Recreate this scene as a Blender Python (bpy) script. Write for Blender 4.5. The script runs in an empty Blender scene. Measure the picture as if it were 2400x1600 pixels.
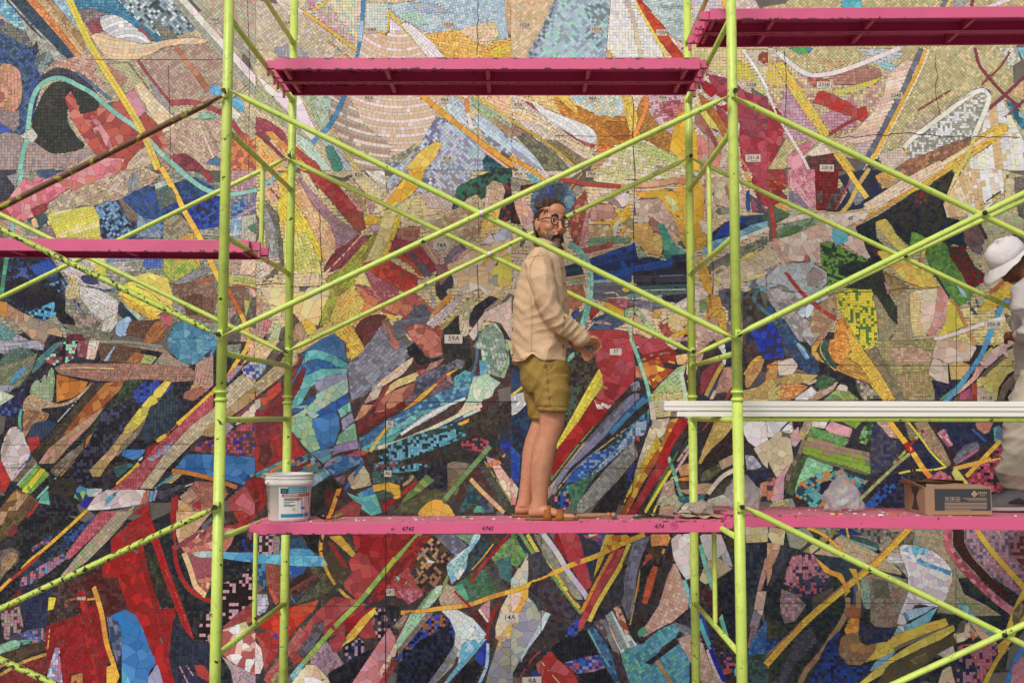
import bpy, bmesh, math, random
import numpy as np
from mathutils import Vector, Matrix, noise as mnoise
R = math.radians
random.seed(7); rng = np.random.default_rng(7)
sc = bpy.context.scene
col = sc.collection

# ------------------------------------------------------------------ camera
CAMZ = 2.2; FPX = 2333.0; PITCH = math.atan(170.0 / FPX)
cam_d = bpy.data.cameras.new('camera'); cam = bpy.data.objects.new('camera', cam_d); col.objects.link(cam)
cam_d.sensor_width = 36.0; cam_d.lens = 36.0 * FPX / 2400.0; cam_d.clip_end = 500.0; cam_d.clip_start = 0.05
cam.location = (0, 0, CAMZ); cam.rotation_euler = (R(90) + PITCH, 0, 0)
sc.camera = cam
# ------------------------------------------------------------------ sky, sun, exposure
SUN_EL, SUN_AZ = 42.0, 205.0           # elevation; compass-like azimuth (180 = behind the camera, more = from the left)
w = bpy.data.worlds.new('World'); sc.world = w; w.use_nodes = True
nt = w.node_tree; bg = nt.nodes['Background']
sky = nt.nodes.new('ShaderNodeTexSky'); sky.sky_type = 'NISHITA'; sky.sun_disc = False
sky.sun_elevation = R(SUN_EL); sky.sun_rotation = R(SUN_AZ); sky.air_density = 1.0; sky.dust_density = 3.0; sky.ozone_density = 0.6; sky.altitude = 0
nt.links.new(sky.outputs[0], bg.inputs[0]); bg.inputs[1].default_value = 0.12
sd = bpy.data.lights.new('sun', 'SUN'); sun = bpy.data.objects.new('sun', sd); col.objects.link(sun)
sd.energy = 1.5; sd.angle = R(13); sd.color = (1.0, 0.985, 0.95)
sdir = Vector((math.sin(R(SUN_AZ)) * math.cos(R(SUN_EL)), math.cos(R(SUN_AZ)) * math.cos(R(SUN_EL)), math.sin(R(SUN_EL))))
sun.rotation_euler = sdir.to_track_quat('Z', 'Y').to_euler(); sun.location = (-3, -6, 9)
vs = sc.view_settings; vs.view_transform = 'Standard'; vs.look = 'None'; vs.gamma = 1.0; vs.use_curve_mapping = False
vs.exposure = 0.05

# ------------------------------------------------------------------ helpers
ct, st = math.cos(PITCH), math.sin(PITCH)
def U(px, py, D):
    """photo pixel -> world point on the plane y = D"""
    a = (px - 1200.0) / FPX; b = (800.0 - py) / FPX
    dy = ct - b * st; dz = st + b * ct
    t = D / dy
    return Vector((a * t, D, CAMZ + dz * t))
def h3(c): return tuple(int(ch, 16) / 15.0 for ch in c)
def lin(v): return v / 12.92 if v <= 0.04045 else ((v + 0.055) / 1.055) ** 2.4
def hexl(c):
    c = c.lstrip('#')
    if len(c) == 3: return tuple(lin(x) for x in h3(c))
    return tuple(lin(int(c[i:i + 2], 16) / 255.0) for i in (0, 2, 4))
def tag(o, label=None, cat=None, group=None, kind=None):
    if label: o['label'] = label
    if cat: o['category'] = cat
    if group: o['group'] = group
    if kind: o['kind'] = kind
    return o
def empty(name, loc=(0, 0, 0), label=None, cat=None, group=None):
    o = bpy.data.objects.new(name, None); col.objects.link(o); o.location = loc; o.empty_display_size = 0.1
    return tag(o, label, cat, group)
def link(name, me, mat=None, parent=None):
    o = bpy.data.objects.new(name, me); col.objects.link(o)
    if mat: me.materials.append(mat)
    if parent:
        o.parent = parent; o.matrix_parent_inverse = Matrix.Translation(parent.location).inverted()
    return o
def smooth(o, on=True):
    for p in o.data.polygons: p.use_smooth = on
    return o
class MB:
    """collects verts and faces for one mesh"""
    def __init__(s): s.v = []; s.f = []
    def add(s, vs, fs):
        k = len(s.v); s.v += [tuple(v) for v in vs]; s.f += [tuple(i + k for i in f) for f in fs]; return s
    def box(s, c, size, M=None):
        x, y, z = (d / 2 for d in size)
        P = [Vector((sx * x, sy * y, sz * z)) for sx in (-1, 1) for sy in (-1, 1) for sz in (-1, 1)]
        if M is not None: P = [M @ p for p in P]
        P = [p + Vector(c) for p in P]
        return s.add(P, [(0, 1, 3, 2), (4, 6, 7, 5), (0, 4, 5, 1), (2, 3, 7, 6), (0, 2, 6, 4), (1, 5, 7, 3)])
    def bar(s, a, b, wx, wz, up=(0, 0, 1)):
        a, b = Vector(a), Vector(b); d = (b - a); L = d.length; d.normalize()
        u = Vector(up); sx = d.cross(u).normalized(); u = sx.cross(d)
        P = []
        for q in (a, b):
            for i, j in ((-1, -1), (1, -1), (1, 1), (-1, 1)): P.append(q + sx * (i * wx / 2) + u * (j * wz / 2))
        return s.add(P, [(0, 3, 2, 1), (4, 5, 6, 7), (0, 1, 5, 4), (1, 2, 6, 5), (2, 3, 7, 6), (3, 0, 4, 7)])
    def tube(s, pts, r, n=12, caps=True, flat=None):
        """tube along points, r a number or list; flat=(i->(rx,ry)) not used"""
        pts = [Vector(p) for p in pts]; rs = r if isinstance(r, (list, tuple)) else [r] * len(pts)
        base = len(s.v); d0 = (pts[1] - pts[0]).normalized()
        ref = Vector((0, 0, 1)) if abs(d0.z) < 0.9 else Vector((1, 0, 0))
        for i, p in enumerate(pts):
            d = (pts[min(i + 1, len(pts) - 1)] - pts[max(i - 1, 0)]).normalized()
            sx = d.cross(ref)
            if sx.length < 1e-4: sx = Vector((1, 0, 0))
            sx.normalize(); u = sx.cross(d)
            for k in range(n):
                a = 2 * math.pi * k / n
                rr = rs[i] if not isinstance(rs[i], (tuple, list)) else None
                if rr is not None: q = p + sx * (math.cos(a) * rr) + u * (math.sin(a) * rr)
                else: q = p + sx * (math.cos(a) * rs[i][0]) + u * (math.sin(a) * rs[i][1])
                s.v.append(tuple(q))
        for i in range(len(pts) - 1):
            for k in range(n):
                k2 = (k + 1) % n; A = base + i * n; B = A + n
                s.f.append((A + k, B + k, B + k2, A + k2))
        if caps:
            s.f.append(tuple(base + k for k in range(n)))
            e = base + (len(pts) - 1) * n
            s.f.append(tuple(e + k for k in reversed(range(n))))
        return s
    def ell(s, c, r, M=None, n=16, m=10):
        c = Vector(c); base = len(s.v)
        for j in range(m + 1):
            th = math.pi * j / m
            for i in range(n):
                ph = 2 * math.pi * i / n
                p = Vector((r[0] * math.sin(th) * math.cos(ph), r[1] * math.sin(th) * math.sin(ph), r[2] * math.cos(th)))
                if M is not None: p = M @ p
                s.v.append(tuple(c + p))
        for j in range(m):
            for i in range(n):
                i2 = (i + 1) % n; A = base + j * n; B = A + n
                s.f.append((A + i, B + i, B + i2, A + i2))
        return s
    def lathe(s, prof, c=(0, 0, 0), n=32):
        base = len(s.v); c = Vector(c)
        for r, z in prof:
            for i in range(n):
                a = 2 * math.pi * i / n
                s.v.append((c.x + r * math.cos(a), c.y + r * math.sin(a), c.z + z))
        for j in range(len(prof) - 1):
            for i in range(n):
                i2 = (i + 1) % n; A = base + j * n; B = A + n
                s.f.append((A + i, A + i2, B + i2, B + i))
        return s
    def prism(s, pts2, M, t):
        """extrude 2D polygon (CCW) by thickness t along local +z, placed by 4x4 M"""
        n = len(pts2)
        P = [M @ Vector((x, y, 0)) for x, y in pts2] + [M @ Vector((x, y, t)) for x, y in pts2]
        F = [tuple(reversed(range(n))), tuple(range(n, 2 * n))]
        F += [(i, (i + 1) % n, n + (i + 1) % n, n + i) for i in range(n)]
        return s.add(P, F)
    def mesh(s, name):
        me = bpy.data.meshes.new(name); me.from_pydata(s.v, [], s.f); me.update(); return me
    def build(s, name, mat=None, parent=None, sm=False):
        o = link(name, s.mesh(name), mat, parent)
        if sm: smooth(o)
        return o
def fix_normals(o):
    bm = bmesh.new(); bm.from_mesh(o.data); bmesh.ops.recalc_face_normals(bm, faces=bm.faces[:]); bm.to_mesh(o.data); bm.free(); return o
def bevel(o, wd=0.003, seg=2):
    m = o.modifiers.new('bevel', 'BEVEL'); m.width = wd; m.segments = seg; m.limit_method = 'ANGLE'; m.angle_limit = R(40); return o

# ------------------------------------------------------------------ materials
def mat_new(name):
    m = bpy.data.materials.new(name); m.use_nodes = True; n = m.node_tree.nodes; b = n['Principled BSDF']; return m, m.node_tree, b
def nd(t, kind, **kw):
    n = t.nodes.new(kind)
    for k, v in kw.items(): setattr(n, k, v)
    return n
def set_in(n, **kw):
    for k, v in kw.items(): n.inputs[k.replace('_', ' ')].default_value = v
def paint(name, colr, rough=0.45, wear=None, wear_amt=0.0, wear_scale=30.0, var=0.08, bump=0.02, var_scale=6.0, metal=0.0, stretch=(1, 1, 1), dirt=None, dirt_amt=0.0, edge=0.0):
    m, t, b = mat_new(name); L = t.links
    tc = nd(t, 'ShaderNodeTexCoord'); mp = nd(t, 'ShaderNodeMapping'); mp.inputs['Scale'].default_value = stretch
    L.new(tc.outputs['Object'], mp.inputs[0])
    n1 = nd(t, 'ShaderNodeTexNoise'); set_in(n1, Scale=var_scale, Detail=6.0, Roughness=0.6); L.new(mp.outputs[0], n1.inputs['Vector'])
    c = hexl(colr)
    mix = nd(t, 'ShaderNodeMix', data_type='RGBA'); L.new(n1.outputs['Fac'], mix.inputs['Factor'])
    mix.inputs['A'].default_value = (*[x * (1 - 1.6 * var) for x in c], 1); mix.inputs['B'].default_value = (*[min(1, x * (1 + 1.6 * var)) for x in c], 1)
    out = mix.outputs['Result']
    if dirt:
        n3 = nd(t, 'ShaderNodeTexNoise'); set_in(n3, Scale=var_scale * 2.3, Detail=8.0, Roughness=0.75); L.new(mp.outputs[0], n3.inputs['Vector'])
        r3 = nd(t, 'ShaderNodeValToRGB'); r3.color_ramp.elements[0].position = 0.62 - dirt_amt * 0.3; r3.color_ramp.elements[1].position = 0.80 - dirt_amt * 0.25
        L.new(n3.outputs['Fac'], r3.inputs[0])
        mx = nd(t, 'ShaderNodeMix', data_type='RGBA'); L.new(r3.outputs['Color'], mx.inputs['Factor']); L.new(out, mx.inputs['A']); mx.inputs['B'].default_value = (*hexl(dirt), 1)
        out = mx.outputs['Result']
    if wear:
        n2 = nd(t, 'ShaderNodeTexNoise'); set_in(n2, Scale=wear_scale, Detail=5.0, Roughness=0.62); L.new(mp.outputs[0], n2.inputs['Vector'])
        rp = nd(t, 'ShaderNodeValToRGB'); rp.color_ramp.interpolation = 'LINEAR'
        rp.color_ramp.elements[0].position = 0.70 - wear_amt * 0.25; rp.color_ramp.elements[1].position = 0.715 - wear_amt * 0.25
        src = n2.outputs['Fac']
        if edge:
            sp = nd(t, 'ShaderNodeSeparateXYZ'); L.new(tc.outputs['Generated'], sp.inputs[0])
            s1 = nd(t, 'ShaderNodeMath', operation='SUBTRACT'); s1.inputs[1].default_value = .5; L.new(sp.outputs['Z'], s1.inputs[0])
            s2 = nd(t, 'ShaderNodeMath', operation='ABSOLUTE'); L.new(s1.outputs[0], s2.inputs[0])
            s3 = nd(t, 'ShaderNodeMapRange'); set_in(s3, From_Min=.26, From_Max=.5, To_Min=0.0, To_Max=edge); L.new(s2.outputs[0], s3.inputs['Value'])
            s4 = nd(t, 'ShaderNodeMath', operation='ADD'); L.new(src, s4.inputs[0]); L.new(s3.outputs[0], s4.inputs[1]); src = s4.outputs[0]
        L.new(src, rp.inputs[0])
        mx = nd(t, 'ShaderNodeMix', data_type='RGBA'); L.new(rp.outputs['Color'], mx.inputs['Factor']); L.new(out, mx.inputs['A']); mx.inputs['B'].default_value = (*hexl(wear), 1)
        out = mx.outputs['Result']
    L.new(out, b.inputs['Base Color']); set_in(b, Roughness=rough, Metallic=metal)
    bp = nd(t, 'ShaderNodeBump'); set_in(bp, Strength=bump * 10, Distance=0.002); L.new(n1.outputs['Fac'], bp.inputs['Height']); L.new(bp.outputs[0], b.inputs['Normal'])
    return m
M = {}
M['lime'] = paint('lime_paint', 'cbe069', 0.38, '3c3526', 0.20, 22, 0.12, dirt='a9b657', dirt_amt=.35)
M['lime_worn'] = paint('lime_paint_worn', 'bfd25a', 0.5, '3a2d22', 0.60, 42, 0.12)
M['rust_pole'] = paint('rusted_pole_paint', '6a4530', 0.65, 'a39a35', 0.55, 20, 0.2)
M['pink'] = paint('pink_paint', 'da5d87', 0.5, '51352f', 0.02, 30, 0.09, edge=.24, dirt='c9607f', dirt_amt=.3)
M['pink_shaded'] = paint('pink_paint_shaded', 'c2386a', 0.55, '4a2028', 0.08, 30, 0.1)  # darker copy of the pink paint, shade of undersides and ribs in its colour
M['pink_dusty'] = paint('pink_paint_dusty', 'd8708c', 0.7, '6b5347', 0.22, 30, 0.1, dirt='a98d82', dirt_amt=0.5)
M['white_wood'] = paint('white_board_paint', 'efebe1', 0.5, '4b443e', -0.05, 22, 0.02, stretch=(1, 1, 4))
M['steel'] = paint('steel_bolt', 'b9b6b0', 0.35, metal=0.9)
M['dark_steel'] = paint('dark_steel', '3b3733', 0.5, metal=0.6)
MURAL = """
@ 0 0
g ba8,a98,cb9 -35 9|0,0 235,0 235,157 0,157
g 247,359,468,135 40|0,28 14,32 35,36 40,70 36,85 30,110 22,130 0,130
g 6ac,8bd,59b,adc 0|0,0 12,0 28,28 20,30 8,20 0,12
g 776,887,557|0,17 8,22 25,30 36,36 30,44 15,38 0,28
f 998,aa9,bbb|10,0 20,4 52,45 60,55 40,60 30,40
f 566,899|34,50 45,48 50,56 42,64 38,70 32,60
f 223,445|30,45 34,37 36,48 31,52
f 134,245,146|5,0 27,0 70,54 62,54 30,28
b 998,bbb 2|8,0 30,24 52,46
f d84,c73,e95|24,0 34,0 76,52 70,52
f ca7,db8,b96|34,0 42,0 78,46 76,52
f a85,975,b96|42,0 47,0 80,34 77,46
f 9bc,acd,8ab|48,0 60,0 76,30 74,30
g 38a,49b,279|68,0 115,0 150,36 140,38 100,14 70,9
g 877,766,988|72,9 85,8 100,14 90,18 78,22
g a45,b56,945|79,22 91,17 97,29 84,31
g 9ab,678,cdd,345,8aa -45|108,0 160,0 180,28 160,33 148,36 125,18
g 887,776|140,18 155,26 164,36 150,38
a~ ccc,ddd,bbc,eee 118,60 11|92,18 100,14 115,17 130,27 140,38 130,40 115,38 97,30
b 279,38a,268 6|92,6 105,10 120,18 135,30 148,38
b b55 2.5|128,25 140,38
b 998,aa9 6|161,0 235,86
g bb9,ca9,ab9,b98 45|178,0 235,0 235,58
b aa9,998 4|178,0 235,58
s edd,ddc 0 30|164,0 172,0 235,70 235,80
g b98,a87,ba9 -35|165,42 188,40 205,55 205,95 160,93 130,57 150,45
b b75,c86,a64 5|160,40 170,55 182,70 192,84
f c98,b87,ca9|42,65 55,56 78,50 88,58 98,70 95,80 80,72 60,62
g bb8,ab8,ca8 20|92,60 118,58 138,76 128,82 115,80 100,78 85,68
f b87,a76|90,55 100,60 118,72 112,80 100,76
b 765 1.5|118,58 137,82
b a45,b56 3|127,56 140,74 150,86 157,95
b c56,b45 5|156,95 175,94 190,98 205,105 215,115 222,125
g 999,aaa -55|138,73 145,82 160,105 154,108 140,84
g ec9,fdb,dca -50 10|124,79 129,76 160,108 162,118 150,122 138,105
f cb9,dcb,bb8|160,98 180,98 200,106 190,112 170,120 160,112
f ca9,b98,cb9|150,125 165,112 180,110 205,110 205,157 160,157
f b98,a87|140,130 150,125 185,157 150,157
b edc 2|182,112 196,145
b 987 2.5|188,112 202,140
s 7ba,9cb 0 16|180,110 186,103 205,108
s a45,834 0 16|157,143 170,141 180,147 190,157 165,157
s 5ad,6be 0 18|193,80 198,77 204,84 203,88 192,86
a 5ac,6bd 210,108 14|212,90 220,90 225,98 223,105 212,96
s eed 0 12|212,97 222,106 217,111 211,106
s e95,d84,c65 0 13|212,128 225,122 235,130 235,157 212,157
s 479 0 20|188,150 203,142 202,153
a~ db9,ec9,dca 120,-40 12|84,33 95,31 105,35 120,39 135,41 150,38 170,36 187,36 188,40 165,41 150,44 130,53 115,57 102,55 92,45
g~ 334,445|36,74 50,63 65,65 75,72 88,84 92,95 80,85 60,73 45,74 37,80
b 468,579 3|70,66 85,78 102,92
g~ 222,333,232 0 10|38,90 48,77 60,76 75,81 90,92 88,102 75,106 72,95 65,88 62,110 70,125 78,135 60,140 45,140 32,130 30,112
s c54,d65,b44,c76 0 28|60,90 65,84 70,92 74,105 88,102 92,97 115,105 150,125 155,133 140,145 115,156 105,157 95,150 80,132 66,110
s c89,b78,d99 0 24|84,105 90,110 100,125 105,140 95,132 86,120
s d65,c54 0 30|92,96 110,93 116,85 122,84 135,105 150,120 148,127 130,120 110,107
s c89,d9a 0 34|116,85 124,83 134,103 125,110 115,95
b a43 3.5|78,106 88,118 96,135 108,152
f ba9,cb9|128,138 135,135 142,148 130,157 115,157 118,150
b 8cb,7ba,9cb 4.5|18,160 21,140 25,125 28,100 32,86 40,76 50,72 60,73 72,79 85,86 95,95 110,107 125,117 138,130 150,143 170,160
b dc3,ec3,db5 6.5|63,-2 75,25 85,45 97,65 110,85 125,110 135,130 148,162
f~ c97,d98,b86 0 11|0,62 10,60 18,66 20,80 19,95 10,105 0,100
s~ a65 0 20|0,85 4,86 4,92 0,93
f 988,877|0,100 12,104 18,100 18,115 12,123 0,112
s 35a 0 20|0,113 10,119 18,127 0,122
g~ a99,b98,988|0,124 20,125 30,130 45,140 60,142 78,137 85,140 70,150 45,155 0,157
f ccb|18,125 30,118 35,125 30,132
b 8cb,7ba 4.5|25,128 21,142 18,160
@ 600 0
g dc9,cb9,eca,bb9 -40 8|-1,0 235,0 235,157 -1,157
g cba,dcb,ba9,cb8 -35|0,0 45,10 85,50 60,55 0,45
g 99a,aaa|15,45 35,40 50,53 20,53
f dcb,edc|18,0 35,0 44,12 30,14
g cdc,bcb,dda,ecb 0|48,0 98,0 97,50 82,42 46,12
g c9a,dbb,bb9 0|55,10 68,6 80,22 92,40 85,42 60,22
g b89,c9a 0|48,0 56,0 53,10 48,9
b db3 3|52,10 62,4 66,-1
b ea3,db3 3|44,11 60,22 80,37 102,53
b b86,59a,b86 2|66,38 86,53
b 38b,ace,38b 3.5|99,-1 97,25 95,45 92,55
g cdc,cdd,ddc 0 8|101,3 122,3 121,30 100,30
g ede,eee 0 8|123,17 136,28 123,30
a db9,edd,db9,dcb 132,0 11|99,31 123,30 136,28 155,50 165,90 165,120 120,150 118,157 95,157 72,118 60,88 88,88 95,53
a b98,edc,ba9 132,0 10|60,88 85,88 100,115 125,135 120,150 118,157 95,157 72,118
b db3 2|112,29 121,30 122,10
b dc3 2|123,12 135,25 156,50
g edd,eee 40 8|133,22 140,21 148,27 178,53 158,53
g bcd,acd,9bc,cdd -12 8|120,5 150,0 228,0 232,35 214,44 200,30 160,31 140,22 128,14
g 9bc,abd,bba -12 8|140,2 165,4 180,12 150,12
g acb,bdc -12 8|130,14 150,10 160,22 145,24
f eb5,ec6,da4 0 9|156,32 185,27 205,40 235,35 235,60 180,60
f eca,dc9|185,28 218,19 224,32 212,43 200,38
f dc3,eb3|212,48 222,42 235,37 235,48 222,54
f ca8,db8 0 9|228,0 235,0 235,34 231,30
f bb8,aa8 0 10|0,76 30,105 45,120 52,130 40,128 15,108 0,100
s eed,ede 0 34|0,68 20,85 40,88 50,110 58,125 52,130 42,120 25,98 8,82
f bcb,ab9|42,88 65,88 68,115 62,125 50,100
f acb|60,90 70,90 68,105
b 48b,59c 4.5|82,86 77,98 68,115 55,128 42,145 33,159
f b45,c56,a45 0 10|0,108 10,110 25,120 30,130 15,128 0,120
f cdc,bdc|30,120 50,130 65,150 70,157 58,157 40,135
f d54,c54|25,125 58,152 60,157 48,157 30,140
f e94,d84,eb5|8,121 15,121 52,157 42,157 25,140
f eb6,ea5,db7|0,122 20,145 30,157 0,157
b a34 3|0,122 12,132 28,148
f ccd,bcd|60,128 70,130 85,150 88,157 80,157
f~ 598,498|64,138 70,134 76,145 80,155 72,157
b dc5 2|72,122 82,138 96,159
g 88b,bcd,779,aac,cde -45|165,108 185,112 200,125 220,140 210,157 118,157 120,147 150,135
g bcd,ccd,acc,99b -45|168,112 190,114 215,135 208,157 170,157
g 776,997,bba -45|122,146 145,135 152,138 135,150 120,150
f bcd,cdd|172,92 180,88 190,95 205,118 195,120 178,105
f ab9,9b8|196,88 235,115 235,125 220,115 200,98
f ec9,eb9|200,88 235,88 235,110
b dc4 2|200,88 220,100 236,113
b d84,edc 4|193,88 194,100 198,118
f a86,b97|213,106 235,118 235,130
r bcd,889,cde 38 8|200,108 206,106 235,128 235,145 212,130
g 367,245,478 -40|208,148 215,138 235,148 235,157 210,157
b d91,ea2 5|152,87 170,103 190,118 210,134 237,153
b eba 2.5|205,135 236,158
s ec5,eb4 0 20|135,157 150,140 165,130 171,132 165,145 155,157
@ 1200 0
g dcb,cba,edc -40|-1,0 235,0 235,157 -1,157
g dca,cb8,eca,db8 45|-1,0 40,0 30,25 15,55 -1,55
g acd,bcd,9ab,adc -40|40,0 91,0 88,20 86,55 15,55 30,28
g 788,899,acd -40|66,8 85,2 90,10 80,24 72,20
g 788,acd -40|70,26 85,34 80,44 66,34
g 677,9ab,bcd -40|36,5 40,0 35,20 24,52 12,54 28,25
g eee,ddd,eed 0 9|91,0 115,0 122,20 135,40 140,55 95,55 87,45
b cba,dca 4|105,-1 112,20 116,40 119,55
g bcc,cdd,abb -10 8|118,0 160,0 160,40 148,35 130,12
b abb,9aa 2|134,6 160,8
b abb,9aa 2|142,18 160,20
f da5,eb6|87,44 95,54 89,54
g dc8,cc8,eca 0 9|160,35 235,10 235,90 205,72 180,65 160,58
g ccd,dcc 0 9|165,0 198,0 196,12 168,30
g dc3,cb6 0|195,55 215,58 225,75 205,72
f cba|214,46 235,46 235,60 225,62
g a53,b75 0|226,50 235,48 235,58 227,58
b eee 3|212,46 225,65 236,85
b ea3,fb4 3|195,0 193,12
s eba 0 20|148,33 158,42 157,48
b ed5 3|114,2 125,22 134,38 144,56
s d41,e52,c30 0 22|113,-1 118,-1 128,12 140,25 147,38 158,52 175,72 172,76 150,57 143,48 133,33 122,14
s b45,a34,c56,a45 0 24|180,68 200,73 215,85 235,90 235,157 215,157 208,130 210,110 198,95 185,85
s c12 0 30|172,73 182,77 190,84 183,90 175,82
s c12 0 30|191,98 198,96 199,105
s c43,b45 0 20|186,92 199,108 199,120 190,108
f c83,d72,b73 0 11|170,84 180,92 192,110 198,120 196,130 185,110 175,98
s ed6 0 20|168,90 175,98 188,115 190,124 180,115 170,100
s b76,c87 0 20|168,100 175,108 184,122 180,126 168,114
f ec8,db7|0,88 60,88 60,103 45,105 25,97
f c82,b72,d93 0 9|38,88 50,95 60,98 80,107 100,107 112,108 120,88 130,105 150,125 145,140 120,128 100,132 80,135 75,125 60,112 45,105
f b72,a62 0 9|85,112 108,112 108,128 95,128 86,120
f a73,b83 0 9|116,95 135,112 148,128 140,136 118,126
f eb4,ec5|40,88 50,88 60,100 60,105 50,98
g cdd,dca,acc,eda -30|52,86 102,86 104,103 92,108 75,104 60,97
f ec5,db4|100,86 108,86 116,108 112,125 108,120 104,103
g dbb,cab,b67 -15 8|125,86 162,86 158,105 148,125 135,115 126,103
g b56,c78 -15|138,94 155,92 150,108 140,106
b e83,e94 4|123,86 123,100 117,115 112,126
f d87,c76|150,100 160,93 162,110 150,118
f ec9,edb,dca 0 10|-1,93 20,105 40,120 60,132 75,138 72,145 50,130 20,112 -1,110
b b54,c65 4|12,92 25,101 38,110 50,120 65,130 76,135
b edc 2|0,88 20,95 40,107
a~ eee,ddd 20,160 11|18,93 30,100 45,107 65,114 75,120 78,127 72,132 55,124 38,112 25,103
f 976,a87|0,113 10,118 20,127 0,125
f 875,986|30,128 45,130 70,147 65,157 55,150
f dcb,ecb|40,128 60,135 72,145 68,147
f 665,776,886|5,126 12,123 20,127 40,140 55,157 30,157 15,140
b ca3 2.5|-1,111 25,127 45,142 62,157
r bcd,aab,cde,bba 38 9|0,127 10,132 22,145 30,157 10,150 0,140
b d91,ea2 4|-2,144 22,158
f c97,b86,ca7 0 11|76,138 100,140 98,157 72,157
f e83,d73|76,133 95,135 108,129 102,140 80,139
f ec9,dcb,edb 0 11|100,142 125,130 150,145 155,157 98,157
f cc8,dc9|115,130 145,140 155,154 120,140
s da1,eb2 0 38|152,105 158,103 163,106 172,130 173,157 160,157 158,150 145,138 148,118
s da8,c98,e98 0 18|173,125 182,125 195,140 190,157 174,157
b b66 4|180,118 192,142
s eb2 0 20|187,125 196,128 193,137
f dcb,ca9|192,138 198,136 198,157 190,157
s c45,b34,d56 0 22|208,125 235,112 235,157 212,157
b e83 2|206,140 218,158
@ 1800 0
g cb8,bb8,dc9,ba7 -45 8|-1,0 235,0 235,157 -1,157
s 5ab,6bc,4aa 0 20|67,-1 85,-1 87,8 68,9
s 5a4,49a 0 20|18,44 42,44 38,49 28,50
b ddd,edd 4|195,10 215,2 225,-2
b 778 4|164,-1 158,10
b ec6 3|168,-1 164,8
f aaa|172,0 185,0 178,8 168,8
b a45 3|188,-1 187,8
g dcb,cba|0,44 10,46 16,55 0,52
g ca9,cb8,dc9,b88 0 9|0,52 15,53 35,68 50,72 85,60 98,62 110,68 105,90 95,105 80,118 56,125 20,125 0,110
g c9a,b89,cab 0 9|15,80 30,90 50,120 30,130 10,125 12,100
g b87,a76 0|60,70 85,60 105,68 100,78 60,78
g dc2,cc6,db9 0|58,84 75,80 105,71 97,78 80,85 62,88
g dc2,db8 0|0,57 12,65 14,80 0,78
g b65,c76 0|36,70 58,74 55,80 40,80
g b89,c9a 0|60,100 85,115 60,122 48,108
f d96,cb8|45,57 75,57 60,63 50,62
f bcd,cba,acc|80,45 115,45 125,50 115,58 100,60
f 9cc,acd|100,60 108,57 120,62 113,66
b ddd,edd 4.5|8,48 25,62 37,69 50,69 65,66 85,59 105,51 122,44
f dc4,eb4,dc5 0 9|5,58 13,57 30,82 45,105 57,124 50,127 35,105 18,80
s c43,d32,c55 0 22|46,84 55,85 75,95 82,100 90,98 92,107 86,112 78,108 65,103 50,97 41,95
b b44 3|56,124 70,115 82,109
r edc,ecb,dba,eca -15 9|110,68 128,55 133,57 125,85 110,112 98,130 80,132 60,128 80,120 95,105 106,88
g cbb,caa|78,134 97,128 90,145
b edb 7|146,45 137,66 127,86 117,106 106,127 95,149 88,160
b 778,667 5|141,45 132,65 122,88 110,110 100,130 88,150 82,160
b da2,eb3 3.5|145,45 137,66 127,86 117,106 106,127 95,149 88,160
f db8,ca7|220,87 235,72 235,92
f 9cd,7bc|228,44 235,44 235,56
g ddc,aa9 -45 8|212,44 228,44 232,56 220,64
r eee,db8,ddd,eec 86 11|200,105 215,92 220,100 235,130 235,157 178,157 190,140 195,125
s 48a,367,9cd 0 12|218,92 228,97 235,108 235,122 225,108
b 945 3|190,44 194,60 205,74 217,87 232,99
b 945 3|236,70 218,87 203,100
b a54 2|222,48 213,62 196,78
b 945 2.5|236,92 218,108
b a54 2|168,83 137,102
g eee,aa9,ddd,998 0 7|200,85 190,90 160,108 133,128 122,150 160,145 185,128 195,105
b eed,eee 4.5|117,152 128,132 145,118 165,103 185,88 196,83 203,87 201,98 195,112 188,128
g dc3,cba,da8 0|108,138 130,137 125,150 115,157 103,150
s 433,655 0 14|100,150 106,147 115,155 108,157
s a75,b85,965 0 13|122,150 150,140 180,128 188,130 160,150 130,157 118,157
s ec4,eb3,dc5 0 14|188,128 205,118 217,113 222,118 215,126 195,140 165,157 140,157 160,148
b ea4,eca 3|148,158 175,143 210,127
b 656 1|185,143 205,130
b dc5 4|188,128 180,145 170,158
s c45,d66,b34 0 20|-1,95 10,105 15,115 12,135 -1,157
s d9a,c78 0 30|18,145 30,133 44,128 40,135 30,145 35,157 18,157
f edc,ecb|35,142 50,130 60,142 45,145
g 533,844|35,145 60,141 75,157 38,157
f ec5,db4|60,142 68,140 80,157 70,157
b edd 3|-1,85 10,108 20,125 32,145 38,158
s b34 0 20|4,95 12,105 16,112 10,108
g 448,335|98,148 102,145 100,152 94,157 88,155
@ 0 400
f 998,aa9,887 0 10|0,-1 235,-1 235,157 0,157
f b98,ca9,aa9 0 10|208,0 235,0 235,157 208,157
g 334,445|0,0 15,0 12,30 0,28
g 999,bba|6,5 18,2 14,15
f 468,357|33,0 60,0 50,8 38,8
f cb9,b98 0 11|95,15 105,5 115,8 112,18 110,25 97,25
f 998,887,a98 0 10|112,3 150,0 170,5 140,12 125,18 112,18
f ba8,cb9,a98 0 11|45,30 65,16 78,20 85,30 60,36 42,40
f 998,aa8|85,20 97,22 105,30 90,32
f 834,945|128,0 150,0 146,3 130,3
s c67,b56,c55,d78 0 22|20,10 30,10 33,5 45,8 70,0 110,0 103,8 95,17 77,20 70,15 55,20 45,30 38,40 20,47 0,42 0,30 15,20
s 945,b44 0 18|25,34 40,30 42,38 30,42
g 247,358,25a,136 -35 8|85,33 115,22 130,13 140,15 160,12 180,6 195,15 205,30 210,45 180,55 150,62 93,64 90,40
g 25a,24a,369 -35|120,20 135,13 142,20 145,30 155,35 150,42 130,40 125,30
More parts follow.
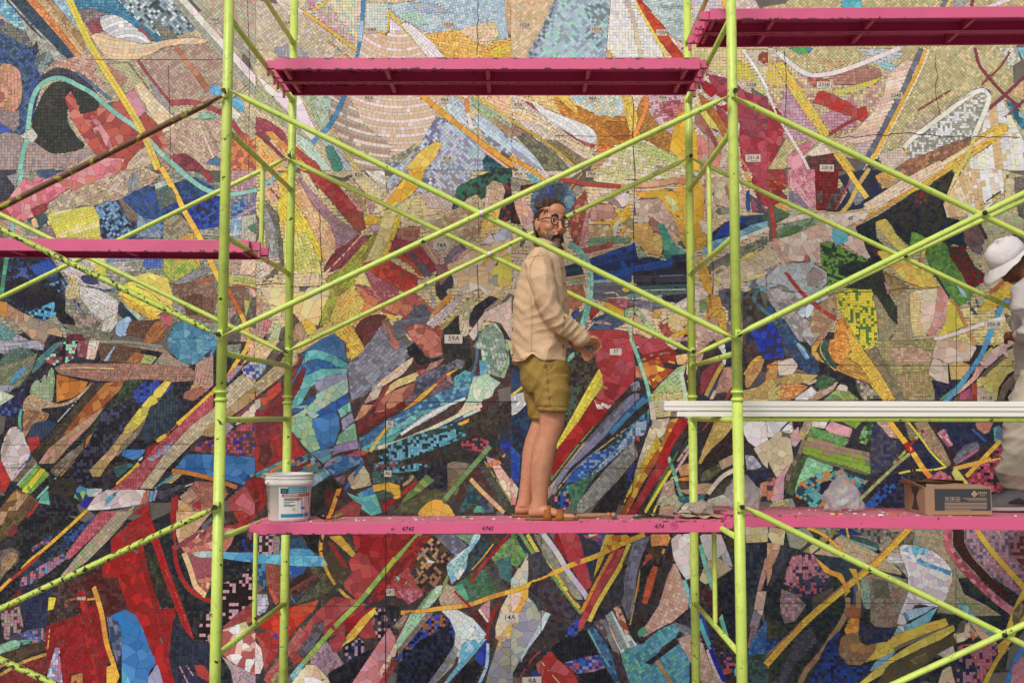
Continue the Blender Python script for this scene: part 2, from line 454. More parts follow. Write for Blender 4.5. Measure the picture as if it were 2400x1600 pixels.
g 69b,58a,357,223 -35|88,33 105,26 112,35 125,50 110,64 95,62 92,45
g 776,865 -35|108,25 118,22 125,35 130,48 118,45
g 686,575 -35|142,17 155,13 162,22 160,30 148,32
g 25a,13a,124 -35|160,30 205,20 205,50 185,55 172,40 160,40
g 69c,46a,88a -35|127,38 140,42 150,50 148,62 125,62 130,50
g 223,112,69b -35|108,45 125,52 115,62 103,62
g 998,a97,875 -40|150,45 165,40 182,58 150,64
g db5,c95|165,60 178,57 183,64 163,64
f abb,ccc|142,12 160,7 158,12 143,17
b 468 2|112,22 130,13
g c99,a89|208,0 235,0 235,25 210,22
b 8cb,9cc 4.5|162,-2 175,8 188,17 205,22 222,21 236,18
b 579 2|180,6 192,12 202,16
b eb3,fc3 5|148,-3 160,18 170,38 180,55 186,66 193,82 199,95 207,110
s b33 0 20|185,0 192,0 196,10 192,12
g 779,a99|208,25 235,20 235,45 212,42
g 35a,69b|215,30 228,25 222,40 212,45
b a9a 3|210,47 235,33
f 8ac,bcc|210,45 222,42 221,62 210,60
f bba,cba|222,42 235,40 235,70 222,62
f 586|226,52 235,48 235,58
r dd4,cc4,dc5,eda -20 9|42,43 46,39 84,33 90,36 93,62 97,88 98,97 85,93 52,62 45,52
b eb3 1.5|60,37 84,33
f 456,355|25,45 40,38 45,45 35,55
s eb8 0 20|28,45 33,43 36,52 31,53
f ca9,b98|0,45 20,48 22,64 10,64 0,55
f a89,877 0|38,52 48,50 52,64 35,64
f cbb,dcc,bbb 0 9|50,80 75,78 95,100 110,105 95,112 75,105 60,95
g 247,135,223,112 10 8|0,78 45,78 55,92 62,105 60,120 55,130 30,135 10,125 0,120
g 25a,24b 10|26,88 45,82 52,88 50,98 35,98
g 46a,35a,223 10|8,92 24,88 28,100 14,104
g 357,69b,123 10|45,104 58,100 62,108 52,116
g 112,222,113 10|5,102 20,97 35,105 50,107 60,118 60,130 85,150 60,145 45,125 20,128 8,115
g 49c,6bd,123 10|26,130 50,120 52,132 40,138 30,135
b a78,223 1.5|66,120 86,145
b a78,223 1.5|70,118 80,140
b 78b,223 1.5|68,119 83,144
b 8cb,7ba 4|21,-1 17,15 14,30 11,55 7,78
b 5a7,486 4|7,76 4,95 1,118
f~ 236,346|74,98 82,96 92,103 80,104
s eb2 0 16|66,98 71,97 70,102 65,101
f 99b,ccc,69b|98,80 130,80 128,90 105,93
g 46b,57b|128,80 150,80 148,90 133,90
g 8a5,9b5,cb4 -40|150,80 183,80 185,90 155,103 150,95
g da4,eb4 -40|165,80 183,80 184,88 165,95
f 976,865,a76 0 11|155,105 195,95 200,115 195,140 175,135 160,110
f 998,887|155,103 185,88 190,92 165,105
b a64 3|175,105 197,98
f~ cba,cb8 0 9|60,115 62,105 70,100 73,108 75,115 65,118
b 346,47a 2|80,106 95,110 106,109
f ccb,ddd,cbb 0 9|72,108 85,110 110,120 107,130 95,133 85,130 78,118
f cbb,ddc 0 9|98,132 108,128 108,140 95,157 90,157 95,140
f cba,b98|88,135 94,133 88,157 83,157
s ec6,dc5,ed7 0 20|120,98 140,95 155,103 158,115 145,110 130,102
s~ ed4,fd5,dc4 0 20|110,110 115,104 125,102 140,110 155,115 159,127 155,130 140,127 125,115
s eb2,da2 0 14|108,113 120,118 140,127 155,132 140,131 120,122
s d82,c62 0 14|140,128 147,130 145,136
s c56,d77 0 25|147,132 160,130 158,140 152,148
f 234,345|110,120 120,125 130,137 115,138 108,130
f aba,bcb|112,118 125,128 132,136 128,138 115,125
s~ ace,9bd 0 22|108,140 118,134 121,140 115,152 107,150
f 754,643 0 9|120,138 148,137 145,157 115,150
f~ a63,b74 0 11|140,142 148,138 152,148 145,157 132,157
f 665,776|150,148 160,140 175,135 160,150 152,157
s~ 59b,48a,7ac 0 18|157,150 163,140 175,137 188,141 197,152 197,160 157,160
s a86,b97,987,a76 0 22|3,120 20,130 38,138 50,140 58,148 57,153 45,150 42,157 30,155 10,137 0,130
s d73 0 12|13,126 17,128 15,130
s d73 0 12|32,139 36,141 33,143
s c83 0 20|0,120 7,121 6,138 0,132
f 588,699|0,140 15,150 10,157 0,157
f aab|15,150 30,157 10,157
f 776,887|55,140 85,145 105,150 100,157 70,150
g 834,523|62,150 75,150 80,157 60,157
f eca,dba 0 11|222,83 235,80 235,96 220,95
f bb6,cc7|208,95 235,98 235,108 215,105 207,102
f 976,865|208,107 225,107 230,115 225,130 208,125
b d75 1.5|208,106 225,106 235,109
f eba|228,107 235,110 235,122
f 655,776|212,135 225,125 235,115 235,145 225,140 220,157 208,157
f bb5|224,118 230,120 226,135
b e72,fb3 4|207,105 218,125 225,140 231,160
@ 600 400
f dc8,cb9,ec9 0 11|-1,-1 235,-1 235,157 -1,157
f 99a,aaa,887 0 10|5,28 15,40 24,65 24,80 10,80 8,50
f dba,edc,cba|3,85 20,82 22,90 5,100 0,98
f 665,776|6,22 20,40 25,70 25,90 10,100 3,105 22,85 20,60
f eb8,ca9|5,0 20,0 25,25 15,30 5,20
b a54 2|12,15 22,27
b 8bb 4|5,15 15,8 25,4
f eb6,da6,eca 0 10|34,5 45,25 60,50 73,62 70,75 62,85 61,65 45,40 33,25
f ed3,eb2,dc4 0 9|20,5 28,0 32,25 35,30 50,50 60,65 62,80 55,80 50,55 40,57 33,48 25,55 19,35 22,25
f dd6,ed8,dc6 0 11|26,50 34,48 42,57 52,55 60,78 60,95 35,105 26,100
f dca,ec9|40,0 48,3 55,15 60,25 50,20
f 989,877,a78 0 9|35,5 40,8 55,25 75,45 95,57 85,65 75,65 60,45 45,25
f a86,b97|78,8 90,15 100,28 103,40 98,38
f caa,b88|80,0 95,15 110,33 105,42 100,25
g dca,ed9|88,5 100,3 118,18 112,28 100,20
f d99,daa|70,8 85,22 98,37 100,42 94,42 88,30
s~ c34,b44,d55 0 24|49,5 50,1 58,0 70,8 80,20 90,32 94,40 88,45 80,42 70,28 55,12
r cba,eed 30 9|100,0 118,0 120,20 112,12
g bcd,99b,ccc,a99 -45 8|120,8 132,0 200,0 195,12 190,25 180,35 165,25 150,20 140,25 138,45 122,48
g 779,bcd,eee -45|150,5 165,8 160,18 148,14
g ca9,cbb -30|150,22 165,18 183,30 180,36 160,35
g 354,466,233,275 -40|185,15 200,8 222,-2 235,-2 235,15 210,25 190,35 180,35
f ba8,cb8,db9 0 9|133,48 150,45 170,38 185,35 195,25 203,22 209,30 208,55 200,65 180,68 165,60 150,52
s eca,edb 0 24|106,40 115,30 135,8 140,6 125,24 115,38
s eb2,fc2,da2 0 24|138,5 145,-2 155,-2 152,12 143,22 132,30 112,38 125,22
s ed9,dc8 0 18|115,38 130,33 140,25 142,30 135,45 128,55 120,70 110,85 100,85 110,65
s dc3,eb2 0 18|98,43 105,41 116,44 116,50 100,50
f dc4|126,45 133,40 132,52 127,55
s c62,b53 0 18|80,40 95,38 98,45 97,55 90,54
s b89,cab 0 20|103,52 112,49 115,52 108,58
f a67,b78,967 0 9|75,62 95,57 105,60 98,72 88,85 70,92 63,95 62,88 72,78
s a34,b45 0 13|62,88 75,72 95,60 106,62 98,75 85,87 65,94
b eb8 1.2|64,96 85,75 108,50
f ec5,eb6,dc5 0 10|85,108 98,110 105,125 95,140 75,150 60,145 68,135
f e95,d84|98,115 108,118 115,128 100,135 92,140
f ab3,bb4,a94 0 9|115,53 110,70 100,85 92,100 85,115 78,128 65,140 58,142 65,125 72,108 62,100 75,92 95,75 105,62
s d43,e52,c33 0 20|98,85 120,80 135,90 150,98 145,108 132,108 115,100 105,95
s b45,c45,a35 0 18|125,60 133,55 150,75 165,92 155,98 140,85 128,78 118,72
s b76,a65 0 16|128,55 150,50 150,60 140,70 130,62
b d53,e64 4|132,75 145,85 153,97
s 667,778 0 14|128,70 140,72 155,88 162,97 155,97 142,82 130,74
f b67,c78,a66 0 8|98,88 115,100 132,110 130,118 110,112 102,100
s c65,d76 0 18|90,102 110,112 130,118 140,110 150,115 165,130 160,133 135,125 115,118 98,112
s ed7,dc6 0 18|90,100 97,95 103,103 107,109 98,106
s d66,e76 0 30|132,115 145,110 148,120 140,130 132,130
s 556,667 0 12|145,125 155,122 161,132 155,140 140,140 130,140
s e42 0 20|132,130 140,133 137,137
f 667,778 0 11|128,138 160,133 158,142 140,150 125,157 118,157
f~ 633,733 0 9|90,148 97,137 110,132 120,134 115,142 108,145 102,157 93,157
f 99a,88a 0 12|106,148 115,142 120,157 103,157
f~ a76,865|116,138 121,136 128,150 128,159 119,159 116,145
s eb4 0 18|118,130 130,134 127,139 120,134
s ed9,dca,ec8 0 32|3,107 25,106 58,108 72,108 65,125 58,140 50,143 40,138 30,128 12,122
s eb3,dc4 0 14|42,136 52,138 58,150 50,155 42,145
f 544,655|32,130 41,135 36,150 20,157 30,140
f a86,b97|37,140 42,140 50,155 30,157
f cb8,b98,c87 0 10|0,115 10,122 15,140 5,157 0,157
f d88,c78|8,133 13,135 10,150 6,150
f cc9,bc9|18,140 25,138 20,157 10,157
s~ 369,258 0 25|56,160 62,150 70,148 78,152 81,160
f dba,cb9 0 9|165,60 185,65 175,85 168,88 155,70
b dc5 2|155,70 170,90
g 223,433,b33 -40|225,15 235,10 235,45 222,50 215,35
f ca8,dba 0 10|212,15 218,9 226,12 229,18 225,35 215,40 210,32
f eb4,ec6 0 11|208,48 212,35 225,32 222,50 215,52 206,60
f 868,b9a|178,75 190,68 195,70 180,85 175,82
s dca,ec9,edc 0 26|182,85 195,75 215,66 235,62 235,95 225,110 215,117 205,108 195,112 183,110 180,95
s eee,edd 0 22|205,68 216,58 220,66
b eb8 2|185,82 205,66 222,52
s ccd,bbc 0 30|218,60 228,52 235,50 235,62 220,66
s ed5,ec6 0 30|222,82 235,75 235,105 222,108 215,100
s da2,eb3 0 20|205,88 215,78 235,68 225,76 210,88
s aa9 0 30|213,105 218,95 223,90 222,106
s 445,334 0 14|165,95 175,90 182,100 180,108 172,108 168,118 165,110
s b77,a66 0 14|165,98 177,93 175,105 168,106
s 333,444 0 14|165,113 178,112 170,120
b 99a 2.5|160,112 165,128
s ea4,d94 0 12|160,132 175,115 180,112 180,118 165,132
f cbb,dcc 0 9|156,140 170,128 190,113 193,114 180,130 162,146
f cb6,a95|165,145 185,130 183,135 170,148
g 223,334 -20 11|195,140 200,125 215,115 225,118 215,135 200,145
g 222,333 20 12|172,148 186,132 188,150 178,157 170,157
f~ cb9,dca,bb8 0 11|187,130 195,118 207,112 200,122 196,135 195,150 188,150
f b98,a87|210,128 230,112 225,120 205,140
s dcb,ecb 0 20|195,150 210,130 230,120 235,115 235,157 225,140 210,137 200,157
s cdc,bdb 0 18|207,150 212,142 220,140 227,150 222,157 208,157
s 589 0 12|203,150 207,147 208,157 202,157
s c76,b66 0 14|135,143 150,140 162,143 158,148 145,150 137,147
s c55,b44 0 14|158,147 168,142 172,150 170,157 157,155
s ec8,ca7 0 14|137,150 150,147 155,157 142,157
@ 1200 400
f dcb,eca,dc9 0 11|-1,-1 235,-1 235,157 -1,157
f edb,dca,dd9 0 10|75,-1 160,-1 160,15 110,14 75,10
g 887,a98 -40|-1,6 20,10 10,20 -1,18
g 8cc,6ab|12,2 20,5 27,10 20,12
b da3 3|16,-2 30,9
g 822,211|8,14 22,12 20,20 8,25
f 998,b98|53,18 60,14 68,18 58,25
s dba,ec9 0 24|112,28 130,22 145,40 155,55 160,72 135,58 125,44 112,40
s da1,eb2,ea3 0 36|110,20 140,18 162,16 177,8 176,45 178,60 162,65 155,55 145,40 135,22 120,25
s da2 0 26|147,14 155,12 160,16
s ed9 0 30|140,22 146,21 153,38 148,40
s ed6,ec4 0 18|148,42 155,40 162,50 162,62 152,52
s ca3,db4 0 18|143,38 150,50 162,66 162,74 150,58
s a76,b87 0 20|123,39 130,45 134,55 130,58
s 6b9,5a9,498 0 18|133,48 138,50 148,68 156,75 145,83 138,80 135,65
s 498,387 0 14|138,66 146,64 153,74 145,83 139,78
s eb5,ec7,da4 0 14|113,58 130,55 135,65 139,75 137,80 125,76 115,65
s ab9,9a8 0 16|115,68 122,75 125,80 117,82
s 476 0 16|152,66 156,64 160,74
f~ 579,468,68a,457 0 9|17,28 21,19 31,12 46,11 55,18 59,32 56,40 40,42 25,46 19,40
f 69a,79a|48,22 56,24 58,36 48,34
f 457,346|22,24 30,16 35,22 28,34 20,34
f 345,456|34,13 46,13 50,22 42,30 37,25
b 34b 2.5|35,13 36,26
g 522,311|-1,20 5,35 8,50 -1,48
s daa,eb9,c98 0 16|2,28 10,27 18,35 22,45 15,50 8,48 3,35
f b65,a54,c76 0 10|58,27 68,19 70,40 66,65 58,70 52,55 53,42
b c88,d99 3|70,38 68,55 66,70
b ca3 1.5|53,17 65,2
b ea3 2|68,10 68,18
s b87,a76,c98 0 18|72,33 85,32 92,42 80,48 72,45
s ed3,eb2 0 14|77,30 85,30 95,34 101,38 97,43 90,38
f a88,998|80,22 92,23 100,32 100,35 90,30
s edd,dcc 0 20|95,25 108,18 107,32 102,35
s ca7,b97,dc9 0 16|70,50 92,50 94,60 80,62 70,61
s eb2,da2 0 22|100,38 107,30 110,40 105,47 95,52 88,57 92,46
b eb2 2.5|72,48 92,48
s cdb,dec 0 20|95,45 102,42 97,52 95,63 92,55
s a96,b96 0 16|100,48 108,43 112,45 112,55 105,52
s ea2 0 20|97,62 100,55 105,50 104,56
s eb2 0 20|106,60 112,57 112,63
r 8a8,797 0 9|70,62 92,61 110,62 110,66 70,70
b c65,b54 4.5|62,74 80,71 93,67
f dba,ca8|62,79 80,74 95,70 112,66 90,74 70,81
r 235,346 -10 9|48,88 62,84 66,95 49,98
b d43,c54 4|35,6 50,9 75,13 102,15
b d87,da8 4|100,15 130,14 160,8
r 236,248,25a -12 10|70,82 90,75 113,67 116,82 120,80 128,79 140,83 147,80 150,85 148,90 130,93 110,94 110,103 74,101 73,92
f 347,235|147,78 162,75 155,88 147,90
r 334,223,445 0 9|111,93 147,90 160,78 163,80 163,106 130,108 112,104
b 69b 1.2|129,97 158,96
r 355,677,466,244 0 8|108,106 163,104 163,113 120,115 105,112
b acb 1.5|120,110 160,109
f 223,334|136,115 163,113 160,122 140,120
r 667,778 0 9|75,104 95,103 110,106 105,115 90,116 75,117
b 9bc 3|75,102 92,101
s 7ab 0 14|105,114 118,112 118,116 107,117
s ec4 0 18|99,107 107,108 108,111 102,112
f 778,889,667 0 10|75,117 105,118 125,120 145,125 130,128 110,124 80,120
b edb 1.5|84,113 95,112 100,118 107,117
b bdc 1.5|116,117 138,115
b ca7 2.5|49,99 68,96
f 9a8,b97|50,100 68,98 68,106 55,105
f b75,a64 0 10|50,106 65,105 68,118 58,130 52,125
s 346,457,568 0 12|75,135 90,130 105,140 90,147 75,150 70,148
f c98|80,137 100,143 75,140
s b33,a12 0 30|74,123 82,127 72,138 69,144
b edc 1.2|82,127 76,138 68,147
f 35a,346|55,130 62,127 60,137 54,135
f 454,565|58,135 68,125 65,140 60,145
b 8cb,adc,7ba 6|52,67 62,74 70,87 72,100 71,118 67,135 62,152
s c44,d55,b33 0 24|66,147 100,146 112,150 130,152 137,160 70,160
f b56,c78|85,118 105,118 112,124 100,128
s dcb,dba 0 18|115,125 130,130 128,140 118,135
s ca8,ec8 0 16|108,130 118,135 130,150 128,155 115,150
s eb2,da2 0 22|80,119 90,122 103,128 103,135 92,130
b bca,8b8,ad9 3.5|111,160 107,140 105,130 108,126 115,130 130,147 142,160
s dcb,edc 0 20|140,128 163,115 163,125 150,130
s da4 0 30|128,130 138,127 136,135 130,135
s c96,b85,ec8 0 16|135,140 150,130 163,135 163,145 150,150 140,145
s 655,876 0 14|150,142 158,138 155,148
s c55 0 20|134,142 140,138 145,150 140,152
b da2 4|147,152 164,147
f b76,ca9|145,155 165,152 165,157 140,157
s dba,edb,c98,dca 0 18|172,-1 210,-1 215,35 185,38 180,60 178,35
s eba,e98 0 24|177,5 182,3 183,50 178,45
s b87,a76 0 18|193,15 200,12 198,30 194,25
f 249,35a|215,20 218,17 219,38 215,38
b da2 3|213,2 220,10
s b34,a34,c45 0 20|222,-1 235,-1 235,35 225,25 220,10
f 556,a56|219,22 230,30 235,40 220,38
s 998,776 0 16|185,36 200,33 210,38 190,41
s edc,ecb 0 20|172,46 180,46 180,60 174,56
s 235,357,346,465 0 14|180,60 195,48 210,42 235,40 235,48 215,52 200,60 182,68
s 23a,24b 0 24|190,55 205,45 222,42 210,48 195,60 185,62
s 6ac,8bd,9cd 0 14|180,66 200,60 220,50 235,46 235,52 215,58 195,70 180,75 173,78
s eb3,da3 0 18|166,60 178,56 179,68 170,74 163,72
b dcb,eed 4|182,78 205,65 236,53
s 887,998,776 0 14|182,85 205,73 235,60 235,68 210,78 185,92 178,97
s edb,dc9,ecb,ed8 0 20|183,92 205,80 235,70 235,97 215,102 200,102 185,112 183,100
s ed6 0 20|210,78 225,73 225,77 212,82
s ed7 0 20|187,98 193,95 193,103 188,108
s bbb,abb,778 0 16|213,104 235,95 235,112 220,108
s ecb,edc 0 18|166,105 182,108 182,118 166,120
s eb3,ea4 0 16|171,80 176,80 180,92 184,105 184,115 178,112 172,97
s 556,667,444 0 14|190,110 205,107 215,112 210,125 200,130 190,120
s 8a6,797 0 14|172,120 180,117 180,128 172,130
s da3,c84 0 14|178,115 188,118 195,130 190,140 202,152 185,147 180,130
s 334,445,543,566 0 14|198,130 210,122 225,113 235,130 235,160 212,160 200,140
s 33a,34b,235 0 18|218,135 228,140 235,135 235,160 214,160
b 6ab 3|236,136 225,120 222,110 228,107 236,114
s b87,ca9,543 0 16|165,140 180,135 190,145 200,160 165,160
b ea3 2.5|174,141 183,129 190,127 194,132 188,141
s a87,776,b98 0 16|196,140 212,132 212,160 202,160
@ 1800 400
f cb8,bb9 0 10|-1,-1 235,-1 235,157 -1,157
s c55,b44 0 20|-1,-1 15,-1 18,15 -1,10
s d84,c53,a32 0 18|-1,9 12,10 18,15 10,20 -1,18
f b34,834|-1,20 12,18 18,25 5,32
f d89,c78,daa 0 8|18,-1 43,-1 44,36 38,33 28,20 18,15
f eaa,dab|20,5 30,15 43,36 35,32 20,16
f 878,989|19,18 28,22 38,35 20,33
s eb6,da5 0 16|5,32 14,28 19,33 16,40
g 811,922|43,-1 65,-1 64,15 55,36 44,37
g 533,655|58,22 72,12 68,25 62,38 52,37
g 543,655|45,20 50,18 50,30 45,30
g 235,334|64,5 85,0 100,-1 112,5 120,20 100,30 85,35 62,38 73,20
f 889,99a|75,5 82,10 90,25 85,30 80,32 73,15
b ca6,db5 4|93,-2 82,15 75,30 66,40
b eb4,fc4 5|72,-3 80,10 91,25
b d56 1.5|75,10 62,36
s ea3,ca6 0 14|98,5 110,-1 122,2 120,10 105,17
s b96 0 18|100,10 107,8 118,12 110,17
g 433,543 0 8|145,15 170,-1 162,25 155,42 148,32
s eb5,ec6,edb 0 14|135,5 150,-1 170,-1 150,8 120,25 95,40 70,52 75,45 88,33 115,18
b edb,ecb 4|88,36 115,20 142,6
b ea4 2|78,51 105,35 132,19
b dc4 1.5|120,25 150,12
r eee,db8,eee,edc 84 12|172,-1 218,-1 216,20 195,42 180,44 158,43 162,28
r db8,ec9 75 12|165,5 180,5 182,44 158,42 160,30
b dc4,ed8 3|173,-2 161,30
f cb8,bb9,dc9 0 10|215,-1 235,5 235,55 215,45 218,25
f 665,776|223,5 235,8 235,50 230,40 225,20
b db3 2|193,36 205,28 214,20
b 454 1.5|195,32 214,19
g 233,343,223,234 -30 8|80,52 100,42 120,30 148,18 158,43 175,45 182,56 165,72 150,55 140,55 130,70 115,55 110,46 98,47 100,62 118,80 95,100 80,108 55,107 75,95 92,82 84,60
g a22,334 -30|132,22 145,20 147,30 138,35 132,28
g 7a4,6a3,8b5 -30|132,57 145,55 150,60 145,70 130,68
g 543,834 -30|110,80 100,72 96,72 98,78
b 922,b34,a23 3.5|159,33 153,45 149,55
b dc6,ec6 3.5|149,54 145,65 141,84
s d88 0 16|138,79 143,80 144,84 139,83
s ed6,dc6,ec5 0 22|98,47 108,44 113,50 120,62 130,72 128,78 118,72 105,58
s ed5,eb5 0 20|99,74 110,73 125,80 140,90 150,95 157,107 140,109 128,103 115,90 105,82
s ecb,dba,edc 0 20|-1,66 25,58 45,50 57,48 60,58 85,58 90,72 95,82 85,78 70,68 55,65 48,66 48,85 35,85 20,82 -1,86
s 8a8,797,9a9,686 0 14|8,55 25,45 45,40 57,44 40,50 20,60 8,62
s 564,575 0 14|6,33 20,40 15,48 6,50
s 584,474 0 14|10,60 25,52 30,50 28,56 12,62
s dcb,edc 0 20|5,50 20,42 40,39 60,40 80,38 95,35 88,46 70,52 58,47 45,42 25,46
s 677 0 10|70,44 79,41 78,46
s eba,e95 0 16|74,50 90,44 84,50
b c43,d55 4|-2,20 4,40 6,62
b daa,ea7 4|7,64 12,78 17,90
s 6bc,7cd 0 28|60,52 72,52 74,65 62,69 58,60
s bcc,abb,9aa,ccd 0 18|-1,88 20,84 40,83 53,92 55,105 45,110 30,107 20,103 -1,108
s a99,888 0 28|34,98 48,88 54,98 44,108 35,106
s a99,998,bbb 0 17|-1,108 20,105 30,112 40,125 32,142 40,157 28,157 8,132 -1,115
s bcd,9bc 0 18|30,108 50,105 57,116 48,124 38,115
s bde 0 24|25,125 38,122 42,128 33,137
s b76 0 12|32,78 37,77 38,86 34,85
s a86 0 16|3,90 10,88 12,93 5,94
b d33,c44 4|16,88 24,103 34,115 45,124 62,134
g 7a4,343,6a3,454 20 8|48,66 58,66 75,75 92,82 85,92 70,100 55,107 50,90
g 233,343 20|65,88 80,82 92,85 80,97 65,95
s b97,ca8,a86 0 18|50,120 62,112 63,130 55,145 45,157 38,148 33,138
s 246,358 0 14|-1,118 10,132 24,152 18,157 8,150 -1,135
s 235,334,33a 0 16|-1,135 8,150 20,157 -1,157
g ed2,fd2,dc4 0 8|63,112 75,108 96,108 100,130 102,157 80,157 72,135 63,125
g 584,ed2,ed2 0 8|82,128 100,130 102,157 85,157
g 584,dc3 0 8|64,112 75,110 72,125 65,122
s c98,b87 0 14|45,155 60,135 65,130 60,140 50,157
s eb2,da3,c83 0 14|62,140 70,132 78,150 82,160 60,160
g ba7,a96,998 0 7|96,108 112,120 119,142 110,157 101,157 98,130
g 333,343 45 8|80,108 105,90 108,100 112,115 118,125 119,142 112,135 100,115
g a95,975,b96 0 8|105,92 115,95 130,108 115,118 112,110
g c9a 0|106,100 112,108 110,115
g a97,ba8 0 8|118,118 130,110 132,150 135,157 112,157 120,142
s ecb,dca,edb 0 28|135,110 155,108 158,120 150,140 145,152 140,140 137,125
g dc8,ec9,ed9 0 8|130,112 135,110 140,118 140,140 145,152 135,152 131,140
f dc8,cb7,ed9 0 10|175,125 195,125 225,120 235,150 235,160 155,160 180,143
s daa,d98 0 22|156,105 165,112 166,125 162,140 150,152 145,150 152,138
s ed4,dc4 0 30|165,118 172,125 180,143 160,152 155,155 163,140
b c85,da6 3|167,115 175,128 185,150 189,160
g 234,235 -40 8|155,45 170,50 185,60 182,72 165,65 155,55
g 343,233 35|145,80 150,92 165,115 175,126 168,118 160,95
g 694,584,7a4 35 8|145,72 162,66 175,85 185,100 192,110 183,120 175,125 165,112 158,100 150,90 145,80
g 811,343,922 35 8|165,70 180,70 190,88 203,98 195,105 185,108 178,95 168,80
s acd 0 10|173,105 180,110 183,117 178,115
f 755,866 0 8|180,55 192,48 200,60 195,75 188,75 180,65
f 878|188,72 197,68 196,80
b 334 3|193,47 201,63
f bc9,cb9 0 10|195,42 220,35 235,45 235,60 205,55
g dc9,cb8|193,83 205,78 215,100 200,95
f ba8,cb9|193,105 210,95 218,98 205,110
s eb3,da2,dc4 0 12|195,125 210,110 222,100 228,115 210,125 198,130
b d73 3|203,113 218,100
b 556 2|184,121 192,133
b 556 2|191,118 194,128
b 556 1.5|186,126 190,132
b c96 4|182,145 191,160
b 59c,4ad 5|222,120 216,122 208,140 200,160
b edd,eed 3.5|153,155 180,147 205,138 232,132
@ 0 800
g 223,112,334 0 9|-1,-1 235,-1 235,160 -1,160
f aab,99a 0 12|-1,-1 42,-1 40,8 20,6 5,12 -1,10
f a76 0 12|34,-1 42,-1 40,4
g~ 576,465,677 0|0,18 10,8 20,6 28,8 33,15 25,25 5,30 0,28
f 776,886,675|0,22 28,14 35,10 30,25 18,42 0,45
f 59c,49b|8,37 18,25 25,22 22,30 12,38
f 588,478|28,30 35,15 50,2 60,-1 45,15 32,28
g 112,634,c56,9db 0|40,18 60,0 72,-1 68,15 60,20 50,22
f 889,99a|0,40 15,40 10,46 0,48
s cdb,dec 0 20|-1,45 8,48 13,50 5,60 -1,61
g 336,224,46a 0|-1,60 14,50 22,42 20,62 10,68 -1,68
f 845,a67|72,-1 82,-1 79,15 71,14
f ecb,ddc 0 10|82,-1 92,-1 87,17 79,16
f 643,754 0 9|92,2 130,5 128,20 92,18
s ace 0 20|104,5 107,3 99,18 95,18
f b74,a63 0 12|123,10 135,12 128,20 116,19
f bb7,ab6|133,12 145,14 138,22 129,20
f a98,998,b98 0 9|105,2 150,6 160,15 175,22 170,26 140,22 150,10
b 998 3|92,0 120,1 150,5
s~ 59b,48a,7ac,6ab 0 18|156,-1 197,-1 196,10 188,18 178,21 168,19 160,12
s 336 0 20|187,13 195,7 192,17
f b87,a76,976 0 9|50,24 60,20 130,20 175,24 182,30 180,36 150,37 90,36 55,30
b ca8,db8 2|55,25 75,24 105,25
f b98,c98|180,20 196,12 196,40 185,50 178,40
f ca6|176,40 184,38 180,46 174,46
s b76,a65 0 16|170,46 178,44 186,42 190,45 178,55 168,52
g~ 9a8,8a7,ab9 0 10|30,40 34,35 38,38 41,30 43,34 47,24 50,30 48,55 38,52 28,48
s c72,b62 0 24|52,30 75,36 74,48 66,52 55,55 52,50
s d82 0 24|52,35 57,45 60,52 52,56
s d82 0 24|74,36 81,37 76,48 72,47
f~ cb9,ca8,b97 0 10|22,55 30,48 40,53 55,57 70,51 82,40 85,38 75,50 62,58 48,60 38,62 42,68 40,73 28,75 22,65
f~ b85,865,a75 0 11|21,70 25,62 32,64 45,66 40,75 28,80 23,88
b bcb 1.2|80,42 70,55 60,66 53,74
b 5aa,6b9 3|20,62 18,72 19,80
g 247,345 0|30,75 45,72 52,76 45,85 35,92 25,90
f 432,543,333 0 9|85,38 97,38 85,58 60,85 45,100 30,112 30,100 50,82 70,60
s b73,a63,a52 0 22|97,38 115,36 110,45 100,55 85,68 60,88 50,98 60,82 80,58
s b97,c98,a86 0 22|98,58 85,75 62,98 50,112 35,112 45,98 70,78
g 343,454,232 45 8|115,36 135,35 125,48 100,68 80,90 72,95 85,78 105,55
s c73,b63,d86 0 20|112,56 108,65 90,88 78,98 79,90 92,75
f 987,765|78,92 76,100 60,118 52,125 46,118 62,103
b c83 1.5|69,110 55,124
g 24a,35b,223 0|120,48 135,35 150,36 160,42 150,50 130,60
g 112,446,223 0|95,65 125,50 112,85 85,125 75,130 60,120 78,100
s ec5,dc4,cb4 0 18|152,36 158,37 150,48 138,64 126,80 116,87 114,80 130,60 145,42
s da8,ca6,b96 0 18|114,82 125,78 118,92 100,112 92,124 85,124 82,118 100,100
s 987,876 0 18|138,65 128,85 118,95 105,108 112,95 125,82
g 345,234 0|138,60 160,48 165,55 162,75 150,88 135,92 128,88
f 433,544|118,108 105,120 95,125 100,114
s 366,477 0 22|103,116 115,112 125,112 108,125
s 48c,27b 0 26|113,100 120,99 134,99 130,106 122,109 112,105
b fb2,eb2 4|229,-2 226,8 218,18 211,30 205,37 196,46 178,63 163,76
b c62 1.5|163,76 153,86
s fc2,eb2 0 16|143,90 152,84 154,88 145,93
s b22 0 18|135,98 142,93 146,94 132,108
s edb 0 18|125,110 134,103 136,100 130,109
b ec2 4|128,112 118,122 107,132
g c56,d66,c67 0 8|196,48 196,62 175,78 155,102 135,130 125,136 102,136 112,128 130,112 143,96 160,82 178,65
g 89b,c67,aac 0|150,95 160,90 158,98 140,110 135,108
g cb9,ba8,dca 45 8|205,45 225,28 235,35 235,45 215,60 175,95 155,115 140,135 128,135 150,105 175,78 196,62
s a85,b97,c96 0 20|235,40 235,52 225,60 208,72 195,88 185,86 205,65
b 845 3.5|236,55 220,67 206,80
s dcb,ecb 0 18|235,55 235,68 215,78 222,68
g 35a,89c,cbb 0|222,25 235,15 235,35 225,32
g c89,89b 0|205,35 218,22 224,22 210,38
f eb9,da8|228,-1 235,-1 235,12 222,22 228,10
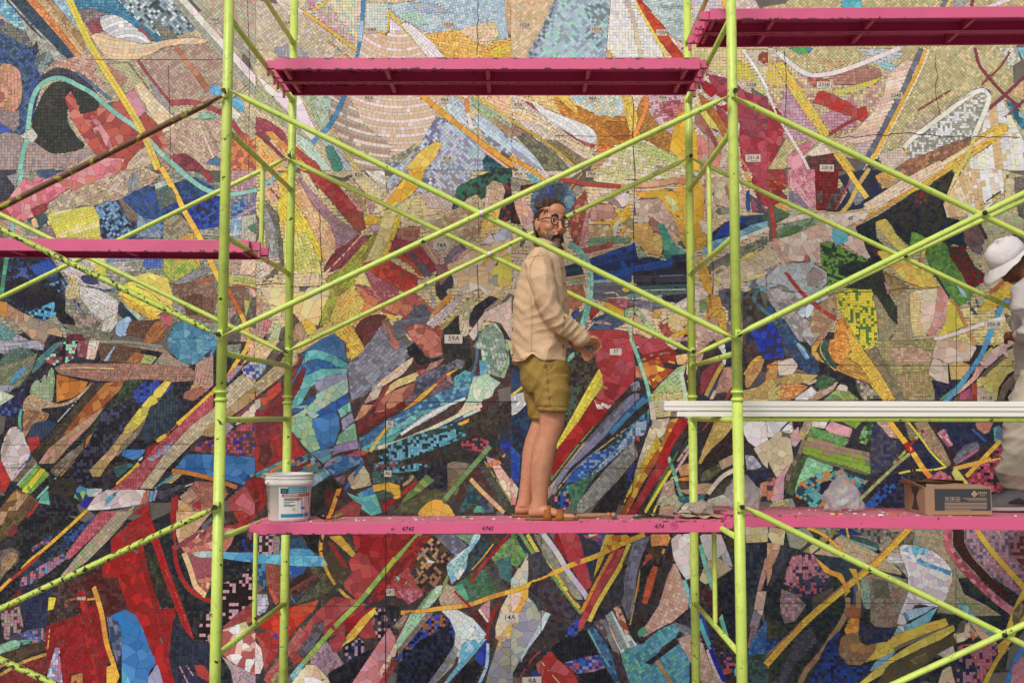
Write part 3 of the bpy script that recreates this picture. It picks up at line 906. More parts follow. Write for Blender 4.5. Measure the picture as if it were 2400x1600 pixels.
f 887,998|208,3 222,2 220,12 210,12
f 99a,a9a|206,72 215,78 206,88 196,86
g c56,d67,23a,544,945 0 9|176,94 205,88 222,75 235,74 235,105 205,104 175,100
s 48c,37b,26a 0 30|172,103 205,104 235,107 235,120 225,132 205,126 170,120 160,117
b d82,c73 4|158,118 175,121 195,126 218,134
f 248,69a|215,140 230,120 235,122 228,130
s b22,a12 0 24|225,130 235,122 235,150 228,135
s c55,d66,c67 0 30|209,145 225,132 235,150 235,160 212,160
f cb8,a97|160,120 168,122 158,130 148,130
b 49a 2|142,135 160,122
s~ dcc,edd,cbb 0 26|9,80 20,80 24,92 28,102 20,118 10,128 3,115 1,100
s ba9 0 24|7,82 10,90 8,105 1,105
s d33,e44 0 24|25,88 36,87 37,95 28,102
b 37b 1.8|29,104 18,117 10,127
b eba 1.5|28,102 17,115 10,128
s d33,c33 0 22|-1,105 5,118 10,128 5,138 -1,138
f 876,765|12,128 30,105 35,112 20,130
s 8b4,7a4 0 22|16,132 33,112 46,122 28,140
s ed2 0 30|20,137 38,116 42,118 25,140
b acb 2|34,112 16,132
b 8dc 2|52,125 40,138 33,145
g 112,334 0|35,148 70,150 75,160 30,160
s b84,c96,753 0 22|-1,155 15,135 26,140 10,160 -1,160
s a86,b97 0 22|8,157 22,138 27,141 12,160
f 753,643|28,140 36,148 25,160 12,160
b d33 2|36,147 27,160
f 222,432,333|45,128 55,125 75,132 65,142 45,144
s 5a9,7cb 0 18|35,148 40,138 44,136 46,150
s 8b6,48b,246 0 18|70,135 74,132 80,135 78,148 68,143
s 23b,22a 0 20|73,150 80,142 85,145 78,153
s acc,edd 0 18|80,135 95,135 90,143 79,142
s edd,dcc,cbb 0 26|88,142 98,136 135,136 128,150 100,154 78,155
s 6bd,5ac 0 16|98,144 108,137 110,137 95,154
s c33,edc 0 14|128,150 136,136 138,137 130,152
s c76 0 16|132,140 138,136 136,148 128,150
b 5ac 3|140,137 138,147
b a9c 2.5|144,136 141,146
s 556,445 0 16|145,138 165,132 175,130 160,138 146,146
b bdd 1.5|170,133 178,130
f ca9,cb8|115,157 125,150 118,160 108,160
s b12,c22 0 26|120,157 138,148 136,160
s b22 0 26|157,145 164,140 165,160 157,160
s b76,a65 0 14|168,140 180,128 205,130 210,140 197,155 180,160 165,150
s b98,c97 0 18|165,142 176,135 182,142 170,152
s c33 0 20|176,150 184,145 185,155
s da6,dba 0 20|163,160 164,145 172,148 182,160
@ 600 800
f 433,633,544 0 9|-1,-1 235,-1 235,160 -1,160
f cb8,ec9 0 11|-1,-1 22,-1 8,18 -1,14
f 655,766|10,18 22,-1 25,8 15,20
f db8,cb7,eb8 0 10|25,15 40,-1 55,-1 30,18 25,22
g 35a,9bc,cba,889 0|-1,16 12,20 5,32 -1,35
f ca7,b96,cb7 0 12|10,30 25,15 25,25 5,42 -1,44 -1,38
f 833,934 0 12|5,42 25,24 47,10 42,18 20,35 -1,55 -1,46
s e53,d44 0 24|2,52 23,36 24,45 8,60
s cba 0 20|-1,54 4,52 5,60 -1,64
r a34,933,b44 -35 10|-1,65 10,60 25,46 33,30 42,15 33,38 31,65 10,82 -1,85
s c33,d33,b33 0 18|-1,86 22,76 31,80 40,95 48,104 30,112 5,120 -1,118
s 733,844 0 14|5,95 12,90 15,105 8,115 2,110
f 588,8bb,347,a76,d84 -25 11|-1,125 20,112 50,103 65,118 52,130 -1,128
b 933 3|30,120 50,110
b 49b,7bb 2.5|0,122 25,110
b db7 1.5|45,125 65,119
s 6ac,9bc 0 14|50,125 66,118 69,122 51,134
s b22,822 0 20|-1,125 8,125 10,150 -1,160
s 369,47a 0 26|40,15 55,-3 80,-3 84,18 75,20 55,10
s 5aa,6bb 0 20|47,9 55,7 70,12 84,20 84,26 65,20 50,18 40,25
s 37b,26a,369 0 16|40,22 55,15 70,20 77,25 60,25 42,34 32,40
s 6bb,5aa,7bb 0 20|31,42 45,32 60,25 84,25 84,30 65,32 50,42 40,60 31,62
s aac,99b 0 26|54,38 70,30 84,30 84,34 72,42 56,50
s acb,bca,9ca 0 22|45,62 56,48 84,33 85,46 65,62 52,72 30,80 31,70
s 36a,258 0 20|34,62 55,48 55,53 45,62 32,67
s 9cc 0 18|33,60 48,58 45,62
s 25a,36b 0 22|55,65 85,47 86,58 72,68 62,70
s 8b9,9ca,ac9 0 22|30,70 52,68 52,78 58,90 60,98 50,102 44,96 31,80
s 48c,37b 0 30|51,72 70,65 76,68 77,80 72,95 60,100 56,88
s 6ba,8cb 0 18|75,62 87,55 88,64 78,70
s aac,99b 0 22|78,72 90,64 91,72 80,82
s 9ca,8b9 0 20|77,84 91,74 93,90 73,95
s a8b,b9c 0 22|72,96 93,90 95,98 75,102 70,105
s 6aa,68b 0 16|50,102 62,99 72,98 70,106 62,112
s d67,c57 0 20|75,108 95,99 97,105 80,111
s 36a,48b,79b 0 20|62,112 75,104 97,106 99,110 72,124 66,118
s 8ac,a9b 0 18|66,108 74,107 72,112 62,116
s dca,cb9,ca8 0 24|84,125 98,112 104,122 106,132 88,136
b 37b 3|99,110 82,136
s 978,6bb,867 0 18|72,125 84,122 80,132 85,137
s 48c,6ab 0 22|92,140 107,133 110,140 95,143
s 6bb,5aa,7cb 0 26|83,138 95,143 110,140 116,157 106,160 95,152
s db3,ca3,c63 0 18|82,-1 95,-1 100,7 92,15 84,18
f 667,778,99a 0 11|97,10 105,-1 135,-1 145,10 130,25 105,45 98,52 85,48 85,20
s~ a65,b76 0 18|121,-1 130,-1 132,10 127,16 122,12
s eb3,ec3 0 16|113,16 118,11 122,12 116,17 114,23 111,23
s b5a,a49 0 30|85,28 102,34 92,44 85,48
g 223,112 45 12|137,6 145,2 155,14 172,14 165,18 150,22 140,12
s c76,b65 0 20|147,-2 170,-2 171,14 160,16 155,12
g 222,333 0 12|172,-2 196,-2 199,22 185,35 172,18
g edc,dcb,ec9 -40 11|145,14 135,20 115,36 105,46 115,42 135,30 143,20
s cba,b98 0 22|105,47 117,40 112,52 98,58
s a76,b87 0 18|160,20 174,15 165,25 150,35
s ec8,ed8 0 18|120,42 130,35 148,28 152,34 130,42 118,50
s c66 0 18|147,27 155,25 158,33 150,32
b b44,a34 3|122,40 112,55 95,73
s c76,b65,c86 0 20|120,48 150,36 162,37 160,42 140,52 118,66 108,66 113,55
s d97,c86 0 20|98,58 108,58 100,68 90,74
f 822,933,a34 0 10|95,75 108,66 120,64 135,55 140,58 115,72 95,85 93,80
s 778,889 0 16|172,22 185,16 192,18 190,25 175,26
f 655,867 0 9|160,35 185,35 180,45 165,48 140,60 135,55
f b89,a89|170,24 178,30 182,40 176,36
b fb3,ea2,e73 4.5|184,24 170,34 155,48 140,62 120,78 108,94 97,103
s e74,d63 0 14|163,36 173,29 176,32 166,40
s bcb,cdc,adb 0 22|206,-2 220,-2 218,16 215,32 225,38 215,48 205,55 196,52 202,38 208,20
s ea8 0 18|219,5 223,8 222,28 218,28
s ac8,9b8 0 22|222,-2 232,-2 233,20 228,34 221,32
s 6ac,7bc 0 20|205,17 215,18 216,30 206,34
s edb,ecb,dcb 0 18|196,48 206,50 208,60 195,68 180,72 190,60
s dca 0 18|231,-1 236,-1 236,20
b 579 3|204,-2 202,20 196,40
f 47a,58b,7ab,369 -20 11|201,25 203,40 195,50 180,58 160,66 135,82 112,92 100,98 94,90 120,72 140,62 165,50 185,38
f 5ab,8cc,48a -25 11|165,50 190,35 195,45 175,55 140,75 125,78 130,70
f eee,cdd,bcd -30 10|185,54 175,62 150,76 132,86 140,78 160,64 175,57
f 6bb,8cc,5aa 0 12|95,88 120,85 135,82 125,92 110,100 97,100
b bdc,edb 3|206,62 190,69 170,76 150,84 130,93 112,101
b 347,5aa 2|190,72 160,84 130,96
b fb2,da2 3|236,56 222,60 205,68 185,77 165,86 150,93
f 334,245|232,72 236,70 236,125 225,105 223,85
s 23a,235 0 16|222,90 230,85 236,92 236,108 228,102
g 322,433,233 0 8|150,93 190,78 236,62 236,72 222,85 225,100 215,110 170,120 120,125 108,112 110,100
g 6ac,5ab,255,233 0 8|112,105 125,98 150,92 178,80 195,78 192,88 165,98 140,108 122,112
g 6ac,b45,244,366 0 8|108,112 125,108 145,115 165,112 160,118 130,120 110,122
g d57,233,c46 0 8|188,92 205,88 215,92 208,102 190,98
g 465,334,577 0 8|105,118 120,120 135,125 145,122 140,130 120,130 108,130
b b96 3|145,118 143,126 135,132
g 223,112,334 0 9|140,118 175,108 176,135 165,140 150,128
s 9a5,684 0 22|140,138 157,122 164,128 145,142 132,150
f 553,664 0 11|135,148 165,135 180,140 170,157 125,157
s b22,c33 0 20|132,140 145,128 149,128 145,134 133,143
s b22,a22 0 20|115,150 125,143 128,146 118,157
s eb3,da3 0 18|107,132 122,129 132,132 133,143 128,145 118,136 108,138
f 465|110,138 122,137 128,142 112,145
s 876,987,765 0 28|176,112 182,110 197,112 190,125 180,132 176,128
s 653,543,764 0 26|176,130 190,125 185,140 172,150 176,140
b 796,684 4.5|215,96 205,108 190,125 175,143 160,160
s~ eb4,ea3 0 24|150,160 155,150 165,145 175,148 181,157 181,160
b eb7,da8 4|197,126 208,138 228,157
f 245,366 0 10|198,130 206,145 190,157 186,157
s 346,467 0 14|205,140 218,157 208,157
s b78,c9a 0 16|211,105 220,108 225,114 214,114
s d85,c74 0 16|212,112 222,108 226,112 216,116
s eba,edb 0 18|217,114 224,113 236,130 236,148 228,140
f 555,443 0 10|205,115 215,115 236,150 236,160 228,155
b a94 1.5|210,110 236,150
s ca6,975 0 18|230,102 228,107 225,105
f 6a8,5a9|198,157 205,148 210,157
s 733,633,823 0 20|64,135 72,134 80,140 70,155 63,157
b e92,fa3 4|77,134 74,142 68,160
s c44,b55 0 18|72,157 90,145 97,150 95,160 72,160
g 222,333 0 10|50,135 70,124 78,135 64,135 63,160 50,160
s 654,433 0 20|85,46 97,55 90,72 87,60
@ 1200 800
f 322,433,234 0 9|-1,-1 235,-1 235,160 -1,160
f 247,346 0 9|-1,25 8,28 10,40 -1,48
b ec4 2.5|-1,50 12,40
f 235,223,246 0 9|-1,62 20,60 20,110 -1,140
s ccc,eee 0 16|-1,50 12,46 13,58 5,66 -1,68
s 25a,24a 0 16|-1,95 8,105 6,130 -1,125
s d88,dcb 0 18|-1,125 6,135 3,150 -1,150
g 322,433,554 0 8|50,10 75,5 78,25 72,40 50,60 50,30
g 554,465,332 0 8|50,45 65,40 60,60 48,75
s 8cb,5a8 0 20|50,15 58,8 57,14 51,20
s c34,d45,c56,b33 0 26|78,5 85,-3 110,-3 114,30 112,36 100,50 92,57 82,55 75,50 80,40 84,33 77,20
s b33,a23 0 20|84,36 100,40 95,55 85,50
s c84 0 20|83,40 90,41 86,46
g ed3,dc3 -60 12|80,25 84,33 83,42 75,52 60,75 48,95 41,100 41,94 55,70 72,38
s b12,c22,a11 0 34|75,52 92,57 88,65 70,82 55,100 40,122 34,128 38,110 42,98 60,75
s d44,edd 0 12|75,52 85,57 92,57 90,62 78,62
b 8a4,796 1.5|88,66 65,90 34,130
f 433,532 0 9|92,58 103,52 98,58 72,84 66,90
r 779,88a,667 -48 10|117,48 113,47 105,52 88,70 60,100 38,130 33,145 45,130 75,98 100,70 117,52
f a97,b98 -48 9|66,92 70,92 42,125 33,145 33,135
f a79,b8a 0 8|65,103 70,97 50,118 45,122
r 36a,48b,258 -45 10|124,45 125,55 115,62 92,86 89,82 100,70 120,50
g 235,223 -45 10|90,84 92,88 75,100 50,130 40,135 55,115
g 322,543 -45 8|125,57 105,72 88,92 92,88 110,68
b ca6,b95 1.5|105,80 85,95 60,115 38,140
g 355,6a9,48b,246 0 8|126,62 126,75 112,90 90,108 70,125 50,140 40,145 45,135 75,110 100,85
g 25a,36b,8ad 0 8|75,102 90,98 105,90 85,108 60,128 48,130 55,120
g 9bd,bcd,57a 0 8|113,75 125,72 122,85 110,92 85,115 72,125 75,118 95,100
g d78,223,25a 0 8|38,143 48,138 54,148 48,155 40,148
g 475,586,365 0 8|52,132 70,125 80,118 68,135 60,148 55,157
g 999,aaa,887 45 8|112,90 117,95 116,105 95,130 75,150 65,157 60,157 60,148 85,118
s c56,d67 0 24|113,90 117,85 117,92
f 433,544|112,92 118,92 116,105
g 222,322,334 0 9|95,130 115,112 108,130 100,145 95,157 72,157 80,147
g 24a,335 0 8|108,115 114,112 108,128 103,138
s c75,d86 0 18|113,22 120,25 122,35 114,33
s 99a,665 0 14|108,38 117,36 118,45 110,46
s b33,a22 0 24|118,5 145,5 152,12 150,22 135,18 120,20
s c45,d56 0 26|116,-3 137,-3 145,6 122,12 117,10
b 8a6 2|120,17 130,12 145,11
s c72,d83,c52 0 18|120,20 135,14 140,24 150,26 140,34 130,44 126,38 122,28
s ed4,ec3 0 24|129,25 133,22 143,26 138,33
s ed4,ec4 0 24|125,36 132,33 130,38 127,41
b ec4 1.5|140,17 150,20
s eb7,ec8 0 16|150,13 165,10 165,22 152,21
f bc8,ac8,bcb 0 11|129,47 140,36 152,24 160,21 158,30 160,48 130,48
f dc7,cc8,dc9 0 10|128,48 165,46 165,56 152,68 132,70 127,60
b cdb,bdb 4|155,28 160,55 161,75
b 8cb,adb,6b9 3.5|109,-3 117,18 124,40 127,55
b cca,dcb 5|128,55 130,72
b 9cb,6a8,5a9 3.5|130,72 138,88 145,110 152,130 157,148
s dcb,cba,edb 0 16|130,72 145,70 140,85 135,90 128,78
s cca,edb,dca 0 14|127,78 134,86 125,110 112,125 110,130 118,105
s dc4,ca2,db3 0 18|133,86 138,95 128,115 115,130 105,145 98,160 106,140 115,120
s d72,c62,da3 0 20|145,72 153,70 148,80 140,98 130,115 120,130 110,150 104,160 98,160 110,140 125,112 138,92
s c12,b11,c22 0 28|153,70 162,70 160,78 148,95 142,110 130,120 135,105 142,92
s b23,c34 0 22|130,118 143,108 145,116 132,130 118,152 112,160 104,160 115,145
b 574 2|165,84 152,102 142,118 130,140 124,157
b ed3 3|146,118 136,134 122,157
b ed3 2|148,124 138,140 130,157
s cba,b98 0 14|140,130 148,126 150,140 140,150 132,150
s aa8,bb9 0 16|138,145 150,140 158,148 150,157 135,157
b 222 2.5|172,72 158,92 150,112
b cb9,b98 2.5|165,92 152,110
b daa,caa 2.5|164,98 150,120
b 222,334 2.5|168,98 152,122
s c96,b85 0 18|152,116 164,110 164,122 155,124
s d72,e82 0 18|152,126 164,123 164,130 155,129
s b97,c98 0 18|150,135 175,130 185,130 180,140 160,140
f 332,543 0 9|152,128 172,128 170,134 155,136
s 367,477 0 14|150,142 165,142 178,140 175,150 155,148
s dcb,bcb 0 16|160,148 165,148 165,157 150,157
s b98,c97 0 16|136,152 148,150 148,160 134,160
f c98,ca9,eca 0 10|162,-2 180,-2 175,15 165,35 160,30
b da3,ec4 3|168,20 162,38
f 433,544|178,5 188,2 186,12 180,20 173,22
s eee,ddd 0 14|188,3 194,0 198,8 196,22 193,22 194,12
g 335,223 0|196,-2 204,-2 204,30 197,22
f b45,a45 0 9|175,28 190,15 194,12 190,25 180,42 173,50 173,35
b da4,ca5 4|194,20 188,30 178,50
b 358 2|192,32 180,52
f c98,b87 0 12|194,24 203,23 203,40 198,48 186,48
b b45 3|204,40 196,54
b eca 3|187,45 182,55
f 545,433|188,48 198,46 195,55 186,55
s eb4,da4 0 14|220,18 226,13 231,14 225,25 216,32 212,30
f~ c95,b85 0 11|214,38 216,28 225,20 231,14 231,20 225,32 217,43
f 556,654|218,42 228,28 235,28 235,40 225,45
s cb7,ca6 0 18|212,45 225,42 235,38 235,55 213,56
g 323,222|212,2 222,15 214,25
s 24a,33b 0 20|222,-1 235,-1 235,15 228,12
f 544,433 0 10|212,-1 222,-1 228,12 215,20
s eee,edd 0 24|212,70 235,70 235,95 225,98 217,92 213,85
s dcb,cb9 0 22|222,98 235,90 235,117 230,112
f 322,433 0 8|185,90 203,85 203,105 185,112 172,122 175,108
b db4,ca4 3.5|203,74 192,85 180,98 172,112
s ca5,db6 0 16|186,74 203,72 203,78 195,88 184,98 174,110 174,102
b 433 2|186,72 176,88
b b55 2|182,72 175,82
s c98,ba8 0 18|190,110 204,103 204,112 192,118
f 553,664,776 0 9|175,120 190,112 193,118 180,128 173,128
b edb,dcb 4|204,118 192,125 180,140
f 443,554 0 9|188,135 204,125 204,140 195,145 180,145
f 99a,bbc|214,104 222,105 230,115 216,120
g 235,223 0|215,118 235,117 235,140 222,135
s dcb,cdb 0 16|180,145 195,140 203,148 200,157 178,157
s c86 0 16|228,130 235,128 235,142 228,142
@ 1800 800
g 323,433,234 0 9|-1,-1 235,-1 235,160 -1,160
s 24a,33b 0 20|-1,-1 10,-1 16,14 -1,17
f 445,556,335 0 10|8,-1 20,-1 40,12 49,28 42,33 25,18 15,12
s 49b,6bd 0 12|22,-1 28,-1 38,15 38,19 32,12
s d83,e95 0 20|-1,22 12,16 12,28 -1,36
s dcb,edc 0 22|8,20 18,15 27,22 24,30 10,32
f 765,876|25,24 38,30 38,32 24,32
s b95,a85,ca6 0 20|-1,38 10,31 46,32 40,36 20,38 8,44 -1,50
f cb7,bb6 0 11|-1,46 12,40 12,54 -1,54
f e95,d94 0 10|12,41 25,38 37,41 30,48 20,54 12,54
s eee,ddd 0 18|22,54 35,45 41,41 45,45 35,54
s dba,b97 0 16|35,54 45,46 52,42 65,36 60,45 45,54
s 9a5,796,ab6 0 16|50,54 60,46 70,42 82,52 85,54
s edc 0 12|62,44 66,39 74,41 72,46
s db9,dca 0 16|32,38 46,34 45,37 38,40
g 223,333 0|45,32 52,18 60,25 75,30 80,35 90,55 84,54 70,38 58,36
g 575,464 45|44,36 50,30 62,34 60,40 50,44 44,42
g a98,bb9,665 0|80,35 90,38 105,52 88,54 82,45
s da4,d93,eb5 0 12|40,15 40,5 45,-1 50,-1 46,8 52,20
f 354,465 0 9|44,8 50,-2 57,-2 55,10 62,20 64,24 56,24 48,15
b eb7 1.2|50,-1 48,8 55,20 62,27
f e93,d83,ea4 0 9|57,-2 68,-2 72,10 75,15 66,20 60,18 55,8
f eb3,ec4,dc3 0 10|68,-2 78,-2 88,8 95,20 105,40 112,50 117,55 106,55 95,35 82,25 75,15
f c94,da4,b84 0 9|62,26 70,18 82,22 95,25 105,38 112,46 100,42 88,33 75,30
g ed2,fd3 0|90,35 98,37 112,46 117,54 106,54
g bb6,a96,997,ba7 0 8|95,-1 155,-1 152,30 153,54 122,54 110,35 98,5
g ed2,dd5 0|82,2 100,-1 96,6 88,8
g 986,875,776 40 9|88,10 100,5 110,25 125,50 130,55 118,55 105,35
b 875,986 2.5|105,15 112,28 120,38
g ca8,dba,b97 0 8|108,8 130,3 150,10 148,20 120,22
g a96,b97,985 0 8|118,30 150,26 151,50 125,52
s ca8,dba,dcb 0 30|155,-1 175,-1 192,5 185,18 165,20 160,35 150,32 148,25
s dcb,cba 0 30|148,26 152,15 165,20 166,39 155,36 148,30
s cc7,dc6,db7 0 22|166,20 175,17 186,22 180,35 168,35
g 224,335 0|150,35 165,39 180,34 170,48 155,54
s dc6,cc7,dc7 0 20|192,35 205,25 220,15 235,5 235,22 220,30 212,42 210,54 190,54
s dba,caa 0 20|192,18 205,8 220,-1 228,-1 215,12 200,25
s eba,d98 0 20|164,54 175,45 188,32 192,22 200,22 192,34 178,46
b 876,765 3|236,-2 220,12 205,24 196,33
b bb4 2|210,1 196,16
s cb8,dba 0 20|215,10 235,2 235,18 222,18
s 876,987 0 14|212,50 215,40 225,30 235,25 232,32 222,42 216,54 210,54
s b54,a43 0 22|187,38 192,38 192,54 187,54
s cba,ca9 0 18|192,42 200,42 202,54 192,54
g b57,665 0|175,50 186,42 187,54 170,54
b 5a6 2|158,54 170,44
b 59c,5ac 4.5|202,-2 195,14 185,28 175,42 162,56
s eee,ddd 0 22|-1,70 22,70 12,80 5,88 -1,88
s cca,dcb,eee 0 18|8,86 22,72 24,85 20,95 25,110 18,105 20,90
s dca,cb9 0 22|-1,92 10,82 20,85 23,105 22,118 8,125 5,120 -1,108
s daa,cab 0 18|20,85 28,78 30,90 25,97 22,95
s daa,c9a 0 26|6,128 22,110 15,125 14,145 5,148 2,145
s ca6,cb7,a85 0 18|28,88 30,80 36,71 42,71 38,82 32,92
s ddc,edd 0 20|42,70 56,71 52,80 40,78
s daa,eab 0 22|52,80 58,73 78,80 75,88 60,86
s 8a3,793 0 22|65,72 88,72 80,80
s a98,bba 0 18|33,72 40,72 35,85 30,86
f 695,5a5,7a6 -20 11|36,85 40,78 60,85 75,90 70,97 50,90
r 9a4,8a3,a87,685 14 12|32,95 38,84 70,97 95,102 94,122 60,112 32,103
s 8c9,9da 0 16|32,108 40,106 60,115 58,122 45,122 36,128 27,140 24,138 28,120
b 876,654 4|33,90 28,105 20,120 16,135
f 453,564 0 9|16,138 22,122 32,103 36,106 28,125 23,142
b 675 2.5|36,104 50,110 72,116 92,122
f 694,8b8,353 0 10|82,92 88,78 96,73 97,85 90,95
g 445,556,336 0 9|96,78 105,75 112,88 122,95 118,110 95,125 93,105
g b97,ca9,dba 0 9|98,72 112,72 120,85 125,90 112,88
g 876,986 0 9|125,72 140,85 138,95 130,90
f b97,986,a87 0 9|134,75 145,72 160,95 168,112 165,115 150,108 142,90
g 235,224 0 9|132,95 140,88 150,100 158,115 140,118 130,108
g 235,335,224 0 9|158,72 200,74 205,90 190,98 172,100 160,85
g b57,c9a,dba -40 9|155,84 162,80 170,95 165,97
b 36a 2|187,80 200,92
s b76,c86 0 24|190,74 207,74 203,83 199,85 192,80
s 6aa,579 0 20|207,80 212,76 216,82 216,95 208,92
f 778,667,556 0 12|170,108 180,95 192,92 195,98 180,108 172,114
s c78,b68 0 18|171,114 182,105 192,98 194,100 182,108
g 49a,6bb,d83,246 45 9|28,130 45,122 65,118 92,128 85,135 70,140 80,145 60,155 40,150 25,142
g 223,224 45|48,130 58,127 65,140 58,152 48,140
g 355,6bb 45|30,140 45,138 50,148 40,155
g 246,36b 45|75,138 88,132 82,145 72,145
f bb7,998,cb8 0 9|-1,155 5,146 22,144 25,150 24,157 -1,157
s c75,445 0 16|-1,125 7,125 5,140 -1,148
g 224,335,223 0 9|100,130 120,120 130,118 128,145 118,157 90,157
g 36a,25a,224 -35 9|88,150 110,130 125,122 120,132 105,145 92,157
b ab6,997 3|80,149 100,130 118,113 130,103
b 9a5,b33,ab6 2.5|115,112 125,102 140,84 148,78
b fb2,eb3 5|110,71 120,85 128,95
b c22,d33 5|126,93 134,103
b ea3,e83,ec4 5|133,102 145,120 160,134
s eb4 0 14|130,96 134,99 131,102
b ed4 2|127,72 140,88 150,102 164,116
b ed3,dc4 2|164,115 150,118 135,118 120,121
g b57,a46,c78 -40 9|145,128 158,118 168,124 176,134 150,134
g b46,933,c57,222 0 9|182,125 200,105 216,95 216,135 205,148 188,135
b eb3,da2 4|214,91 200,105 182,124
b ea3 4|170,117 190,112 205,108
b ec3 1.5|200,110 214,107
s dc6,cc6 0 22|168,120 173,116 188,135 178,137
b c73 2|172,120 174,135
@ 0 1200
g 122,112,223,333 0 9|-1,-1 235,-1 235,160 -1,160
s b97,a86 0 26|-1,-1 12,-1 -1,14
f 653,753,542 0 11|8,-1 27,-1 10,20 -1,28 -1,18
s~ 833 0 20|7,20 10,14 15,11 16,16 12,22
s c33 0 18|22,5 28,-1 32,-1 27,4
b eb2,da3 3|80,-2 65,12 45,30 28,44 20,52
b b33,c43 3|36,40 20,54 2,68
b ea3 3|10,61 -2,73
g 24a,d77,556,233 0 8|28,33 45,22 50,20 45,28 30,36
g 35a,246,223 0 8|60,20 80,8 93,-1 85,10 70,28 55,35
g 235,345,223 0 9|22,55 40,38 62,25 60,40 45,55 30,65 20,62
g b67,c78,68b,545 0 8|20,60 40,48 58,38 62,42 45,55 28,66 18,68
g c56,d67,c67 0 9|92,-1 108,-1 85,22 62,45 61,38 75,20
g ba8,a98,b98,8a7 45 9|108,-1 123,-1 100,25 80,45 58,60 56,58 75,35
f 655,766 0 10|0,35 10,32 18,36 17,45 5,55 0,60
f~ a86,975 0 11|2,45 8,37 16,38 14,46 6,54 1,60
g 822,933,433 0 8|5,85 20,68 22,75 15,90 3,92
g 235,224,334 0 9|20,70 50,62 48,75 45,90 42,110 25,108 18,85
g a78,998,433 0 9|0,92 18,86 22,105 15,115 4,115
g 46a,a78,445 0 8|2,115 15,112 40,105 42,118 20,122
f 8b9,9ca,6aa 0 11|-1,122 12,117 20,118 18,124 5,130 -1,131
s 5a8 0 16|20,117 32,116 22,122
b b83,a73 3|-1,142 20,132 42,124
b a73,c94 3|-1,150 20,138 43,130
f 543,432|-1,130 40,118 42,126 10,138
f 822,933 0 11|0,152 20,140 45,132 50,140 40,150 45,160 0,160
g 433,322,544 0 9|56,60 95,42 95,60 108,60 118,90 100,95 95,80 88,70 60,100 44,102 45,80
g ed3 0 9|45,78 52,78 49,89 44,90
f 622,533,511 0 10|60,68 95,50 110,65 118,88 100,97 72,92
f a12,911,b12 0 12|43,104 75,93 90,80 95,100 100,130 98,157 58,157 55,125 50,124 44,145 42,118
f c22,a11 0 14|71,73 78,71 80,82 82,100 88,145 92,160 85,160 75,90
b e73,d62 2|70,79 60,82 62,87
b ba9 3|71,79 79,79
b ea3 2|80,80 89,79
b ea3,d93 4.5|86,68 90,80 94,95 98,120 104,138 108,152
s ea3,eb3 0 18|98,142 106,138 110,150 106,160 98,160
f b84|66,150 76,147 76,160 72,160 70,152 65,160
g 9ad,c78,78b,ccd 0 8|51,124 55,124 56,142 58,160 41,160 46,140
b ec4 1|46,105 44,125
s c11,b11,a11 0 28|102,25 118,10 138,-2 139,15 130,30 138,60 148,90 160,157 150,160 130,120 122,100 118,90 108,60 94,60 94,50 102,40
f b22,a22 0 12|112,15 135,8 137,28 125,35 115,30
b 911,b12 5|128,18 132,45 140,75 148,105 155,135 160,160
f b12,a11 0 12|138,90 150,88 162,88 160,110 155,130 148,115
f 333,222 0 9|137,28 143,24 150,60 162,85 148,88 138,60
b c12,b11 7|135,5 146,35 155,62 166,90 175,117
b d44 2|152,52 163,78 176,112
g 443,332,222 0 9|135,40 145,42 150,65 142,68
s 48c,37b,27b 0 40|101,95 115,89 125,94 131,108 140,130 145,137 138,145 135,157 112,157 112,125 111,105 104,100
f 346,568,779 0 12|98,95 108,98 112,110 113,125 108,140 102,120
s 6bd,5ac 0 28|112,142 118,145 120,157 112,160
s aac,99b 0 40|136,152 145,138 151,160 136,160
s b12 0 24|156,-1 162,-1 162,30 160,30
b b12,c22 4|160,30 163,50 172,68 185,78 196,82
s eb9,da8,ca7 0 18|162,-1 195,-1 180,18 165,30 162,20
s c76,d87,b66 0 16|165,30 180,18 197,10 197,60 190,75 178,66 172,40
f b66,a56 0 9|175,40 197,40 197,55 188,60 178,62
b eb8,ec9 5|169,37 175,52 180,68 187,74
b a45 4|160,34 175,24 190,18
b edc 1.5|180,24 194,8
s eba,ec9 0 16|187,30 197,25 197,35
b ec8 3|187,78 192,64
f 778,667|184,12 195,4 195,8 188,16
s d43,c33 0 22|213,-1 235,-1 220,10
b b22,c33 4|236,2 220,12 205,14
f 433,544|205,-1 214,-1 218,8 208,10
s c76,d98 0 18|204,14 218,15 212,30 205,38
s~ bcc,9bc 0 18|177,37 185,36 196,36 196,41 182,41
s 6bd,49c,27b 0 22|204,36 220,37 235,37 235,46 215,44 204,42
g 23a,222 0|222,25 235,20 235,35 224,36
g c9a,111,211 0 9|205,65 220,60 228,52 235,52 235,80 222,95 205,108 204,80
g c9a,111,111 0 9|180,115 186,95 195,90 196,115 190,118
s b55,a44 0 18|205,105 222,90 235,80 235,100 228,102 205,112
s d77,c66,edd,eba,eee 0 20|204,108 225,100 235,110 235,150 225,148 204,130
s dc9 0 24|220,102 226,100 230,108 220,112
f a99,b9a 0 11|204,132 220,142 235,150 235,160 215,160 212,145
s dba,d99 0 20|190,112 196,112 196,125 192,120
g 223,234,335 0 9|160,95 178,118 195,120 196,160 162,160 155,135
s c44 0 20|178,140 187,140 193,148 193,156 182,150
b b89 1.5|165,141 173,157
b b89 1.5|171,140 178,150
@ 600 1200
f 433,334,543 0 10|-1,-1 235,-1 235,160 -1,160
g 222,333,c9a 0|-1,20 18,20 20,38 -1,38
f 988|16,22 22,22 22,38 16,38
g 357,247 0|22,25 42,23 48,32 54,38 22,36
g 222,112|42,20 60,20 60,38 50,36
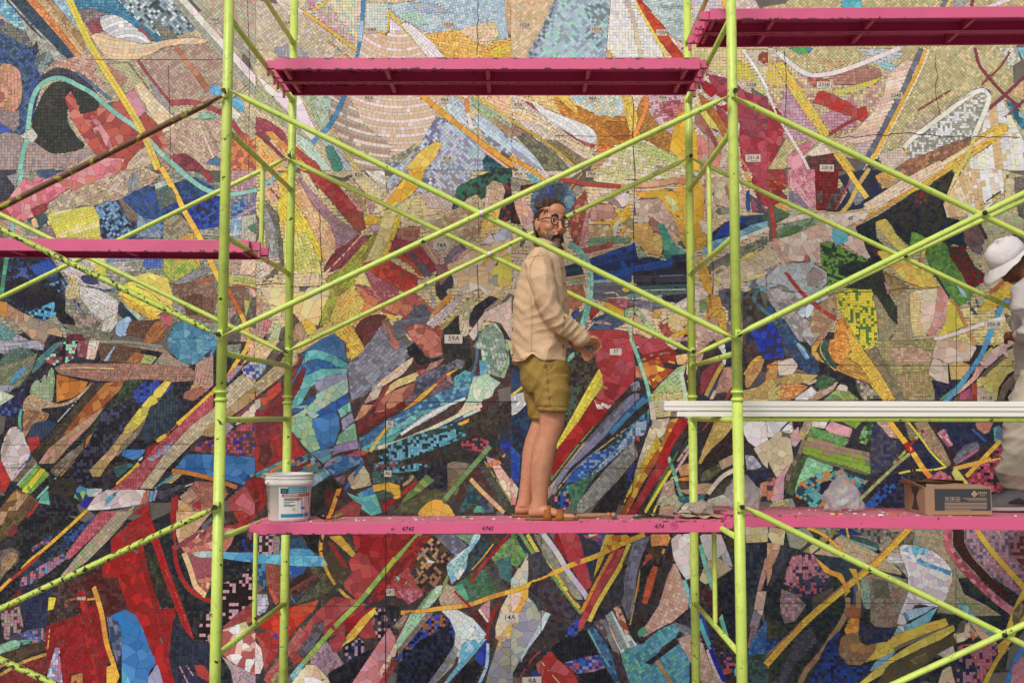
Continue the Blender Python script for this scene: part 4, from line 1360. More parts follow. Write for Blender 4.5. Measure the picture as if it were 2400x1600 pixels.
s 6bd,5ac,7ce 0 20|-1,38 25,39 45,40 68,40 69,48 60,50 20,48 -1,46
s 49c,5ac 0 14|22,34 40,33 50,34 55,39 22,39
f 246,48b|-1,46 9,47 8,70 -1,62
f 36a,48b,25a 0 12|30,49 48,50 42,56 32,62
f b65,a54 0 9|9,47 22,48 23,70 21,85 10,65
b 433,822 2|32,62 60,50
r 433,844,322 -30 9|31,65 45,55 58,58 35,78 31,78
f ccd,aab 0 12|-1,75 10,75 12,85 8,92 -1,94
f 99b,bbd|-1,92 8,90 3,95
s d54,e65 0 16|10,68 15,70 21,82 18,85
s d32,c21,e42 0 24|-1,98 30,88 58,80 55,88 38,105 31,115 22,115 12,108 -1,104
s e63,d53 0 22|31,88 58,80 52,92 40,92
f 554,443,664 0 9|48,50 60,50 75,60 70,72 50,80 35,85 60,62
s b33 0 18|65,27 70,27 86,52 80,50
s b12,a11,c22 0 30|88,20 150,20 140,45 118,60 108,52 102,38 92,35
s a12,b22 0 30|118,20 152,20 140,38 122,38
b eb3,da3 3|62,20 59,30 61,42 66,55 72,65 82,76 95,85
b 433,ea3 2.5|60,22 60,36
s eb3,da3 0 18|67,22 78,21 92,38 89,42
f 543|62,40 70,35 84,58 76,70
s c45,d55,b44 0 24|85,45 95,35 103,40 108,52 118,58 100,75 95,82 82,70 80,66 88,55
f 543,664,443|84,50 80,66 60,90 30,125 10,147 8,145 30,118 55,92
s c55,d66,b45 0 26|30,125 55,92 72,77 92,80 102,85 85,98 70,108 60,108 48,115 35,130
s b34,c44 0 26|60,108 85,88 102,86 92,100 75,112 65,115
s b12,a12 0 30|80,100 110,85 105,95 90,108 82,110
g 544,667 -40 10|36,128 48,115 55,102 63,98 62,108 52,125 45,132
f b9a,a8a,977 0 8|50,132 65,118 75,130 82,140 68,145 62,157 50,150
s c45,d55 0 26|67,118 82,108 82,122 76,128 70,128
s c44,d55,b44 0 24|92,110 110,95 111,115 98,116
s~ ec4,da3 0 24|80,120 92,103 108,88 111,90 100,103 88,118 81,124
s~ ed5 0 16|79,123 88,114 90,114 82,122
g 112,235,a8a 0 9|80,122 95,115 100,120 98,135 90,140 80,132
g 112,223 0 9|66,148 100,128 118,120 100,145 90,157 68,157
b 8a5,ac5,9b4 4.5|152,18 135,36 120,52 95,82 75,102 55,125 42,140
b bb3 4.5|128,42 117,56
f c22,b22,822 0 10|110,70 125,52 148,22 162,20 150,35 140,50 130,65 115,80 102,84
f b33,922 0 9|125,55 145,35 150,40 140,60 130,70 120,75
g b44,c55,d66 45 9|118,70 128,60 140,50 145,60 155,72 145,82 130,78
g c56,d67,c89 45 9|130,72 145,68 155,75 140,85
g a87,c96,543,322 45 9|150,35 162,22 170,25 165,45 160,58 150,62 146,48
g 322,433,a75 45 9|160,50 175,35 180,42 165,68 150,70 145,62
s edd 0 24|156,42 166,46 158,47
f 8cb,b33 0|128,58 140,62 138,66 130,62
s edc 0 30|120,70 127,72 124,77
g 667,778,88a -45 10|163,20 182,20 195,32 183,40 175,32
f 8a8,797|182,20 200,20 196,30
f 9cc,bdd,8bd 0 11|175,48 185,38 195,32 200,20 207,20 203,30 195,38 193,52 180,66 176,55
f eee,dee 0 11|176,48 184,40 194,32 190,38 180,46
s eee,dfe 0 14|183,60 188,50 192,53 186,62
f 245,355,234 0 10|196,38 205,25 220,28 215,40 200,55 193,50
f 475,364,576 0 9|180,68 200,55 215,50 225,70 215,85 195,85
f 685,796,8a6 0 10|215,40 235,22 235,55 222,50
f 554,445 0 10|210,50 222,55 232,75 225,78 215,62
f 366,477|220,45 235,40 235,65 225,60
b b12,c33 3|234,18 220,35 205,52 197,65
b ea3,d93 1.5|218,29 208,42 197,54
f 5a8,6b9|180,68 190,65 196,80 190,82
g ca9,b98,cb9 -40 9|168,80 175,65 183,70 195,85 185,88 170,85
f 9a6,8a5|168,72 177,55 177,62 170,75
s bdb,cdc,ac9 0 14|148,88 165,68 172,66 170,75 155,92
f 8a6,796|148,88 162,70 164,70 152,88
b ea3,fb3,d93 4|133,92 150,91 170,88 195,85 215,78 236,72
g c9a,112,445 0 9|110,88 130,86 128,105 112,118 108,105
g 222,334 0 9|118,86 133,86 130,98 120,96
f b98,876 0 9|125,105 138,92 143,92 132,108
b a33 3|143,92 136,105 129,117
f bdb,adb 0 10|142,93 157,92 145,110 130,126 129,118
f 987,b89,876 0 9|157,92 163,92 145,120 130,133 130,126
g 24b,35b,a64,112 0 8|160,96 172,92 176,105 165,110 150,118 135,137 128,135
g 112,223,235 0 9|150,118 176,104 182,118 180,130 160,157 128,157 132,138
g 24b,112 0 8|174,95 180,100 183,115 178,112
s eee,ddd,dee 0 16|170,90 185,89 200,98 212,112 208,117 195,120 188,140 182,128 183,110 178,98
s cde,bde 0 16|200,98 212,112 205,116 202,108
f 99a,aaa,887 0 14|182,122 186,125 182,140 165,157 158,157 172,138
f 6bd,8ce,bde 0 12|190,118 212,116 200,130 190,142 176,157 172,157 185,140
s 24b,23a 0 30|203,130 212,117 210,140 207,142 201,137
f 112,223|190,142 202,135 208,142 200,157 180,157
b bdf,9cf 3|213,120 212,140 205,157
s b22,a22 0 22|212,100 223,80 222,88 215,105 214,118 211,115
f c9a,c89|205,88 215,80 215,100 205,92
s edc 0 18|203,90 206,88 214,100 212,102
f 622,533|195,88 204,90 213,102 212,110 200,98
b b22 2|180,70 200,90
s ca8,dba,dca 0 22|220,105 225,88 232,75 236,75 236,120 225,120 220,115
s ec4,db4 0 22|228,108 235,102 236,112 226,115
s aa9,998,99a 0 24|214,145 222,120 236,115 236,160 210,160
b da5 3|226,112 221,130
s ca8 0 18|220,128 224,126 220,136
s d88,c77,d9a 0 22|86,160 100,140 118,112 122,104 128,115 129,128 118,150 110,160
s edb,ecb 0 18|112,148 128,120 130,122 128,132 115,150
s c55,b34 0 16|112,157 128,135 129,140 118,157
s edb,eee,dca 0 24|31,160 40,145 48,138 55,140 65,150 70,160
s dc9,da9 0 22|45,140 55,140 66,152 60,155 48,148
f 9cc,7bc|31,150 40,139 45,139 35,155
s d66,c54 0 18|10,148 22,135 25,145 18,157 6,155
s b33,c55 0 22|-1,112 12,108 22,115 20,130 8,145 5,125
f c66,d77 0 12|31,120 40,105 46,110 38,122 20,145 8,150
f b44,c55|31,132 36,128 44,135 35,140
s edd,dcb 0 16|-1,118 5,125 7,140 4,148 -1,148
f 875,a96|15,150 22,145 22,160 12,157
b 39c 1.2|32,77 37,84
s 24b 0 14|15,113 18,110 22,117
@ 1200 1200
f 334,433,223 0 11|-1,-1 235,-1 235,160 -1,160
s 6a5,584,795 0 14|-1,18 8,22 15,38 5,50 -1,48
f 234,335|2,20 10,22 16,35 12,38
b 8a5,795 3.5|5,15 20,38 35,55 50,75 64,93
b dc4,cb4 3.5|14,20 25,38 40,56 52,75 62,88
b a22 1.2|44,62 60,84
s 887,998 0 20|20,20 28,20 45,45 60,65 65,80 58,80 45,60 30,42
b ccc,dcc,cbd 5|27,18 40,35 52,55 65,72 71,82
s b12,a12 0 28|33,18 42,18 55,45 55,50
s c45,d55,c34 0 26|42,18 60,18 65,35 70,52 73,68 68,72 58,55 50,40
g c56,d67,35a 0 10|64,20 90,18 85,33 75,30
f 334,235 0 11|63,25 75,25 83,33 75,55 72,60 68,45
s edc 0 14|66,20 80,20 72,23
s ca3,db4 0 22|86,20 94,20 80,50 75,60 78,45
s d82,c72 0 28|90,38 98,32 85,60 70,90 62,92 70,75
s da3,d72 0 22|90,22 105,20 110,24 92,38 86,36
b ed4,ec3 3.5|108,25 95,33
s c45,b34,d55 0 24|96,35 104,32 95,52 82,72 70,95 60,115 56,112 68,88 82,60
b dc4,ec4 4|108,28 100,48 88,68 78,85 71,100
f 554|110,28 100,50 104,48 112,30
f 667,778,88a 0 13|112,25 127,22 120,38 115,55 112,80 108,100 105,95 100,82 103,60 108,42
f 445,334|88,75 102,55 103,75 98,85 85,90
s d95,e95 0 14|127,20 145,20 140,30 128,32
s 543,432 0 18|126,32 138,30 135,48 125,38
b ea3,d93 2.5|145,22 138,38
s d63,c53 0 16|124,38 130,38 125,52 115,75 110,95 112,80 118,55
s d63,e64 0 16|128,48 134,50 130,65 124,84 119,84 125,60
b ca4 1.5|118,52 112,85 108,105
f 333,322 0 11|145,35 148,42 140,65 125,88 118,105 112,115 118,122 115,125 109,112 110,100 118,88 126,85 132,65 140,42
f 334,222|118,52 128,42 130,48 122,65 116,82
s dcc,ddd,edd 0 30|146,25 152,20 165,20 165,60 160,62 152,50 148,40
s cba,ccc,dcc 0 34|172,20 192,20 200,40 203,52 185,55 176,35
s ba8,cb8 0 30|178,45 190,42 202,52 190,60 178,66 172,62
s aaa,bbb 0 24|190,32 198,35 203,50 195,48
s eee 0 20|157,20 165,19 165,28 158,28
g ca9,c98,dba 25 10|149,45 155,58 162,82 162,88 148,100 132,108 120,115 122,105 135,85 142,62
b 8cc,6ac 4|158,62 162,75 168,95 176,110 182,120
b 36b 3|164,68 165,80
f 889,778 0 12|148,100 162,105 176,118 165,118 150,105
s 5a8,4a8 0 20|115,110 121,104 125,110 117,115
g 59b,6ac,48a,6ba -35 9|100,128 112,118 118,122 135,108 148,102 154,108 150,115 140,122 130,132 122,140 140,125 158,120 163,130 163,157 108,157 102,140
g 6ba,7ca,59b -35 9|100,130 112,128 120,145 118,157 108,157
f 222,322 0 11|122,138 150,118 155,118 150,122 132,136 128,140
b b96,a86 4|133,136 142,150 148,160
g ca9,b98,dba 20 10|152,116 162,112 175,120 182,140 192,157 175,157 163,135
b dcc,ccb 4|180,125 185,140 195,160
b 24a,22a 4|170,85 178,108 184,130 195,155
b 8cb,6b9,7cb 4|173,30 178,50 186,75 193,100 200,125 207,150
b 6ab,5bb 4|172,98 178,115 183,125
g 322,533,622 -20 9|172,68 185,72 200,72 195,90 188,100 178,85
g 322,443 0 9|186,110 195,115 205,130 200,140 190,130
g d66,223,24a 0 8|190,128 205,130 205,145 195,150
g 112,234,223 0 10|193,60 204,52 204,120 195,100 188,72
g 443,332 0 9|195,20 204,12 204,50 200,35
s bb7,cb8,cba 0 20|214,13 235,13 235,27 215,28
g 223,345,234 0 10|214,28 235,28 232,60 225,75 215,80
g 343,455 0 10|214,78 224,75 220,100 215,115
s c98,b87 0 14|233,40 236,50 228,75 225,72
s dba,ecb 0 18|225,73 234,72 230,95 222,90
s 99a,b9a 0 16|222,90 230,92 225,108 218,105
f 867,978|220,102 226,108 222,120 216,125
g 36a,48b,25a 0 9|220,118 236,95 236,130 216,130
g 355,466,343 0 9|214,130 236,130 236,160 214,160
s ca3 0 16|231,138 236,135 236,144
s cca,bcc,dcb 0 24|-1,62 15,38 15,55 14,66 -1,72
b ea3,eb2,da3 4.5|-2,73 15,67 30,58 42,54 55,48 75,41 90,34 105,27 122,20
s eb4,ea3 0 22|8,72 15,70 15,80 8,95 -1,105 -1,96
s ecb,dba 0 22|-1,75 10,72 5,88 -1,92
s aa9,99a,bba 0 26|15,78 25,88 32,90 20,112 8,135 -1,150 -1,108
f cdd,bcd 0 12|30,92 37,90 28,108 15,125 8,138 8,132 20,112
f 445,433,323 0 14|16,65 35,60 45,75 60,92 58,98 40,95 25,88 15,75
f 445,334|15,40 25,35 38,55 20,62
f 233,355|14,40 16,70 28,90 25,92 17,75
g 112,122,223 0 9|35,125 55,110 70,108 85,130 95,157 70,157 55,145 42,135
g 24b,223,35b 0 9|52,105 62,95 60,112 50,115
g d67,36b,24a,99c 0 9|48,138 65,133 80,131 86,142 75,146 60,148
s d44,c33,d66 0 24|22,140 35,127 42,135 55,145 62,157 40,160 30,160
b db7 1.5|26,136 36,148 45,158
b d55 1.2|4,157 18,135 31,123
g 24a,335 0 9|18,145 26,148 27,157 18,157
f 47a,258,59a 0 12|70,105 75,105 85,118 95,140 103,157 95,157 82,135
b 7bb 2|70,108 82,130 90,142
f 889,998 0 11|80,98 86,98 95,118 100,135 95,132
r eff,9aa,dee 65 9|86,95 92,90 100,105 108,112 115,122 105,125 100,130 92,112
s c63,d75,eba 0 14|93,88 98,85 104,98 108,112 104,113
b b75 2|88,98 98,118
f 434,545|90,125 98,130 106,150 108,160 98,155
f 656,a89|75,100 82,98 88,112 86,118
@ 1800 1200
g 234,343,223 0 9|-1,-1 235,-1 235,160 -1,160
g a97,ba8,998 -35 8|60,12 236,12 236,60 150,60
s dc9,cb8,ca8 0 24|2,13 16,16 14,30 5,30 0,22
s a98,998 0 24|16,16 35,14 42,22 30,34 20,32
s 874,985,cb8 0 18|32,36 50,22 58,14 70,14 40,38
s ca8,c97 0 18|-1,28 12,28 8,45 -1,68
g 445,334 0|12,32 22,34 12,55 2,70 4,50
g c89,b78,a67,335 0 9|22,40 40,38 50,45 55,60 45,70 25,70 14,65 18,50
g 235,d67,346 0 8|20,70 50,55 58,62 45,75 30,82 18,78
g 345,a78 0 8|45,50 58,52 56,60 44,62
g c9a,988,877 0 9|12,70 25,75 35,85 25,100 15,102 11,90
g 655,554 0|40,78 60,68 58,80 42,90
g 235,36a,247 -20 9|-1,115 10,112 15,118 5,130 -1,130
g 23a,235 -35|60,15 100,15 95,22 80,20 62,18
b ea3 2|72,14 74,24
f 355,466 0 11|74,20 90,24 100,28 103,33 95,36 80,28
b 699,8aa 3|66,21 78,27 100,34
f cb9,ba8,ca8 0 9|42,38 65,22 75,26 95,35 108,42 120,52 125,58 110,55 90,48 70,42
f 776,998|35,14 60,14 55,24
b fb3,ea3 3|36,14 50,20 62,30 72,40
f 234,345 0 10|42,39 68,42 90,52 80,60 70,62 60,55 50,48
r ddd,bbb,998 0 8|112,37 124,35 128,60 120,50 108,44
f a87,876,998 -35 9|88,58 105,55 128,62 128,75 122,92 118,105 100,106 94,100 94,80 86,62
f 776,665 -35 9|95,60 110,64 112,78 98,78
g aa8,a97,ba8 0 8|112,35 125,30 170,40 172,55 180,75 200,85 215,95 190,95 155,92 165,65 130,40
g 776,554 0|108,18 135,18 132,32 118,30
g a98,776,445 0|75,14 112,16 105,30 90,22
s~ edd,eee,dcd 0 18|121,31 145,33 160,42 168,52 169,62 163,78 155,87 135,85 124,108 118,105 122,92 128,75 128,55
s 8cd,6bd 0 14|121,31 135,31 150,34 140,38 125,36
b 6bd,59c 4|133,32 140,45 152,50 168,56
b 8bd 2|127,40 142,48
s bde,ace 0 14|144,34 148,33 146,44 143,40
s ace,bde 0 16|125,90 155,85 145,92 128,100
s 6bd,8cd 0 18|118,104 130,102 150,90 156,87 148,100 140,107 125,110
s 9cc 0 18|112,118 119,105 125,110 115,116
s edd 0 18|118,104 124,104 126,112
b 59c 3|125,92 128,100
b c67,b56,d89 7|165,15 166,32 175,45 190,62 210,80 226,92
f 422,522 0 9|170,15 180,15 180,28 188,42 205,60 225,78 228,84 215,76 195,60 178,42 170,30
g a78,b89,667,b9a 0 9|181,15 236,15 236,80 210,62 188,40 181,28
g 833,a78 0|220,25 235,18 235,50 225,40
b db3,eb3 5|191,15 205,35 220,52 236,70
b db4 2|211,17 215,24
b fb2,ec3,eb4 6|130,14 115,30 100,45 82,60 60,78 40,95 20,115 -2,140
b b86 1.5|126,14 96,45 56,78 16,115 -2,132
s ea2,da3 0 20|42,40 58,53 68,56 72,66 76,72 70,78 70,68 64,60 52,55
s eb2,da2 0 24|74,51 81,52 83,62 85,72 82,72 80,62
b 468,357 4|80,66 81,76 78,88 74,98
f~ 9ba,8a9 0 10|85,62 90,62 94,72 93,88 88,86 86,75
b a86,975 5|73,78 73,88 68,100 58,115 48,130 35,145 28,160
s b75,a64 0 20|70,95 76,85 86,84 85,96 76,97
b a86 5|83,72 83,88
s ea3,da3,c83 0 18|75,97 84,97 83,112 72,112 70,108
s 975,a86,b85 0 20|67,115 72,112 83,110 84,118 90,122 100,120 105,125 95,132 85,140 75,140 66,135 65,125
s eb4,ec4,dc4 0 22|100,120 125,110 145,102 163,97 166,103 150,112 125,122 108,132 88,138 98,128
b 876 3|110,128 140,115 165,106
s ed5,dc5 0 22|80,160 105,138 130,122 155,110 170,103 172,108 160,116 135,130 105,148 85,160
s 8bd,9ce 0 22|100,135 118,127 108,138 92,147
g 236,24a,247,224 0 9|54,120 66,108 64,128 75,142 95,140 88,150 75,160 35,160 45,140
g 235,236,445 0 9|84,100 95,105 118,106 112,118 90,121 84,112
g 343,554 0 9|-1,95 15,105 20,112 -1,118
g 556,445 0 9|25,115 40,105 45,118 25,140 15,157 8,157
f 653,554 0 10|110,140 140,125 170,112 172,122 150,135 125,157 100,157
f 875,764 0|130,135 145,128 148,135 135,140
s bcb,dcb 0 14|155,130 170,122 172,130 165,135
s ecb,dc9,edb 0 18|170,112 185,100 195,108 180,118 173,120
b eb4 2|176,108 181,101
s 8bc,9cc,7ab 0 16|172,80 182,82 190,95 205,105 215,110 205,115 190,108 178,92
b 8a5 2|173,81 185,85 196,88
s c75,da8 0 14|181,100 194,112 188,118
s ecb,eb9 0 16|185,98 205,115 212,122 195,116
f 665,776 0|176,100 182,98 180,110 172,112
s ca4,db4 0 20|208,125 215,118 222,125 215,132
b db3,ec4 5|236,72 228,88 222,105 218,120
b eb3,ca3 4|236,92 225,112 215,128 205,145 198,160
f 986,764|224,92 234,80 236,92 226,108
g b78,c67,335,a67 0 9|175,122 205,118 212,125 205,140 195,157 173,157 172,135
g 224,a78,235 0 9|173,130 185,128 192,145 185,157 173,157
s d33 0 12|186,132 189,131 190,135
b 48c,37b 5|236,122 228,135 220,157
f b89,c78 0 11|225,140 236,130 236,160 222,160
s dba,cb9 0 22|155,160 160,145 168,140 172,157
@ 586 375 4.464
f 978,a88,b89 0 9|24,6 33,17 45,30 57,38 50,45 44,44 38,30 28,16
f eb8,ec9,da8 0 9|25,10 33,24 42,34 45,42 44,48 39,56 37,46 30,32
f ed3,ec2,dc3 0 9|17,15 22,20 30,32 37,45 38,54 33,50 27,38 20,36 14,25
f dd7,ed8,cc6 0 10|21,40 30,38 36,52 38,60 22,66
f ed9,dca,ec9 0 11|8,66 22,58 36,60 38,66 10,67
s c44,b33,c55 0 22|32,6 36,5 44,12 54,24 57,28 52,31 46,26 37,14
s b54,c63,a53 0 18|50,29 59,27 61,36 57,38 52,33
s a45,b56,945 0 14|38,58 43,52 57,39 64,42 56,49 44,58
b edb,eb7 1|39,60 48,51 60,38
f ab3,bb4,a94 0 9|68,36 62,46 56,55 50,66 44,76 37,87 36,84 42,70 40,63 50,55 60,44
s ed9,dc8,ec8 0 20|70,28 77,28 75,40 68,52 60,54 66,42
s dc4,ec3 0 14|76,30 79,32 74,46 68,56 67,54 73,42
s b76,a65 0 16|78,36 88,35 88,42 80,44
s b45,a34,c45 0 16|73,42 80,42 88,44 93,48 99,56 94,60 84,52 78,48
b 556,667 2|76,46 84,49 90,55 95,61
b d53,e64 2|76,50 84,54 90,61
s d43,c33,e53 0 20|64,53 72,52 80,58 88,66 84,72 76,66 68,62
f b66,c77,a56 0 8|60,60 68,62 78,68 76,74 70,76 62,68
s c75,d86,c65 0 18|54,64 62,70 72,76 80,72 86,78 82,82 70,80 60,74
s ed8,dc7 0 18|56,58 60,59 64,67 58,65
f ec6,eb5,dc5 0 9|46,72 54,66 60,74 58,82 48,86 42,84
f b97,ba8,a86,cb8 0 9|94,32 108,27 118,20 122,30 120,40 110,44 100,38
f dc9,cb9 0 9|79,33 90,30 104,28 96,33 88,35
f c99,b98 0 9|88,40 97,44 100,52 98,56 91,47
b dc6 1|89,39 99,55
s 334,445 0 16|98,60 104,58 107,64 102,70 98,68
s b77,a67 0 16|97,56 103,54 105,60 100,66
b 878,545 3|103,54 107,48 112,45
b eb9,da8 1.5|107,56 112,49 122,43
@ 1200 211 4.464
f cc9,dc9,edc,cc8 0 10|44,42 57,30 64,27 90,36 92,47 60,47
f bc7,cc8 0 9|64,28 76,30 90,37 88,40 72,34
b da8,c97,d96 3|64,50 78,49 92,46
s d95,c86 0 18|84,47 92,46 92,50 84,49
s dba,ca9,b98,dcb 0 18|64,58 78,57 84,66 90,78 80,72 66,70
s da2,eb3,ca2 0 34|64,54 80,53 92,54 92,66 86,62 82,56 70,57
s ed8,dd9 0 30|79,55 84,56 88,63 85,64
s db4,ca3,eb3 0 18|83,64 92,70 92,80 88,74
s eb6,da5,ec7 0 15|64,70 74,70 80,80 78,87 70,85 64,78
s 6b9,5a9,498 0 20|76,69 80,71 86,82 92,86 80,87 79,80
s a76,b87 0 18|70,65 76,68 78,76 74,74
s b87,a76,c98 0 18|44,60 52,60 56,66 46,69
f b65,a54,c76 0 10|34,58 39,52 40,64 38,78 33,82 31,70
b d99,c88 2|40,63 38,72 36,82
s dba,cb9,dca 0 20|106,46 114,46 114,62 106,60
b a76 2|112,50 115,58
s c76,dba,e98 0 18|97,24 103,24 103,40 98,40
s c45,b34,d56,c56 0 22|119,24 134,20 134,54 126,44 121,34
s a45,b56 0 20|118,14 130,16 134,26 122,24
@ 1800 211 4.464
g ba8,a97,cb9,dcb -45 8|72,18 100,4 108,2 92,10 76,24 68,30
f a75,965,b86,764 0 10|70,42 90,30 106,25 108,28 92,38 72,50
f ec4,db4,eb5 0 10|78,46 104,30 124,18 126,21 112,32 90,46 72,56
b edb,eca 2|90,40 108,29 118,23
b c83 .7|100,37 120,24
b dc6,ed8 2.2|108,26 104,36 98,46 91,60
f edb,eca,ecb 0 10|50,60 70,48 90,37 94,40 72,54 52,64
b ea4 1|54,66 72,54 94,42
g 334,343,223,432 -25 8|58,66 76,54 90,48 96,42 98,44 92,60 96,66 90,74 84,78 72,72 62,68
g a22,334,343 -25 8|76,54 84,53 84,60 78,62
s dc9,bb9 0 22|125,45 130,44 131,58 124,62
f 665,776,877|129,46 134,46 134,66 130,58
r edb,db8,ec9 70 10|92,60 98,50 104,40 108,52 106,66 94,67
g cba,dcb 0 8|58,34 70,30 74,36 66,42 60,40
@ 0 375 4.464
s c67,d78,c76,d99 0 20|12,10 20,12 34,6 44,2 56,-1 66,-1 62,8 56,14 48,16 44,18 36,15 26,22 18,30 8,32 2,24
s b44,a34 0 16|16,26 24,22 25,26 18,30
f b98,cb9,a97 0 11|64,6 76,4 84,8 76,16 66,20 50,24 40,24 38,16
f cba,b98 0 10|54,14 60,8 66,6 64,18
f 99a,aa9,888 0 10|66,10 72,6 74,14 68,18
g 69b,358,8ac,223 -35 8|50,25 58,21 64,28 72,38 64,41 53,40
g 247,25a,358 -35 8|64,20 78,13 82,18 88,26 84,32 74,30
g 8ab,68a,99a -35 8|72,28 78,32 86,38 84,41 72,40
g 467,565,776 -35 8|82,17 90,14 94,22 84,26
r dd4,dc4,cc5,ed9 -18 8|25,30 30,27 49,24 52,30 53,41 30,41
f 998,aaa,cbb 0 9|56,54 76,52 74,58 62,60
g 9b5,8a4,cb4 -40 8|86,53 102,52 104,56 92,64 86,60
f 99a,887 0 9|90,66 104,57 112,58 100,64
s ed6,dc5,ec6 0 20|68,62 78,59 88,62 91,72 90,78 80,70 72,66
s ed4,fd5 0 20|62,70 68,65 80,70 88,78 82,82 72,76
s eb3,da2 0 16|62,70 72,76 84,83 80,84 66,76
f 865,976,754 0 10|91,66 104,64 112,68 112,84 104,82 94,76
f 643,754 0 10|96,72 106,70 106,80 98,82
f ccb,dcc,ddd 0 9|42,66 52,68 62,74 62,80 54,84 48,80 42,72
f a99,b98,776 0 9|38,80 48,82 54,86 50,89 40,88
@ 600 750 4.464
f a97,cb8,b97 0 10|0,33 12,22 22,18 22,22 10,32 0,40
f cb7,ca6,db8 0 11|14,18 26,10 34,4 48,0 50,3 34,10 24,17
f eb4,ec4,da4 0 10|38,4 48,1 55,8 57,16 50,21 48,12 42,8
s 733,844,622 0 24|52,6 56,2 64,-1 66,2 60,10 57,14
r 733,834,922 -36 9|0,52 14,42 24,26 28,20 24,34 16,48 4,58 0,60
f a34,b33,834 0 10|0,60 14,52 14,58 4,66 0,66
f 99a,778,889 0 11|56,18 62,8 68,6 72,16 78,14 84,10 76,22 66,28 56,40 50,42 48,24 54,20
s c76,b65,d87 0 20|78,4 84,2 92,4 97,10 98,18 92,20 86,14 80,8
g 222,333,112 30 11|79,15 83,12 90,20 96,20 90,22 84,22
f 445,778,557 0 10|84,30 96,24 104,22 108,24 100,28 90,36 82,42
f 5ab,6bb,48a 0 10|104,30 110,26 114,28 112,36 104,40
f 369,47a,58b,7bc -22 10|70,52 84,44 100,36 112,33 114,38 104,42 88,48 76,58 60,64 54,68 54,64
f 8cc,6bb,5aa -25 10|62,62 76,54 86,48 92,46 84,52 72,60 64,66
b eee,dee 1.6|76,60 88,52 100,45 110,41
b 347,258 1.2|70,68 90,58 110,50
b cdb,edb 2|64,67 80,62 96,55 108,49 114,46
s cdc,bdb,dec 0 18|114,30 122,28 126,34 124,40 116,44 110,46 112,38
b ec4,fb2 1.8|60,69 66,60 72,53
g 355,244,6ac 0 8|68,66 84,60 104,54 110,56 104,62 84,68 72,72
g 6ac,5ab,233,7bd 0 8|70,70 84,64 104,57 110,58 100,64 82,72 72,74
g 7bd,233,5ab 0 8|72,78 84,75 92,76 84,79 74,80
f 322,433,443 0 9|112,50 134,42 134,50 122,58 112,56
f 9a9,798,bcb 0 10|114,14 120,4 124,2 130,8 132,20 128,30 122,28 120,16
@ 1500 562 4.464
s edb,dc9,ecb,dca 0 18|40,18 52,12 66,4 74,6 74,12 60,18 50,22 44,26
s ed7,dc6 0 18|53,8 60,5 60,10 54,11
b 998,887 2|40,18 50,10 64,2
s bcc,abb,ccd,bbb 0 17|64,22 72,14 80,12 90,12 98,17 98,23 90,28 84,32 76,24
s 998,a99 0 26|87,18 92,14 98,18 94,25 88,24
s a99,bbb,888 0 15|67,26 76,24 84,32 90,38 88,44 94,50 90,56 82,48 74,36
s cde,bcd 0 20|82,38 90,33 93,36 87,42
s b97,a86,ba8 0 16|90,36 98,32 102,38 100,46 92,52 89,46
s 346,358,467 0 12|72,40 76,42 84,54 92,62 94,68 90,72 80,62 74,50
f 9bd,7ac|80,52 86,56 89,62 87,63
s 23a,24b,335 0 16|58,44 66,42 72,46 76,58 70,62 64,62 60,52
s 333,444,543,555 0 15|54,28 62,25 66,36 70,42 60,44 54,48
b 589,478 2|62,26 60,32 66,38 72,44
b d33,c44 2|76,16 80,22 86,29 93,35 103,42
b daa,eba 2|71,2 74,9 76,15
g ed2,fd3,ed3,584 0 8|104,28 110,26 122,26 124,42 125,52 118,58 112,48 105,36
g 584,ed2,ed2 0 8|112,34 124,36 125,54 116,54
g 584,dc4,ed2 0 8|104,28 110,27 108,36 105,36
f e93,ea4,d83 0 9|100,58 104,46 106,42 110,48 112,56 106,66 102,64
f c94,da4,b84 0 9|102,68 108,62 116,66 124,70 130,78 122,76 112,72
f eb4,ec4,db3 0 9|108,46 114,54 120,62 126,70 134,84 128,84 120,72 112,62
s ea4,da3 0 12|37,28 42,30 44,40 46,48 42,46 38,38
b ea3,db4 1.6|36,44 40,38 43,37 44,42 42,46
s dba,ca9,b86 0 16|30,46 40,40 42,50 36,54 28,52
s c65,b54,dba 0 16|10,44 14,42 17,50 13,52
s ec8,dc9,876 0 14|14,40 24,36 27,42 20,48 15,46
b da2 1.6|16,51 28,46
s d94,c84,ba6 0 18|66,70 72,64 72,72 66,76
s edc,dcb 0 22|72,64 80,62 83,66 80,71 73,71
s ca6,b95,cb7 0 18|56,82 66,74 82,70 94,71 88,75 72,76 66,84
f e95,d84,eb6 0 9|72,78 88,77 84,81 76,84 73,84
s eee,ddd 0 16|80,84 90,77 93,80 88,84
"""
